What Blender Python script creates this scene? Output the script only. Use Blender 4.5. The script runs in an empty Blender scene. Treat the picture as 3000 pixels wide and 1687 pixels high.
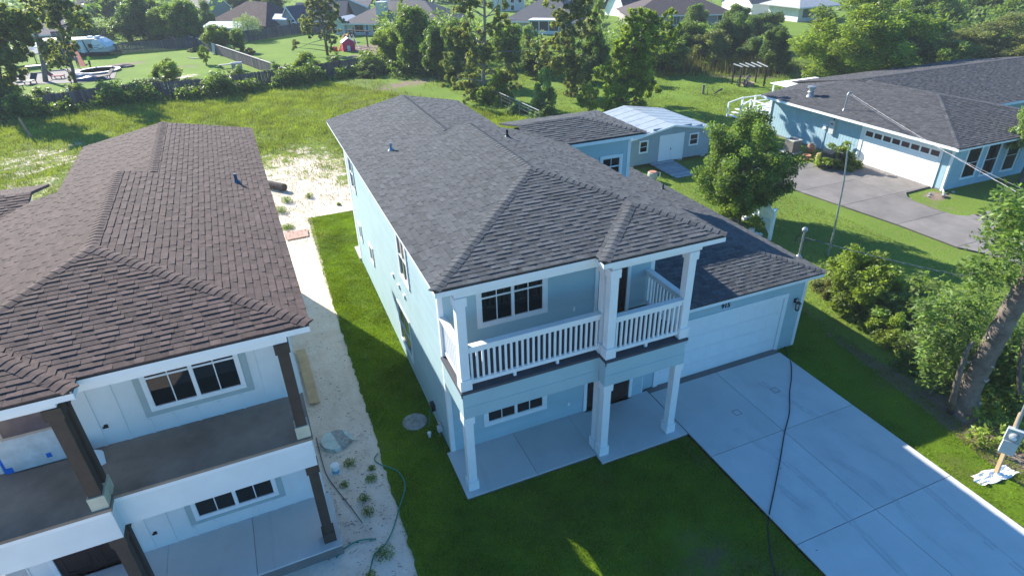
import bpy, bmesh, math, random
import numpy as np
from mathutils import Vector, Matrix

# ------------------------------------------------------------------ camera
sc = bpy.context.scene
F_PX, CAM = 1798.4252, Vector((-2.7655, -11.0674, 11.143))
YAW, PITCH, ROLL = -0.3853, -0.517, -0.0266
_cy, _sy = math.cos(YAW), math.sin(YAW)
FWD = Vector((-_sy*math.cos(PITCH), _cy*math.cos(PITCH), math.sin(PITCH)))
_r = Vector((_cy, _sy, 0)); _u = _r.cross(FWD)
RGT = math.cos(ROLL)*_r + math.sin(ROLL)*_u
UPV = -math.sin(ROLL)*_r + math.cos(ROLL)*_u
cd = bpy.data.cameras.new('camera'); cam = bpy.data.objects.new('camera', cd)
sc.collection.objects.link(cam); sc.camera = cam
cd.sensor_width = 36; cd.lens = F_PX/3000*36; cd.clip_start = .1; cd.clip_end = 3000
cam.matrix_world = Matrix((( RGT.x, UPV.x, -FWD.x, CAM.x), (RGT.y, UPV.y, -FWD.y, CAM.y), (RGT.z, UPV.z, -FWD.z, CAM.z), (0,0,0,1)))

# ------------------------------------------------------------------ light
SUN_EL = math.radians(28.3); TO_SUN = Vector((-1, 2.2, 0)).normalized()*math.cos(SUN_EL) + Vector((0,0,math.sin(SUN_EL)))
w = bpy.data.worlds.new('World'); sc.world = w; w.use_nodes = True
nt = w.node_tree; nt.nodes.clear()
sky = nt.nodes.new('ShaderNodeTexSky'); sky.sky_type = 'NISHITA'; sky.sun_disc = False
sky.sun_elevation = SUN_EL; sky.sun_rotation = math.atan2(TO_SUN.x, TO_SUN.y); sky.air_density = 1.0; sky.dust_density = .3; sky.ozone_density = 6.0
bg = nt.nodes.new('ShaderNodeBackground'); bg.inputs[1].default_value = 0.095
wo = nt.nodes.new('ShaderNodeOutputWorld'); tn = nt.nodes.new('ShaderNodeVectorMath'); tn.operation = 'MULTIPLY'; tn.inputs[1].default_value = (.56, .97, 1.14)   # clear deep blue sky, the same in every direction
nt.links.new(sky.outputs[0], tn.inputs[0]); nt.links.new(tn.outputs[0], bg.inputs[0]); nt.links.new(bg.outputs[0], wo.inputs[0])
sl = bpy.data.lights.new('sun', 'SUN'); sl.energy = 5.0; sl.angle = math.radians(.53); sl.color = (1, .93, .82)
so = bpy.data.objects.new('sun', sl); sc.collection.objects.link(so); so.rotation_euler = (-TO_SUN).to_track_quat('-Z', 'Y').to_euler(); so.location = TO_SUN*60
sc.view_settings.view_transform = 'Standard'; sc.view_settings.look = 'None'; sc.view_settings.gamma = 1
sc.view_settings.exposure = 1.36; sc.view_settings.use_curve_mapping = False
sc.cycles.max_bounces = 6; sc.cycles.transparent_max_bounces = 6

# ------------------------------------------------------------------ helpers
R = random.Random(7); NR = np.random.default_rng(5)
C = sc.collection
ORG = {}
def ray(x, y): return RGT*((x-1500)/F_PX) - UPV*((y-843.5)/F_PX) + FWD
def G(x, y, h=0.0):                       # where the sight line through a photo point meets the height h
    d = ray(x, y); return CAM + d*((h-CAM.z)/d.z)
def up(base, y):                          # height above a ground point that shows at photo row y
    # solve for z so that the projected row is y
    k = (843.5-y)/F_PX; b = Vector(base)-CAM
    return (k*b.dot(FWD)-b.dot(UPV))/(UPV.z-k*FWD.z) + base[2]
def pxsize(P): return F_PX/((Vector(P)-CAM).dot(FWD))
def tag(o, label=None, cat=None, group=None, kind=None):
    if label: o['label'] = label
    if cat: o['category'] = cat
    if group: o['group'] = group
    if kind: o['kind'] = kind
    return o
def thing(name, label, cat, loc=(0,0,0), group=None, rz=0):
    o = bpy.data.objects.new(name, None); C.objects.link(o); o.location = loc; o.empty_display_size = .2
    if rz: o.rotation_euler = (0,0,rz)
    ORG[o.name] = Vector(loc); return tag(o, label, cat, group)
def frame(O, u, n):                       # wall frame: a along u, b up, c outwards
    u = Vector(u).normalized(); n = Vector(n).normalized(); O = Vector(O)
    return Matrix(((u.x,0,n.x,O.x),(u.y,0,n.y,O.y),(u.z,1,n.z,O.z),(0,0,0,1)))
class MB:
    def __init__(s, T=None): s.v=[]; s.f=[]; s.mi=[]; s.t=[]; s.T=T
    def add(s, vs, fs, m=0, M=None, tone=.5):
        k = len(s.v); A = None
        if s.T is not None: A = s.T if M is None else s.T@M
        elif M is not None: A = M
        if A is not None:
            vs = [A@Vector(p) for p in vs]; flip = A.to_3x3().determinant() < 0
        else: flip = False
        s.v += [tuple(p) for p in vs]; s.t += [tone]*len(vs)
        for f in fs:
            s.f.append(tuple(k+i for i in (reversed(f) if flip else f))); s.mi.append(m)
        return s
    def box(s, x0,x1,y0,y1,z0,z1, m=0, M=None, tone=.5):
        if x0>x1: x0,x1=x1,x0
        if y0>y1: y0,y1=y1,y0
        if z0>z1: z0,z1=z1,z0
        v=[(x0,y0,z0),(x1,y0,z0),(x1,y1,z0),(x0,y1,z0),(x0,y0,z1),(x1,y0,z1),(x1,y1,z1),(x0,y1,z1)]
        return s.add(v,[(0,3,2,1),(4,5,6,7),(0,1,5,4),(1,2,6,5),(2,3,7,6),(3,0,4,7)],m,M,tone)
    def fb(s, M, a0,a1,b0,b1,c0,c1, m=0, tone=.5):   # box in a wall frame
        return s.box(a0,a1,b0,b1,c0,c1,m,M,tone)
    def prism(s, poly, z0, z1, m=0, M=None, tone=.5):
        n=len(poly)
        if sum(poly[i][0]*poly[(i+1)%n][1]-poly[(i+1)%n][0]*poly[i][1] for i in range(n))<0: poly=poly[::-1]
        v=[(p[0],p[1],z0) for p in poly]+[(p[0],p[1],z1) for p in poly]
        return s.add(v,[tuple(range(n))[::-1],tuple(range(n,2*n))]+[(i,(i+1)%n,n+(i+1)%n,n+i) for i in range(n)],m,M,tone)
    def hull(s, top, down, m=0):           # slab: planar polygon top (ccw from outside), extruded by vector down
        top=[Vector(p) for p in top]; n=len(top); d=Vector(down)
        nn=Vector((0,0,0))
        for i in range(n): nn+= (top[i]-top[0]).cross(top[(i+1)%n]-top[0])
        if nn.dot(d)>0: top=top[::-1]
        v=top+[p+d for p in top]
        return s.add(v,[tuple(range(n)),tuple(range(n,2*n))[::-1]]+[((i+1)%n,i,n+i,n+(i+1)%n) for i in range(n)],m)
    def tube(s, pts, r, n=8, m=0, cap=True):
        pts=[Vector(p) for p in pts]; rs=r if isinstance(r,(list,tuple)) else [r]*len(pts); k=len(pts)
        vs=[]; a=None
        for i,p in enumerate(pts):
            d=(pts[min(i+1,k-1)]-pts[max(i-1,0)]).normalized()
            if a is None: a=d.orthogonal().normalized()
            a=(a-d*a.dot(d)).normalized(); b=d.cross(a)
            vs+=[p+(a*math.cos(6.28319*j/n)+b*math.sin(6.28319*j/n))*rs[i] for j in range(n)]
        fs=[(i*n+j,i*n+(j+1)%n,(i+1)*n+(j+1)%n,(i+1)*n+j) for i in range(k-1) for j in range(n)]
        if cap: fs+=[tuple(range(n))[::-1],tuple((k-1)*n+j for j in range(n))]
        return s.add(vs,fs,m)
    def lathe(s, prof, c=(0,0,0), n=20, m=0):
        vs=[(c[0]+r*math.cos(6.28319*j/n),c[1]+r*math.sin(6.28319*j/n),c[2]+z) for r,z in prof for j in range(n)]
        k=len(prof); fs=[(i*n+j,i*n+(j+1)%n,(i+1)*n+(j+1)%n,(i+1)*n+j) for i in range(k-1) for j in range(n)]
        fs+=[tuple(range(n))[::-1],tuple((k-1)*n+j for j in range(n))]
        return s.add(vs,fs,m)
    def build(s, name, mats, parent=None, smooth=False, loc=None, kind=None, label=None):
        o = Vector(ORG[parent.name]) if parent is not None else Vector(loc or (0,0,0))
        me = bpy.data.meshes.new(name)
        me.from_pydata([(p[0]-o.x,p[1]-o.y,p[2]-o.z) for p in s.v], [], s.f)
        if not isinstance(mats,(list,tuple)): mats=[mats]
        for mt in mats: me.materials.append(mt)
        if len(mats)>1: me.polygons.foreach_set('material_index', s.mi)
        at = me.attributes.new('tone','FLOAT','POINT'); at.data.foreach_set('value', s.t)
        if smooth: me.polygons.foreach_set('use_smooth',[True]*len(s.f))
        ob = bpy.data.objects.new(name, me); C.objects.link(ob)
        if parent is not None: ob.parent = parent
        else: ob.location = o
        ORG[ob.name] = o
        if kind: ob['kind']=kind
        if label: ob['label']=label
        return ob
def put(me, name, parent, loc, rot=None, scale=None):    # a part that shares its mesh
    ob = bpy.data.objects.new(name, me); C.objects.link(ob); ob.parent = parent
    ob.location = Vector(loc)-ORG[parent.name]; ORG[ob.name]=ORG[parent.name]
    if rot is not None: ob.rotation_euler = rot
    if scale is not None: ob.scale = scale
    return ob

# ------------------------------------------------------------------ materials
def mat(name, col, rough=.65, var=.12, scale=2.5, bump=0., bs=60, metal=0, tone=0, spec=.4, col2=None, detail=4, streak=None, coat=0):
    m = bpy.data.materials.new(name); m.use_nodes=True; n=m.node_tree.nodes; l=m.node_tree.links
    b=n['Principled BSDF']; b.inputs['Roughness'].default_value=rough; b.inputs['Metallic'].default_value=metal
    b.inputs['Specular IOR Level'].default_value=spec; b.inputs['Coat Weight'].default_value=coat
    geo=n.new('ShaderNodeNewGeometry'); src=geo.outputs['Position']
    if streak:
        mp=n.new('ShaderNodeMapping'); mp.inputs['Scale'].default_value=streak; l.new(src,mp.inputs[0]); src2=mp.outputs[0]
    else: src2=src
    nz=n.new('ShaderNodeTexNoise'); nz.inputs['Scale'].default_value=scale; nz.inputs['Detail'].default_value=detail; nz.inputs['Roughness'].default_value=.6; l.new(src2,nz.inputs[0])
    mr=n.new('ShaderNodeMapRange'); mr.inputs[1].default_value=.3; mr.inputs[2].default_value=.7; l.new(nz.outputs[0],mr.inputs[0])
    mx=n.new('ShaderNodeMix'); mx.data_type='RGBA'; l.new(mr.outputs[0],mx.inputs[0])
    c1=[c*(1-var) for c in col]; c2=list(col2) if col2 else [min(1,c*(1+var)) for c in col]
    mx.inputs[6].default_value=(*c1,1); mx.inputs[7].default_value=(*c2,1); out=mx.outputs[2]
    if tone:
        at=n.new('ShaderNodeAttribute'); at.attribute_name='tone'; ma=n.new('ShaderNodeMapRange'); l.new(at.outputs['Fac'],ma.inputs[0])
        ma.inputs[3].default_value=1-tone; ma.inputs[4].default_value=1+tone
        vm=n.new('ShaderNodeVectorMath'); vm.operation='SCALE'; l.new(out,vm.inputs[0]); l.new(ma.outputs[0],vm.inputs['Scale']); out=vm.outputs[0]
    l.new(out,b.inputs['Base Color'])
    if bump:
        nb=n.new('ShaderNodeTexNoise'); nb.inputs['Scale'].default_value=bs; nb.inputs['Detail'].default_value=3; l.new(src2,nb.inputs[0])
        bp=n.new('ShaderNodeBump'); bp.inputs['Strength'].default_value=bump; bp.inputs['Distance'].default_value=.02; l.new(nb.outputs[0],bp.inputs['Height']); l.new(bp.outputs[0],b.inputs['Normal'])
    return m
def leafmat(name, col, tone=.45, trans=.48, rough=.5):
    m=mat(name,col,rough,.25,.6,tone=tone,spec=.3 if 'leaf' in name else .12); n=m.node_tree.nodes; l=m.node_tree.links; b=n['Principled BSDF']
    t=n.new('ShaderNodeBsdfTranslucent'); ms=n.new('ShaderNodeMixShader'); ms.inputs[0].default_value=trans
    src=b.inputs['Base Color'].links[0].from_socket
    vm=n.new('ShaderNodeVectorMath'); vm.operation='MULTIPLY'; vm.inputs[1].default_value=(1.45,1.5,.5); l.new(src,vm.inputs[0]); l.new(vm.outputs[0],t.inputs[0])
    out=n['Material Output']; l.new(b.outputs[0],ms.inputs[1]); l.new(t.outputs[0],ms.inputs[2]); l.new(ms.outputs[0],out.inputs[0])
    return m
WHITE=mat('white_paint',(.74,.77,.78),.5,.03,6,.05,30)
BLUEP=mat('blue_siding_paint',(.35,.49,.53),.55,.05,1.2,.08,120,tone=.035)
PANELW=mat('white_panel_siding',(.66,.70,.70),.6,.05,1.5,.1,150)
PRIMER=mat('grey_green_primer_trim',(.36,.44,.44),.6,.06,3)
SHG=mat('charcoal_shingle',(.086,.090,.095),.9,.2,9,.5,220,tone=.26,spec=.2)
SHB=mat('brown_shingle',(.100,.071,.064),.9,.22,9,.5,220,tone=.24,spec=.2)
SHR=mat('aged_grey_shingle',(.076,.075,.079),.9,.2,5,.5,200,tone=.34,spec=.2)
UND=mat('roof_felt',(.03,.03,.033),.95)
FARROOF=mat('far_roof_taupe',(.13,.113,.11),.9,.12,3,.3,20)
CONC=mat('new_concrete',(.54,.54,.52),.8,.06,1.1,.1,90,detail=8,tone=.05)
CONCO=mat('old_concrete',(.185,.168,.155),.9,.22,.9,.2,60,detail=9,tone=.12)
def stains(m):
    n=m.node_tree.nodes; l=m.node_tree.links; b=n['Principled BSDF']; src=b.inputs['Base Color'].links[0].from_socket; geo=n.new('ShaderNodeNewGeometry')
    for sc_,lo,hi,dark,seed in (((3.2,.32,1),.58,.80,.84,0),((1.1,.9,1),.54,.78,.86,5),((30,30,1),.62,.72,.82,9)):
        mp=n.new('ShaderNodeMapping'); mp.inputs['Scale'].default_value=sc_; mp.inputs['Location'].default_value=(seed,seed,0); mp.inputs['Rotation'].default_value=(0,0,.10); l.new(geo.outputs['Position'],mp.inputs[0])
        nz=n.new('ShaderNodeTexNoise'); nz.inputs['Scale'].default_value=1; nz.inputs['Detail'].default_value=9; nz.inputs['Roughness'].default_value=.62; l.new(mp.outputs[0],nz.inputs[0])
        mr=n.new('ShaderNodeMapRange'); mr.inputs[1].default_value=lo; mr.inputs[2].default_value=hi; mr.inputs[3].default_value=1; mr.inputs[4].default_value=dark; l.new(nz.outputs[0],mr.inputs[0])
        vm=n.new('ShaderNodeVectorMath'); vm.operation='SCALE'; l.new(src,vm.inputs[0]); l.new(mr.outputs[0],vm.inputs['Scale']); src=vm.outputs[0]
    l.new(src,b.inputs['Base Color'])
stains(CONC); stains(CONCO)
CONCR=mat('rough_concrete',(.42,.41,.39),.9,.15,2,.2,60)
JOINT=mat('dark_joint_grey',(.08,.085,.09),.95)  # even dark grey for slab joints and small dark fittings
GLASS=mat('dark_window_glass',(.008,.011,.012),.02,.1,1,spec=.45)
DARKI=mat('dark_interior',(.02,.02,.022),.8)
DECKG=mat('deck_coating',(.055,.06,.075),.7,.15,3,.1,60)
DECKB=mat('deck_coating_brown',(.25,.19,.145),.75,.3,1.3,.15,50,detail=7)
POSTB=mat('dark_brown_stain',(.05,.036,.027),.7,.2,5,.1,40)
DOORB=mat('dark_door',(.035,.018,.014),.35,.2,4)
BLK=mat('black_metal',(.015,.015,.017),.4)
STEEL=mat('galvanised_steel',(.36,.38,.39),.4,.15,8,metal=.6)
GREYB=mat('grey_meter_box',(.50,.52,.52),.5,.05,5)
WOODF=mat('weathered_fence_wood',(.105,.092,.095),.9,.3,3,.2,40,tone=.35,streak=(1,1,.15))
WOODL=mat('pale_rail_wood',(.42,.37,.33),.85,.2,3)
PLY=mat('plywood',(.50,.36,.20),.8,.15,3,.1,50)
PLYR=mat('reddish_plywood',(.42,.25,.20),.85,.15,3,.1,50)
TERRA=mat('terracotta',(.42,.20,.13),.8,.15,6)
HOSEG=mat('green_hose',(.03,.22,.15),.45,.15,4)
BLKCAB=mat('black_cable',(.015,.02,.03),.5)
BARK=mat('bark',(.13,.105,.09),.95,.35,5,.8,25,streak=(1,1,.3))
BARKG=mat('grey_bark',(.17,.165,.16),.95,.3,5,.7,25,streak=(1,1,.3))
TWIG=mat('twig',(.2,.17,.14),.9)
L_MID=leafmat('leaf_mid',(.150,.220,.055)); L_DK=leafmat('leaf_dark',(.110,.170,.055)); L_YEL=leafmat('leaf_yellow_green',(.205,.270,.045))
L_OLV=leafmat('leaf_olive',(.195,.215,.080)); L_LT=leafmat('leaf_light',(.205,.285,.10)); L_MAG=leafmat('leaf_magnolia',(.12,.20,.035),.5,.25,.5)
GR_SOD=leafmat('sod_blades',(.165,.235,.014),.55,.3,.6); GR_FLD=leafmat('field_blades',(.235,.285,.045),.45,.3,.6); GR_LOT=leafmat('lot_blades',(.190,.230,.045),.45,.3,.6); GR_TAN=leafmat('dry_blades',(.24,.21,.10),.4,.3,.7)
HV=mat('yellow_shirt',(.45,.7,.05),.8); DKCL=mat('dark_clothes',(.02,.022,.03),.8); SKIN=mat('skin',(.35,.2,.14),.6); HAIR=mat('hair',(.02,.015,.01),.7)
RED=mat('red_plastic',(.6,.02,.03),.4); PINK=mat('pink_plastic',(.65,.02,.16),.4); YEL=mat('yellow_plastic',(.7,.45,.03),.4); LAV=mat('lavender_plastic',(.35,.32,.6),.5)
TEAL=mat('pool_water',(.03,.50,.50),.4,.2,2,spec=.1); NAVY=mat('navy',(.02,.035,.09),.6); ORED=mat('orange_red_canvas',(.45,.07,.03),.8); TARP=mat('blue_tarp',(.03,.08,.16),.5,.3,3)
TRASH=mat('dark_green_black_plastic',(.025,.032,.035),.5); BRICK=mat('brick_wall',(.20,.09,.07),.85,.2,6); CREAM=mat('cream_wall',(.52,.54,.47),.7,.05,2)
TAUPE=mat('taupe_wall',(.30,.26,.23),.8,.08,2); GREYW=mat('grey_green_wall',(.26,.28,.25),.8,.08,2); LBLUE=mat('light_blue_metal',(.42,.50,.55),.5,.06,2); RUST=mat('rusty_metal_roof',(.085,.062,.06),.95,.3,2,spec=.1)
NAVROOF=mat('slate_blue_roof',(.055,.062,.085),.9,.15,3); BRROOF=mat('dark_brown_roof',(.075,.055,.055),.9,.15,3); GRROOF=mat('grey_roof',(.105,.10,.105),.9,.12,3)
BLUEW=mat('pale_blue_board_siding',(.30,.44,.50),.65,.08,2); SHEDW=mat('grey_blue_lap_siding',(.27,.34,.37),.65,.06,2); METR=mat('metal_roof',(.36,.41,.45),.5,.12,3,metal=.25)
LITTER=mat('leaf_litter',(.11,.075,.05),.95,.4,8,.4,60); PATCHM=mat('mortar_white',(.8,.78,.75),.9); TAPE=mat('blue_tape',(.0,.13,.55),.6); FILM=mat('plastic_film',(.55,.60,.62),.25,.15,5); CREAMB=mat('cream_wood_block',(.52,.50,.38),.7)
# ------------------------------------------------------------------ ground
def sst(a,b,x):
    t=np.clip((x-a)/(b-a),0,1); return t*t*(3-2*t)
def blob(X,Y,cx,cy,rx,ry,rot=0,soft=.5):
    c,s=math.cos(rot),math.sin(rot); dx=(X-cx)*c+(Y-cy)*s; dy=-(X-cx)*s+(Y-cy)*c
    return 1-sst(1-soft,1+soft,np.sqrt((dx/rx)**2+(dy/ry)**2))
def sand_mask(X,Y):
    m=np.maximum.reduce([ (1-sst(-1.7,-1.2,X))*(1-sst(14,18,Y)),
        (1-sst(2.5,7.5,X+.25*(Y-17)))*sst(11,12,Y)*(1-.75*sst(18.5,23,Y))*(1-sst(26,33,Y))*sst(-9,-4,X+.15*(Y-17)),
        blob(X,Y,-1.2,24,3.6,6.0,0,.8)*.62, blob(X,Y,-2.8,19,4,5,0,.5),
        (1-sst(-11,-7,-Y*.0+X*-1-18))*0, blob(X,Y,-15.6,34,4.2,5.5,.2,.9)*.46, blob(X,Y,-14.6,28,2.8,4,.2,.9)*.46, blob(X,Y,-9.5,60,3.5,2,.2,.9)*.55 ])
    return np.clip(m,0,1)
def dirt_mask(X,Y):
    return np.clip(np.maximum.reduce([ blob(X,Y,10.8,45.5,5.2,1.8,.35,.95)*.62, blob(X,Y,5.0,39.5,2.6,1.2,.3,.8)*.45, blob(X,Y,-7.5,33,3,1.5,0,.8)*.4,
        blob(X,Y,11.9,68.2,2.6,3.4,.2,.5), blob(X,Y,9.5,63.5,3.2,1.2,.2,.8)*.7, blob(X,Y,-14.8,72,2.6,1.0,.1,.7)*.8, blob(X,Y,-9.5,66,4,1.8,.2,.9)*.55,
        blob(X,Y,-12,56.5,5,1,.1,.9)*.5, blob(X,Y,-3.05,.0,.35,5.5,0,.9)*.5, blob(X,Y,-2.1,-2.9,.9,1.2,0,.9)*.4, blob(X,Y,12.3,-1.8,.55,5.5,.12,.6), blob(X,Y,12.0,-5.2,1.2,2.0,.2,.7)*.7, blob(X,Y,39.5,33.5,4.5,1.6,-.5,.5),
        blob(X,Y,25.0,5.9,1.4,.7,-.8,.9)*.5, blob(X,Y,26.5,6.7,.7,.4,0,.6), blob(X,Y,11.1,-6.9,.9,1.6,.2,.9)*.55]),0,1)
def lush_mask(X,Y):     # mown bright yards beyond the fences and the big lawn on the right
    return np.clip(np.maximum.reduce([ sst(54.5,57,Y)*(1-sst(26,32,X)), sst(13,15,X+.2*(Y-20))*sst(19,22,Y)*(1-sst(60,70,Y))*.8, sst(11.2,11.9,X)*(1-sst(19,22,Y))*.35, sst(60,62,Y)*.8]),0,1)
def axis(a,b,c,d,s1,s2):
    return np.concatenate([np.linspace(a,b,6)[:-1], np.arange(b,c,s1), np.arange(c,d,s2), [d+60,d+400,d+1800]])
xs=np.concatenate([[-1500,-600,-200,-100],np.arange(-60,-30,2.5),np.arange(-30,46,.5),np.arange(46,80,2.5),[100,200,600,1500]])
ys=np.concatenate([[-400,-100,-40],np.arange(-20,60,.5),np.arange(60,84,1.5),np.arange(84,140,5),[200,400,900,2500]])
XX,YY=np.meshgrid(xs,ys); nx,ny=len(xs),len(ys)
hz=0.05*np.sin(XX*.9+1)*np.sin(YY*.7)*sst(18,24,YY)*(1-sst(45,60,YY))
me=bpy.data.meshes.new('ground')
vv=np.stack([XX,YY,hz-.012*((XX>-3)&(XX<30)&(YY<20))],-1).reshape(-1,3)
idx=np.arange(nx*ny).reshape(ny,nx); ff=np.stack([idx[:-1,:-1],idx[:-1,1:],idx[1:,1:],idx[1:,:-1]],-1).reshape(-1,4)
me.from_pydata(vv.tolist(),[],ff.tolist())
for nm,fn in (('sand',sand_mask),('dirt',dirt_mask),('lush',lush_mask)):
    a=me.attributes.new(nm,'FLOAT','POINT'); a.data.foreach_set('value',fn(XX,YY).reshape(-1).astype(np.float32))
m=bpy.data.materials.new('ground_earth_grass'); m.use_nodes=True; n=m.node_tree.nodes; l=m.node_tree.links; b=n['Principled BSDF']; b.inputs['Roughness'].default_value=.95; b.inputs['Specular IOR Level'].default_value=.1
geo=n.new('ShaderNodeNewGeometry')
def noise(scale,det=6,rough=.6,vec=None):
    q=n.new('ShaderNodeTexNoise'); q.inputs['Scale'].default_value=scale; q.inputs['Detail'].default_value=det; q.inputs['Roughness'].default_value=rough; l.new(vec or geo.outputs['Position'],q.inputs[0]); return q.outputs[0]
def rng(s,a,b,c=0,d=1):
    q=n.new('ShaderNodeMapRange'); l.new(s,q.inputs[0])
    for i,x in enumerate((a,b,c,d)): q.inputs[i+1].default_value=x
    return q.outputs[0]
def math_(op,a,bb):
    q=n.new('ShaderNodeMath'); q.operation=op
    for i,x in enumerate((a,bb)):
        if isinstance(x,(int,float)): q.inputs[i].default_value=x
        else: l.new(x,q.inputs[i])
    return q.outputs[0]
def mixc(f,a,bb):
    q=n.new('ShaderNodeMix'); q.data_type='RGBA'
    if isinstance(f,(int,float)): q.inputs[0].default_value=f
    else: l.new(f,q.inputs[0])
    for i,x in ((6,a),(7,bb)):
        if isinstance(x,tuple): q.inputs[i].default_value=(*x,1)
        else: l.new(x,q.inputs[i])
    return q.outputs[2]
def attr(s): q=n.new('ShaderNodeAttribute'); q.attribute_name=s; return q.outputs['Fac']
g1=mixc(rng(noise(.35,8),.35,.65),(.11,.18,.026),(.17,.26,.034)); g1=mixc(rng(noise(3,6),.4,.75),g1,(.20,.21,.06))
g1=mixc(rng(noise(14,5),.35,.7,0,.6),g1,(.045,.08,.016))
g2=mixc(rng(noise(.25,6),.35,.65),(.13,.22,.028),(.18,.28,.034)); g2=mixc(rng(noise(1.3,8),.55,.8,0,.6),g2,(.26,.26,.09)); g2=mixc(rng(noise(20,3),.4,.7,0,.4),g2,(.06,.10,.018))
gr=mixc(attr('lush'),g1,g2)
sandc=mixc(rng(noise(1.2,8),.35,.7),(.70,.57,.45),(.80,.70,.60)); sandc=mixc(rng(noise(9,8,.7),.58,.72,0,.75),sandc,(.30,.22,.16)); sandc=mixc(rng(noise(2.2,6,.7),.5,.75,0,.5),sandc,(.55,.42,.34))
dirtc=mixc(rng(noise(2,8),.35,.7),(.20,.145,.11),(.32,.25,.20)); dirtc=mixc(rng(noise(25,4),.4,.7,0,.5),dirtc,(.10,.07,.05))
nn=math_('ADD',math_('MULTIPLY',math_('SUBTRACT',noise(1.1,9,.68),.5),1.7),math_('MULTIPLY',math_('SUBTRACT',noise(6,5,.6),.5),.7))
def thr(a,k=.12):
    return rng(math_('ADD',a,math_('MULTIPLY',nn,.75)),.5-k,.5+k)
col=mixc(math_('MULTIPLY',thr(attr('dirt')),rng(attr('dirt'),.02,.2)),gr,dirtc); col=mixc(math_('MULTIPLY',thr(attr('sand'),.09),rng(attr('sand'),.02,.15)),col,sandc)
l.new(col,b.inputs['Base Color'])
bp=n.new('ShaderNodeBump'); bp.inputs['Strength'].default_value=.8; bp.inputs['Distance'].default_value=.05; l.new(noise(12,8,.7),bp.inputs['Height']); l.new(bp.outputs[0],b.inputs['Normal'])
me.materials.append(m); go=bpy.data.objects.new('ground',me); C.objects.link(go); tag(go,kind='structure')

def sodmat(name,c1,c2,c3):
    global n,l
    m=bpy.data.materials.new(name); m.use_nodes=True; n=m.node_tree.nodes; l=m.node_tree.links; b=n['Principled BSDF']; b.inputs['Roughness'].default_value=.95; b.inputs['Specular IOR Level'].default_value=.1
    g=n.new('ShaderNodeNewGeometry'); P=g.outputs['Position']
    c=mixc(rng(noise(.6,7,vec=P),.35,.65),c1,c2); c=mixc(rng(noise(.45,5,vec=P),.56,.72,0,.8),c,c3); c=mixc(rng(noise(30,4,vec=P),.35,.7,0,.5),c,tuple(x*.5 for x in c1))
    for (bx,by,br) in ((3.95,-4.9,.9),(2.9,-5.4,.6),(1.0,-4.6,.4),(4.9,-6.3,.7)):
        dn=n.new('ShaderNodeVectorMath'); dn.operation='DISTANCE'; dn.inputs[1].default_value=(bx,by,0); l.new(P,dn.inputs[0]); c=mixc(math_('MULTIPLY',rng(dn.outputs['Value'],br,br*.2,0,.8),rng(noise(2.5,6,vec=P),.35,.6)),c,(.13,.095,.06))
    l.new(c,b.inputs['Base Color']); return m
SOD=sodmat('sod_soil_green',(.08,.14,.010),(.13,.21,.012),(.15,.13,.05)); LOTG=sodmat('lot_turf',(.06,.11,.018),(.085,.14,.022),(.15,.135,.06))
def edge(pts,amp=.035,step=.12):       # a hand-cut, slightly ragged outline
    out=[]
    for i,(a,b_) in enumerate(zip(pts,pts[1:]+pts[:1])):
        a=Vector((*a[:2],0)); b_=Vector((*b_[:2],0)); L=(b_-a).length; k=max(1,int(L/step)); nrm=(b_-a).normalized().orthogonal()
        nrm=Vector((-(b_-a).y,(b_-a).x,0)).normalized()
        for j in range(k): p=a.lerp(b_,j/k)+nrm*(R.uniform(-amp,amp) if j else 0); out.append((p.x,p.y))
    return out
SIDE=[(-1.68,-14),(-1.66,0),(-1.6,9),(-1.32,17.2),(.62,17.25),(5.4,17.3),(5.4,11.9),(-.02,11.9),(-.02,-.02),(-.14,-.02),(-.14,-1.55),(3.2,-1.55),(3.2,-1.87),(5.70,-1.87),(5.74,-14)]
mb=MB(); mb.prism(edge(SIDE),-.02,.014)
sod=mb.build('lawn',SOD); tag(sod,kind='structure')
mb=MB(); mb.prism(edge([(10.36,.1),(10.33,-4),(10.22,-14),(11.3,-9),(11.6,-5.6),(12.0,-3.4),(12.35,-.8),(12.8,1.5),(12.9,3),(11.1,3),(11.1,.1)]),-.02,.022)
tag(mb.build('side_lawn',SOD),kind='structure')

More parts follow.
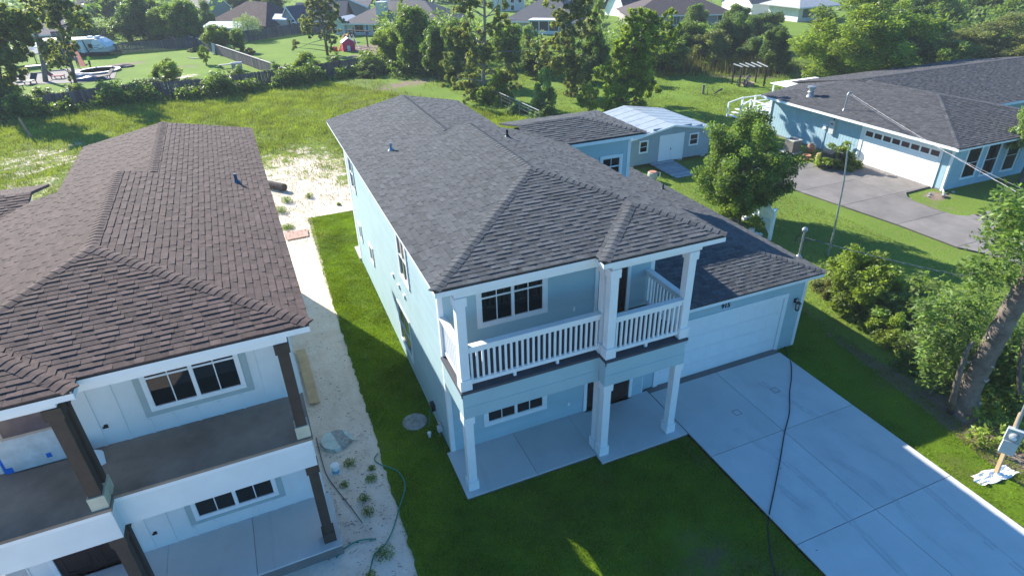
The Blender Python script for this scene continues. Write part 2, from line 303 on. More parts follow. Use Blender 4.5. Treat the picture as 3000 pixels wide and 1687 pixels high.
# ------------------------------------------------------------------ slabs, driveway
dv=thing('driveway','long pale concrete driveway leading up to the garage of the blue house','driveway',(8,-3,0))
DX=[5.72,7.95,10.34]; DY=[-.13,-2.76,-5.49,-8.2,-14]
gap=.008
mb=MB(); mb.box(5.72,10.34,-14,-.02,-.05,.07); mb.build('joint_base',JOINT,dv)
for i in range(2):
    for j in range(4):
        x0,x1=DX[i],DX[i+1]; y1,y0=DY[j],DY[j+1]
        dsl=MB(); dsl.box(x0+(gap if i else 0),x1-(gap if i==0 else 0),y0+gap,y1-gap,-.04,.1,tone=R.random()); dsl.build('slab',CONC,dv)
for k,(pts) in enumerate(([(6.9,-2.2),(7.2,-3.6),(7.25,-5.0),(7.1,-6.8),(7.0,-9)],[(9.1,-3.2),(9.5,-4.6),(9.45,-5.8),(9.3,-7.2),(9.2,-9)],[(8.3,-3.9),(8.55,-4.8),(8.5,-6.0)],[(6.5,-4.1),(6.6,-4.9)],[(8.8,-1.0),(9.0,-2.2),(9.2,-3.0)])):
    q_=MB()
    for off in (-.075,-.045,.0,.04,.075):
        P_=[Vector((x+off,y,.1016)) for x,y in pts]; w_=R.uniform(.006,.012)
        for a,b_ in zip(P_,P_[1:]):
            for j in range(6):
                if R.random()<.25: continue
                p=a.lerp(b_,j/6); q2=a.lerp(b_,(j+.95)/6); q_.add([p+Vector((-w_,0,0)),p+Vector((w_,0,0)),q2+Vector((w_,0,0)),q2+Vector((-w_,0,0))],[(0,3,2,1)])
    q_.build('tyre_mark',mat('tyre_mark_grey',(.44,.445,.44),.9,.1,6) if k==0 else bpy.data.materials['tyre_mark_grey'],dv,kind='stuff')
mb=MB(); mb.box(5.72,10.34,-.125,.1,-.04,.085); mb.build('apron_strip',CONCO,dv)

def near(T, kind):
    """house shell shared by the blue house and its mirrored brown-roofed neighbour"""
    blue = kind=='blue'
    H={}
    root=thing('two_storey_house','two storey light blue house with charcoal shingle roof and white balcony railing' if blue else 'two storey white panelled house with brown shingle roof and dark unfinished posts','house',T@Vector((2.8,3,0)))
    ex,ey,ez,xa,ya,ys,xb,yb_,exr,ey2,xj=-.416,1.487,5.57,3.171,2.1,6.79,2.4585,12.27,5.954,1.807,2.961
    if not blue: ez,xa,ya,xb,yb_=5.443,2.948,1.88,2.236,12.35; 
    p=.2; za=ez+p*(xa-ex); r=(za-ez)/(exr-xa); q=(za-ez)/(ya+ey)
    wall=BLUEP if blue else PANELW; shg=SHG if blue else SHB
    zt=ez-.13
    def P(x,y,z): return T@Vector((x,y,z))
    # body -------------------------------------------------------------
    mb=MB(T); mb.prism([(0,0),(5.5,0),(5.5,6.75),(4.45,6.75),(4.45,11.75),(0,11.75)],-.25,zt); mb.build('wall',wall,root)
    wg=MB(T); wg.box(5.4,8.5,5.95,8.5,0,ez-.12); wg.build('wing_wall',wall,root)
    # joints in the sun-facing walls: lap boards or battens
    def boards(M,a0,a1,b0,b1,openings,ex_=.165):
        z=b0
        k=0
        while z<b1-.02:
            z2=min(z+ex_,b1); segs=[(a0,a1)]
            for (oa,ob,oc,od) in openings:
                if oc<z2-.01 and od>z+.01:
                    ns=[]
                    for s0,s1 in segs:
                        if ob<=s0 or oa>=s1: ns.append((s0,s1)); continue
                        if oa>s0: ns.append((s0,oa))
                        if ob<s1: ns.append((ob,s1))
                    segs=ns
            for s0,s1 in segs:
                if s1-s0>.03:
                    v=[(s0,z,.002),(s1,z,.002),(s1,z2,.002),(s0,z2,.002),(s0,z,.017),(s1,z,.017),(s1,z2+.004,.006),(s0,z2+.004,.006)]
                    bb=MB(T); bb.add(v,[(0,3,2,1),(4,5,6,7),(0,1,5,4),(1,2,6,5),(2,3,7,6),(3,0,4,7)],0,M,R.random()); bb.build('siding_board',wall,root)
            z=z2; k+=1
    def battens(M,a0,a1,b0,b1,openings,sp=.40):
        a=a0
        while a<a1:
            segs=[(b0,b1)]
            for (oa,ob,oc,od) in openings:
                if oa-.02<a<ob+.02:
                    ns=[]
                    for s0,s1 in segs:
                        if oc>s0: ns.append((s0,min(oc,s1)))
                        if od<s1: ns.append((max(od,s0),s1))
                    segs=[s_ for s_ in ns if s_[1]-s_[0]>.03]
            for s0,s1 in segs:
                bb=MB(T); bb.fb(M,a-.028,a+.028,s0,s1,.001,.016); bb.build('batten',wall,root)
            a+=sp
    Ff=frame((0,0,0),(1,0,0),(0,-1,0)); Fl=frame((0,0,0),(0,-1,0),(-1,0,0)); Fw=frame((0,5.95,0),(1,0,0),(0,-1,0)); Fs=frame((5.5,0,0),(0,1,0),(1,0,0))
    def window(M,a0,a1,b0,b1,units,case=.10,rail=None,name='window',outer=None):
        wd=MB(T)
        if outer:   # wide flat primed border round the casing
            o=MB(T); e=case+.12
            for bx in ((a0-e,a1+e,b1+case,b1+e),(a0-e,a1+e,b0-e,b0-case),(a0-e,a0-case,b0-case,b1+case),(a1+case,a1+e,b0-case,b1+case)): o.fb(M,*bx,.003,.02)
            o.build('primed_border',outer,root)
        c0=.012; c1=.045
        wd.fb(M,a0-case,a1+case,b1,b1+case,c0,c1); wd.fb(M,a0-case,a1+case,b0-case,b0,c0,c1+.006)
        wd.fb(M,a0-case,a0,b0,b1,c0,c1); wd.fb(M,a1,a1+case,b0,b1,c0,c1)
        wi=wd.build(name,WHITE,root)
        wu=(a1-a0)/units
        for k in range(units):
            u0=a0+k*wu; u1=u0+wu; s=.028
            fr=MB(T)
            for (x0,x1,y0,y1) in ((u0,u1,b0,b0+s),(u0,u1,b1-s,b1),(u0,u0+s,b0+s,b1-s),(u1-s,u1,b0+s,b1-s)): fr.fb(M,x0,x1,y0,y1,c0+.002,c1-.004)
            fr.build('sash',WHITE,wi)
            mid=(u0+u1)/2; rz=rail if rail is not None else None
            if k: q_=MB(T); q_.fb(M,u0-.035,u0+.035,b0,b1,.012,.05); q_.build('mullion',WHITE,wi)
            mu=MB(T); mu.fb(M,mid-.009,mid+.009,b0+s,b1-s,.014,.03)
            if rz: mu.fb(M,u0+s,mid-.01,rz-.018,rz+.018,.014,.034); mu.fb(M,mid+.01,u1-s,rz-.018,rz+.018,.014,.034)
            mu.build('muntin',WHITE,wi)
            cells=[(b0+s,rz-.018),(rz+.018,b1-s)] if rz else [(b0+s,b1-s)]
            for (y0,y1) in cells:
                for (x0,x1) in ((u0+s,mid-.009),(mid+.009,u1-s)):
                    pn=MB(T); pn.fb(M,x0,x1,y0,y1,.006,.012); pn.build('pane',GLASS,wi)
        return wi
    zw=0 if blue else .03
    if blue: up_w=(.95,2.49,3.62,4.64); lo_w=(.97,2.49,.70,1.72)
    else:    up_w=(.96,2.50,3.56,4.50); lo_w=(.96,2.50,.60,1.60)
    oc=None if blue else PRIMER
    if blue:
        window(Ff,up_w[0],up_w[1],up_w[2],up_w[3],2,rail=4.27); window(Ff,lo_w[0],lo_w[1],lo_w[2],lo_w[3],2,rail=1.24)
    else:
        window(Ff,up_w[0],up_w[1],up_w[2],up_w[3],2,rail=4.22,outer=oc,case=.06); window(Ff,lo_w[0],lo_w[1],lo_w[2],lo_w[3],2,case=.06,rail=1.12,outer=oc)
    # side windows (left wall of blue house, right wall of the neighbour): a along -y
    sw=[(-3.64,-2.80,3.35,4.6),(-11.0,-10.3,3.4,4.6),(-4.72,-3.42,.62,1.87),(-8.9,-8.4,1.4,1.95),(-10.9,-10.5,1.4,1.95)]
    for a0,a1,b0,b1 in sw: window(Fl,a0,a1,b0,b1,1,case=.08,rail=None if b1-b0<.8 else (b0+b1)/2)
    window(Fw,7.45,8.13,4.15,4.78,1,case=.09,rail=4.47)
    # doors
    def door(M,a0,a1,b0,b1,leaves,name='door'):
        d=MB(T); c=.09; d.fb(M,a0-c,a0,b0,b1+c,.012,.05); d.fb(M,a1,a1+c,b0,b1+c,.012,.05); d.fb(M,a0,a1,b1,b1+c,.012,.05); d.fb(M,a0-c,a1+c,b0-.05,b0,.012,.09)
        dr=d.build(name,WHITE,root); wl=(a1-a0)/leaves
        for k in range(leaves):
            u0=a0+k*wl; lf=MB(T); lf.fb(M,u0+.004,u0+wl-.004,b0,b1,.004,.02)
            for (y0,y1) in ((b0+.12,b0+.62),(b0+.74,b1-.16)):
                lf.fb(M,u0+.10,u0+.125,y0,y1,.02,.032); lf.fb(M,u0+wl-.125,u0+wl-.10,y0,y1,.02,.032); lf.fb(M,u0+.125,u0+wl-.125,y0,y0+.025,.02,.032); lf.fb(M,u0+.125,u0+wl-.125,y1-.025,y1,.02,.032)
            lf.build('door_leaf',DOORB,dr)
            if k==leaves-1:
                hd=MB(T); hd.fb(M,u0+.05,u0+.075,b0+.72,b0+.92,.025,.06); hd.build('handle',BLK,dr)
    updoor=(3.93,4.74,3.0,4.82); lodoor=(3.76,5.07,.10 if blue else .1,1.92)
    door(Ff,*updoor,1); door(Ff,*lodoor,2)
    if not blue:   # masking film still taped over the upper door opening
        fm=MB(T); fm.fb(Ff,3.86,4.98,3.0,4.9,.055,.06); fl=fm.build('masking_film',FILM,root)
        tp=MB(T); tp.fb(Ff,4.95,4.99,3.0,4.6,.061,.064); tp.fb(Ff,4.86,4.99,3.0,3.12,.064,.067); tp.fb(Ff,4.25,4.33,3.12,3.22,.061,.064); tp.fb(Ff,3.87,3.97,3.02,3.09,.061,.064); tp.build('masking_tape',TAPE,fl)
        gl=MB(T); gl.fb(Ff,4.05,4.76,3.75,4.72,.061,.066); gl.build('door_pane',mat('hazy_brown_glass',(.13,.10,.11),.15,.2,3),fl)
        fr=MB(T)
        for (x0,x1,y0,y1) in ((4.0,4.05,3.7,4.77),(4.76,4.81,3.7,4.77),(4.05,4.76,3.7,3.75)): fr.fb(Ff,x0,x1,y0,y1,.061,.072)
        fr.build('door_pane_frame',mat('pinkish_wood_frame',(.45,.36,.30),.7),fl)
    # corner boards
    def one(nm,mt,boxes):
        for b_ in boxes: q_=MB(T); q_.box(*b_); q_.build(nm,mt,root)
    CBX=[]
    cb=type('L',(),{'box':staticmethod(lambda *a:CBX.append(a))}); cb.box(-.02,.09,-.022,0,0,zt); cb.box(-.022,-.0005,0,.09,0,zt); cb.box(5.41,5.52,-.022,0,3.0,zt); cb.box(5.5,5.522,-.02,.09,0,zt); cb.box(-.022,-.001,11.66,11.75,0,zt); cb.box(8.40,8.52,5.925,5.95,2.6,ez-.12); cb.box(8.5,8.525,5.94,6.06,2.6,ez-.12)
    one('corner_board',WHITE if blue else PANELW,CBX)
    op_f=[(w_[0]-.1,w_[1]+.1,w_[2]-.1,w_[3]+.1) for w_ in (up_w,lo_w)]
    if blue:
        boards(Ff,.09,5.41,3.02,zt,[op_f[0],(3.84,4.83,2.9,4.91)]); boards(Ff,.09,5.5,.1,2.35,[op_f[1],(3.67,5.16,0,2.01)])
        boards(Fl,-11.66,-.09,.05,zt,[(a-.08,b+.08,c-.08,d+.08) for a,b,c,d in sw]); boards(Fw,5.5,8.4,3.2,ez-.13,[(7.35,8.23,4.05,4.88)])
    else:
        oo=[(a-.13,b+.13,c-.13,d+.13) for a,b,c,d in op_f]
        battens(Ff,.25,5.4,3.0,zt,[oo[0],(3.8,4.9,2.9,4.95)]); battens(Ff,.25,5.4,.1,2.3,[oo[1],(3.67,5.2,0,2.05)]); battens(Fl,-11.6,-.1,.0,zt,[(a-.1,b+.1,c-.1,d+.1) for a,b,c,d in sw])
        jn=MB(T)
    # small wall fittings
    ot=MB(T)
    if blue: ot.fb(Ff,3.27,3.33,3.35,3.46,.018,.035); ot.build('wall_outlet',WHITE,root); ot=MB(T); ot.fb(Ff,3.20,3.26,.45,.56,.018,.035); ot.build('wall_outlet',WHITE,root)
    else:
        for zz in (3.38,.5): ot=MB(T); ot.fb(Ff,3.30,3.36,zz,zz+.08,.002,.014); ot.fb(Ff,3.345,3.385,zz+.01,zz+.05,.015,.03); ot.build('outlet_opening',BLK,root)
    if blue:
        for yy in (4.92,4.21,3.57): vt=MB(T); vt.fb(Fl,-yy-.05,-yy+.05,2.6,2.71,.018,.05); vt.fb(Fl,-yy-.06,-yy+.06,2.71,2.73,.018,.07); vt.build('wall_vent',WHITE,root)
    # deck --------------------------------------------------------------
    dk=MB(T); D0,D1=-1.4376,-1.7109
    poly=[(-.057,-.003),(-.057,D0),(3.208,D0),(3.208,D1),(5.4115,D1),(5.4115,-.003)]
    dk.prism(poly,2.94,3.0); dk.build('balcony_deck',DECKG if blue else DECKB,root)
    ins=.035; bb=MB(T); bm=BLUEP if blue else PANELW
    zl=2.28
    bb.box(-.057+ins,.05,D0+ins,-.003,zl,2.935); bb.box(.05,3.208+ins,D0+ins,D0+ins+.12,zl,2.935); bb.box(3.208+ins,3.208+ins+.12,D1+ins,D0+ins+.12,zl,2.935); bb.box(3.208+ins+.12,5.4115-ins,D1+ins,D1+ins+.12,zl,2.935); bb.box(5.25,5.4115-ins,D1+ins+.12,-.003,zl,2.935)
    bb.build('balcony_band',bm,root)
    tr=MB(T)
    tr.box(-.057+.01,-.057+ins-.002,D0+.01,-.003,2.86,2.938); tr.box(-.057+.01,3.208+.01,D0+.01,D0+ins-.002,2.86,2.938); tr.box(3.208+.01,3.208+ins-.002,D1+.01,D0+.01,2.86,2.938); tr.box(3.208+.01,5.4115-.01,D1+.01,D1+ins-.002,2.86,2.938)
    tr.build('band_trim',bm if blue else WHITE,root)
    if blue:
        b2=MB(T); b2.box(.0,3.208+.02,D0+ins-.012,D0+ins-.001,zl,2.57); b2.box(3.208+.02,5.38,D1+ins-.012,D1+ins-.001,zl,2.57); b2.build('band_lower_board',BLUEP,root)
    cl=MB(T); cl.prism([(.05,-.004),(.05,D0+.16),(3.37,D0+.16),(3.37,D1+.16),(5.24,D1+.16),(5.24,-.004)],2.5,2.53); cl.build('porch_ceiling',WHITE,root)
    # columns ------------------------------------------------------------
    cm=WHITE if blue else POSTB
    def column(cx,cy,z0,z1,w_=.095,base=True):
        c=MB(T); c.box(cx-w_,cx+w_,cy-w_,cy+w_,z0,z1); o=c.build('column',cm,root)
        if base:
            c=MB(T); e=.03; c.box(cx-w_-e,cx+w_+e,cy-w_-e,cy+w_+e,z0+.004,z0+.27); c.build('base_block',(CREAMB if (not blue and z0>2.5) else cm),o)
            c=MB(T); c.box(cx-w_-e,cx+w_+e,cy-w_-e,cy+w_+e,z1-.2,z1-.003); c.build('capital',cm,o)
    for (z0,z1) in ((.1,zl),(3.0,ez-.34)):
        column(.09,-1.27,z0,z1); column(3.36,-1.54,z0,z1); column(3.33,-1.27,z0,z1,.08); column(5.30,-1.54,z0,z1)
    hb=MB(T); hb.box(-.02,3.28,-1.37,-1.19,ez-.335,ez-.16); hb.box(3.28,5.5,-1.64,-1.46,ez-.335,ez-.16); hb.box(-.02,.16,-1.19,-.003,ez-.335,ez-.16); hb.box(5.2,5.38,-1.46,-.003,ez-.335,ez-.16); hb.build('roof_beam',WHITE,root)
    # railing ------------------------------------------------------------
    if blue:
        def rail(p,q,group=None):
            p=Vector((*p,0)); q=Vector((*q,0)); u=(q-p).normalized(); nrm=Vector((u.y,-u.x,0)); M=frame(p,u,nrm); L=(q-p).length
            r_=MB(T); r_.fb(M,0,L,4.0,4.045,-.075,.075); r_.fb(M,0,L,3.88,3.998,-.032,.032); r_.fb(M,0,L,3.10,3.19,-.032,.032)
            ro=r_.build('balcony_railing',WHITE,root); k=int(round(L/.128)); st=L/k
            for i in range(k):
                a=(i+.5)*st; b_=MB(T); b_.fb(M,a-.022,a+.022,3.192,3.878,-.022,.022); b_.build('baluster',WHITE,ro)
            for j in range(1,int(L/1.3)+1):
                a=j*L/(int(L/1.3)+1); b_=MB(T); b_.fb(M,a-.03,a+.03,3.0,3.098,-.03,.03); b_.build('rail_foot',WHITE,ro)
        rail((.19,-1.3),(3.24,-1.3)); rail((3.47,-1.56),(5.2,-1.56)); rail((.06,-.02),(.06,-1.16)); rail((5.32,-1.43),(5.32,-.03))
    # porch slab ----------------------------------------------------------
    sx=-.13; s1,s2=-1.544,-1.86
    zb=-.03 if blue else -.26
    pj_=MB(T); pj_.prism([(sx+.01,-.003),(sx+.01,s1+.01),(3.21,s1+.01),(3.21,s2+.01),(5.68,s2+.01),(5.68,-.003)],zb,.075); pj_.build('porch_footing',CONCO,root)
    cuts=[sx,1.63,3.24,5.69] if blue else [sx,1.55,3.24,5.69]
    for i in range(3):
        yy=s1 if i<2 else s2; g0=.006 if i else 0
        sb=MB(T)
        x0=cuts[i]+g0; x1=cuts[i+1]-(.006 if i<2 else 0)
        if i==2: x0=3.208; 
        if i==1: x1=3.202
        sb.box(x0,x1,yy,-.003,.055,.1,tone=R.random()); sb.build('porch_slab',CONC,root)
    # back porch
    bp_=MB(T); bp_.box(-.08,4.45,11.75,12.96,-.02,.1); bp_.build('back_porch_slab',CONCR,root)
    for cx in (.08,2.4): 
        c=MB(T); c.box(cx-.08,cx+.08,12.0,12.16,.1,zt-.02); c.build('back_post',WHITE,root)
    # roof -----------------------------------------------------------------
    zb_=ez+p*(xb-ex); faces=[]
    def pl(f): return f
    L_=lambda x,y: ez+p*(x-ex); Fp=lambda x,y: ez+q*(y+ey); Rp=lambda x,y: ez+r*(exr-x); JF=lambda x,y: ez+q*(y+ey2); JL=lambda x,y: ez+q*(x-xj); BR=lambda x,y: zb_-p*(x-xb)
    # junctions
    jx=(q*xj+r*exr)/(q+r); jy1=jx-xj-ey; jy2=jx-xj-ey2
    xr=4.6; wz=ez; 
    WF=lambda x,y: wz+.2*(y-5.62); WR=lambda x,y: wz+.2*(8.86-x); WB=lambda x,y: wz+.2*(8.86-y)
    wm=(5.62+8.86)/2; wr=8.86-(wm-5.62)
    faces=[ ([(ex,-ey),(xa,ya),(xa,ys),(ex,ys)],L_,(0,1),'l'), ([(ex,ys),(xb,ys),(xb,yb_),(ex,yb_)],L_,(0,1),'l'),
      ([(ex,-ey),(xj,-ey),(jx,jy1),(xa,ya)],Fp,(1,0),'f'), ([(xj,-ey),(xj,-ey2),(jx,jy2),(jx,jy1)],JL,(0,1),'l'), ([(xj,-ey2),(exr,-ey2),(jx,jy2)],JF,(1,0),'f'),
      ([(jx,jy2),(exr,-ey2),(exr,ys),(jx,ys)],Rp,(0,1),'r'), ([(xa,ya),(jx,jy1),(jx,ys),(xa,ys)],Rp,(0,1),'r'), ([(xb,ys),(xr,ys),(xr,yb_),(xb,yb_)],BR,(0,1),'r'),
      ([(5.0,5.62),(8.86,5.62),(wr,wm),(5.0,wm)],WF,(1,0),'f'), ([(8.86,5.62),(8.86,8.86),(wr,wm)],WR,(0,1),'r'), ([(8.86,8.86),(5.0,8.86),(5.0,wm),(wr,wm)],WB,(1,0),'b')]
    rf=MB()
    shl=[]
    for poly,fz,ed,code in faces:
        pts=[T@Vector((x,y,fz(x,y)-.012)) for x,y in poly]; rf.hull(pts,(0,0,-.05))
        shl+=shingle_face([T@Vector((x,y,fz(x,y))) for x,y in poly], .127)
    # rake / gable ends
    gb=MB(T); ge=frame((0,ys,0),(1,0,0),(0,1,0))
    gb.add([(xb-.6,ys+.0,L_(xb-.6,0)-.05),(xa,ys,za-.03),(exr-.05,ys,Rp(exr-.05,0)-.06),(exr-.05,ys,ez-.1),(xb-.6,ys,ez-.1)],[(0,1,2,3,4)]); gb.add([(ex+.1,yb_-.1,L_(ex+.1,0)-.05),(xb,yb_-.1,zb_-.03),(xr,yb_-.1,BR(xr,0)-.05),(xr,yb_-.1,ez-.1),(ex+.1,yb_-.1,ez-.1)],[(4,3,2,1,0)])
    roof=rf.build('roof',UND,root); gb.build('gable_wall',wall,roof)
    place_shingles(shl,shg,roof)
    caps(roof,shg,T,[((ex,-ey),(xa,ya),Fp,L_,(1,.0),(0,1)),((xa,ya),(xa,ys),Rp,L_,None,None),((exr,-ey2),(jx,jy2),JF,Rp,None,None),((jx,jy1),(xa,ya),Fp,Rp,None,None),((xj,-ey2),(jx,jy2),JF,JL,None,None),((xb,ys),(xb,yb_),BR,L_,None,None),((8.86,5.62),(wr,wm),WF,WR,None,None),((wr,wm),(5.6,wm),WF,WB,None,None)])
    fa=MB(T)
    def fas(a,b_,z,h=.17):
        a=Vector((*a,0)); b_=Vector((*b_,0)); u=(b_-a).normalized(); nrm=Vector((u.y,-u.x,0)); M=frame(a,u,nrm); fa.fb(M,-.0,(b_-a).length,z-h,z-.012,-.035,-.004)
    fas((ex,-ey),(xj,-ey),ez); fas((xj,-ey),(xj,-ey2),ez); fas((xj,-ey2),(exr,-ey2),ez); fas((exr,-ey2),(exr,ys),ez); fas((ex,yb_),(ex,-ey),ez,.14); fas((5.9,5.62),(8.86,5.62),wz); fas((8.86,5.62),(8.86,8.86),wz)
    fa.build('fascia',WHITE,roof)
    so_=MB(T); so_.prism([(ex+.04,-ey+.04),(xj+.04,-ey+.04),(xj+.04,-ey2+.04),(exr-.04,-ey2+.04),(exr-.04,ys-.02),(xr-.04,ys-.02),(xr-.04,yb_-.05),(ex+.04,yb_-.05)],ez-.155,ez-.135); so_.prism([(5.9,5.66),(8.82,5.66),(8.82,8.8),(5.9,8.8)],wz-.15,wz-.13); so_.build('soffit',WHITE,roof)
    return root,roof,dict(ex=ex,ez=ez,L=L_,T=T)

# ------------------------------------------------------------------ shingles
def clip(poly,lo,hi,ax):
    for s_,v in ((1,lo),(-1,-hi)):
        out=[]
        for i in range(len(poly)):
            a=poly[i]; b_=poly[(i+1)%len(poly)]; da=s_*a[ax]-v; db=s_*b_[ax]-v
            if da>=0: out.append(a)
            if (da>=0)!=(db>=0):
                t=da/(da-db); out.append((a[0]+t*(b_[0]-a[0]),a[1]+t*(b_[1]-a[1])))
        poly=out
        if len(poly)<3: return []
    return poly
def shingle_face(P3, exposure, wmin=.12, wmax=.34, thick=(.007,.016)):
    n_=Vector((0,0,0))
    for i in range(1,len(P3)-1): n_+=(P3[i]-P3[0]).cross(P3[i+1]-P3[0])
    n_.normalize()
    if n_.z<0: n_=-n_
    v_=(Vector((0,0,1))-n_*n_.z).normalized(); u_=v_.cross(n_); O=min(P3,key=lambda p:p.z)
    uv=[((p-O).dot(u_),(p-O).dot(v_)) for p in P3]
    ar=sum(uv[i][0]*uv[(i+1)%len(uv)][1]-uv[(i+1)%len(uv)][0]*uv[i][1] for i in range(len(uv)))
    if ar<0: uv=uv[::-1]
    out=[]; vmax=max(q[1] for q in uv); k=0
    while k*exposure<vmax-.01:
        b0=k*exposure-(.02 if k==0 else 0); b1=(k+1)*exposure; row=clip(uv,b0 if k else -.02,b1,1); k+=1
        if len(row)<3: continue
        if k==1: row=[(a,b_-.02 if b_<.001 else b_) for a,b_ in row]
        a=min(q[0] for q in row)-R.random()*wmax; amax=max(q[0] for q in row); hi=R.random()<.5
        while a<amax:
            w_=R.uniform(wmin,wmax); c=clip(row,a+.004,a+w_,0); a+=w_
            hi=not hi if R.random()<.8 else hi
            if len(c)<3: continue
            t=thick[1] if hi else thick[0]
            tone=R.gauss(.5,.2)+(.1 if hi else -.1); tone=min(1,max(0,tone))
            top=[O+u_*x+v_*y+n_*(.004+t*max(0,(b1-y)/(b1-b0))) for x,y in c]; bot=[O+u_*x+v_*y-n_*.011 for x,y in c]
            m_=len(c); cen=sum(top,Vector())/m_
            area=abs(sum(c[i][0]*c[(i+1)%m_][1]-c[(i+1)%m_][0]*c[i][1] for i in range(m_)))/2
            if area<.0006: continue
            out.append((area*max(.05,n_.dot((CAM-cen).normalized()))/(cen-CAM).length_squared,top+bot,[tuple(range(m_))]+[((i+1)%m_,i,m_+i,m_+(i+1)%m_) for i in range(m_)],tone,cen))
    return out
def inview(P,mar=0):
    d=P-CAM; z=d.dot(FWD)
    if z<.5: return False
    return abs(F_PX*d.dot(RGT)/z)<1500+mar and abs(F_PX*d.dot(UPV)/z)<843+mar
def place_shingles(lst, m, roof, single=300, name='shingle'):
    lst=sorted(lst,key=lambda s_:-s_[0]*(1 if inview(s_[4]) else .001))
    for s_ in lst[:single]:
        b_=MB(); b_.add(s_[1],s_[2],tone=s_[3]); b_.build(name,m,roof)
    b_=MB()
    for s_ in lst[single:]: b_.add(s_[1],s_[2],tone=s_[3])
    if b_.v: b_.build('shingle_courses',m,roof,kind='stuff')
def caps(roof,m,T,lines,st=.155,w_=.125):
    for a,b_,fa_,fb_,_,_ in lines:
        A=T@Vector((*a,fa_(*a))); B=T@Vector((*b_,fa_(*b_)))
        def nrm(fz):
            x,y=(a[0]+b_[0])/2,(a[1]+b_[1])/2
            o=T@Vector((x,y,fz(x,y))); n_=((T@Vector((x+1,y,fz(x+1,y))))-o).cross((T@Vector((x,y+1,fz(x,y+1))))-o).normalized()
            return n_ if n_.z>0 else -n_
        n1,n2=nrm(fa_),nrm(fb_); u_=(B-A).normalized()
        d1=n1.cross(u_); d2=n2.cross(u_)
        mid=(n1+n2).normalized()
        # down directions away from the line
        def down(n_,other):
            d=n_.cross(u_).normalized(); return d if d.dot(other)<0 else -d
        d1=down(n1,n2); d2=down(n2,n1); L=(B-A).length; k=int(L/st)
        for i in range(k):
            p=A+u_*(i*L/k); q_=A+u_*((i+1)*L/k+.03); h0,h1=.024,.012
            v=[]
            for P_,h in ((p,h0),(q_,h1)):
                v+=[P_+d1*w_+n1*h*.8,P_+d1*.035+n1*(h+.004),P_+mid*(h+.005),P_+d2*.035+n2*(h+.004),P_+d2*w_+n2*h*.8]
            v+=[p+d1*w_,p+d2*w_]
            f=[(0,1,6,5),(1,2,7,6),(2,3,8,7),(3,4,9,8),(10,11,4,3,2,1,0)]
            bb=MB(); bb.add(v,f,tone=min(1,max(0,R.gauss(.55,.2)))); bb.build('ridge_cap',m,roof)

BLUE_T=Matrix.Identity(4)
_t=.0219
BROWN_T=Matrix(((-math.cos(_t),-math.sin(_t),0,-3.116),(-math.sin(_t),math.cos(_t),0,-.2625),(0,0,1,.1975),(0,0,0,1)))
blue,blue_roof,bi=near(BLUE_T,'blue')
brown,brown_roof,wi_=near(BROWN_T,'brown')

# ---- garage wing of the blue house
gx,gy,gez,gxr,gey=11.07,.11,2.606,11.44,-.13
g=MB(); g.box(5.5,gx,gy,9.6,0,gez-.12); g.build('garage_wall',BLUEP,blue)
GF=frame((0,gy,0),(1,0,0),(0,-1,0)); GS=frame((gx,0,0),(0,1,0),(1,0,0))
def lap(M,a0,a1,b0,b1,T=None,m=BLUEP,parent=blue,e=.165,name='siding_board'):
    z=b0
    while z<b1-.02:
        z2=min(z+e,b1); v=[(a0,z,.002),(a1,z,.002),(a1,z2,.002),(a0,z2,.002),(a0,z,.017),(a1,z,.017),(a1,z2+.004,.006),(a0,z2+.004,.006)]
        q_=MB(); q_.add(v,[(0,3,2,1),(4,5,6,7),(0,1,5,4),(1,2,6,5),(2,3,7,6),(3,0,4,7)],0,M,R.random()); q_.build(name,m,parent); z=z2
lap(GF,5.5,5.94,.1,2.05); lap(GF,10.41,gx-.09,.0,2.05); lap(GF,5.5,gx-.09,2.05,gez-.16)
c=MB(); c.fb(GF,gx-.09,gx+.022,0,gez-.14,.001,.022); c.build('corner_board',WHITE,blue); c=MB(); c.fb(GS,gy,gy+.09,0,gez-.14,.001,.022); c.build('corner_board',WHITE,blue)
gd=MB(); gd.fb(GF,5.94,6.07,0,2.05,.018,.05); gd.fb(GF,10.28,10.41,0,2.05,.018,.05); gd.fb(GF,6.07,10.28,1.92,2.05,.018,.052)
gdo=gd.build('garage_door',WHITE,blue)
for i in range(4):
    z0=.03+i*.472; q_=MB(); q_.fb(GF,6.075,10.275,z0,z0+.464,.004,.014)
    for k in range(8):
        a0=6.12+k*.523; q_.fb(GF,a0,a0+.46,z0+.07,z0+.40,.014,.019)
    q_.build('door_panel',WHITE,gdo)
def text(s_,size,M,m,parent,name,depth=.008):
    cu=bpy.data.curves.new(name,'FONT'); cu.body=s_; cu.size=size; cu.extrude=depth; cu.align_x='CENTER'; cu.offset=.002
    ob=bpy.data.objects.new(name,cu); C.objects.link(ob)
    bpy.context.view_layer.update(); dg=bpy.context.evaluated_depsgraph_get(); me=bpy.data.meshes.new_from_object(ob.evaluated_get(dg)); bpy.data.objects.remove(ob)
    me.materials.clear(); me.materials.append(m)
    for v in me.vertices: v.co=M@Vector((v.co.x,v.co.y,v.co.z))-(ORG[parent.name] if parent else Vector())
    o2=bpy.data.objects.new(name,me); C.objects.link(o2)
    if parent: o2.parent=parent; ORG[o2.name]=ORG[parent.name]
    return o2
for ch,dx in (('9',-.085),('1',0),('5',.085)): text(ch,.21,frame((8.12+dx*1.2,gy,2.13),(1,0,0),(0,-1,0))@Matrix.Translation((0,0,.026)),BLK,blue,'house_number')
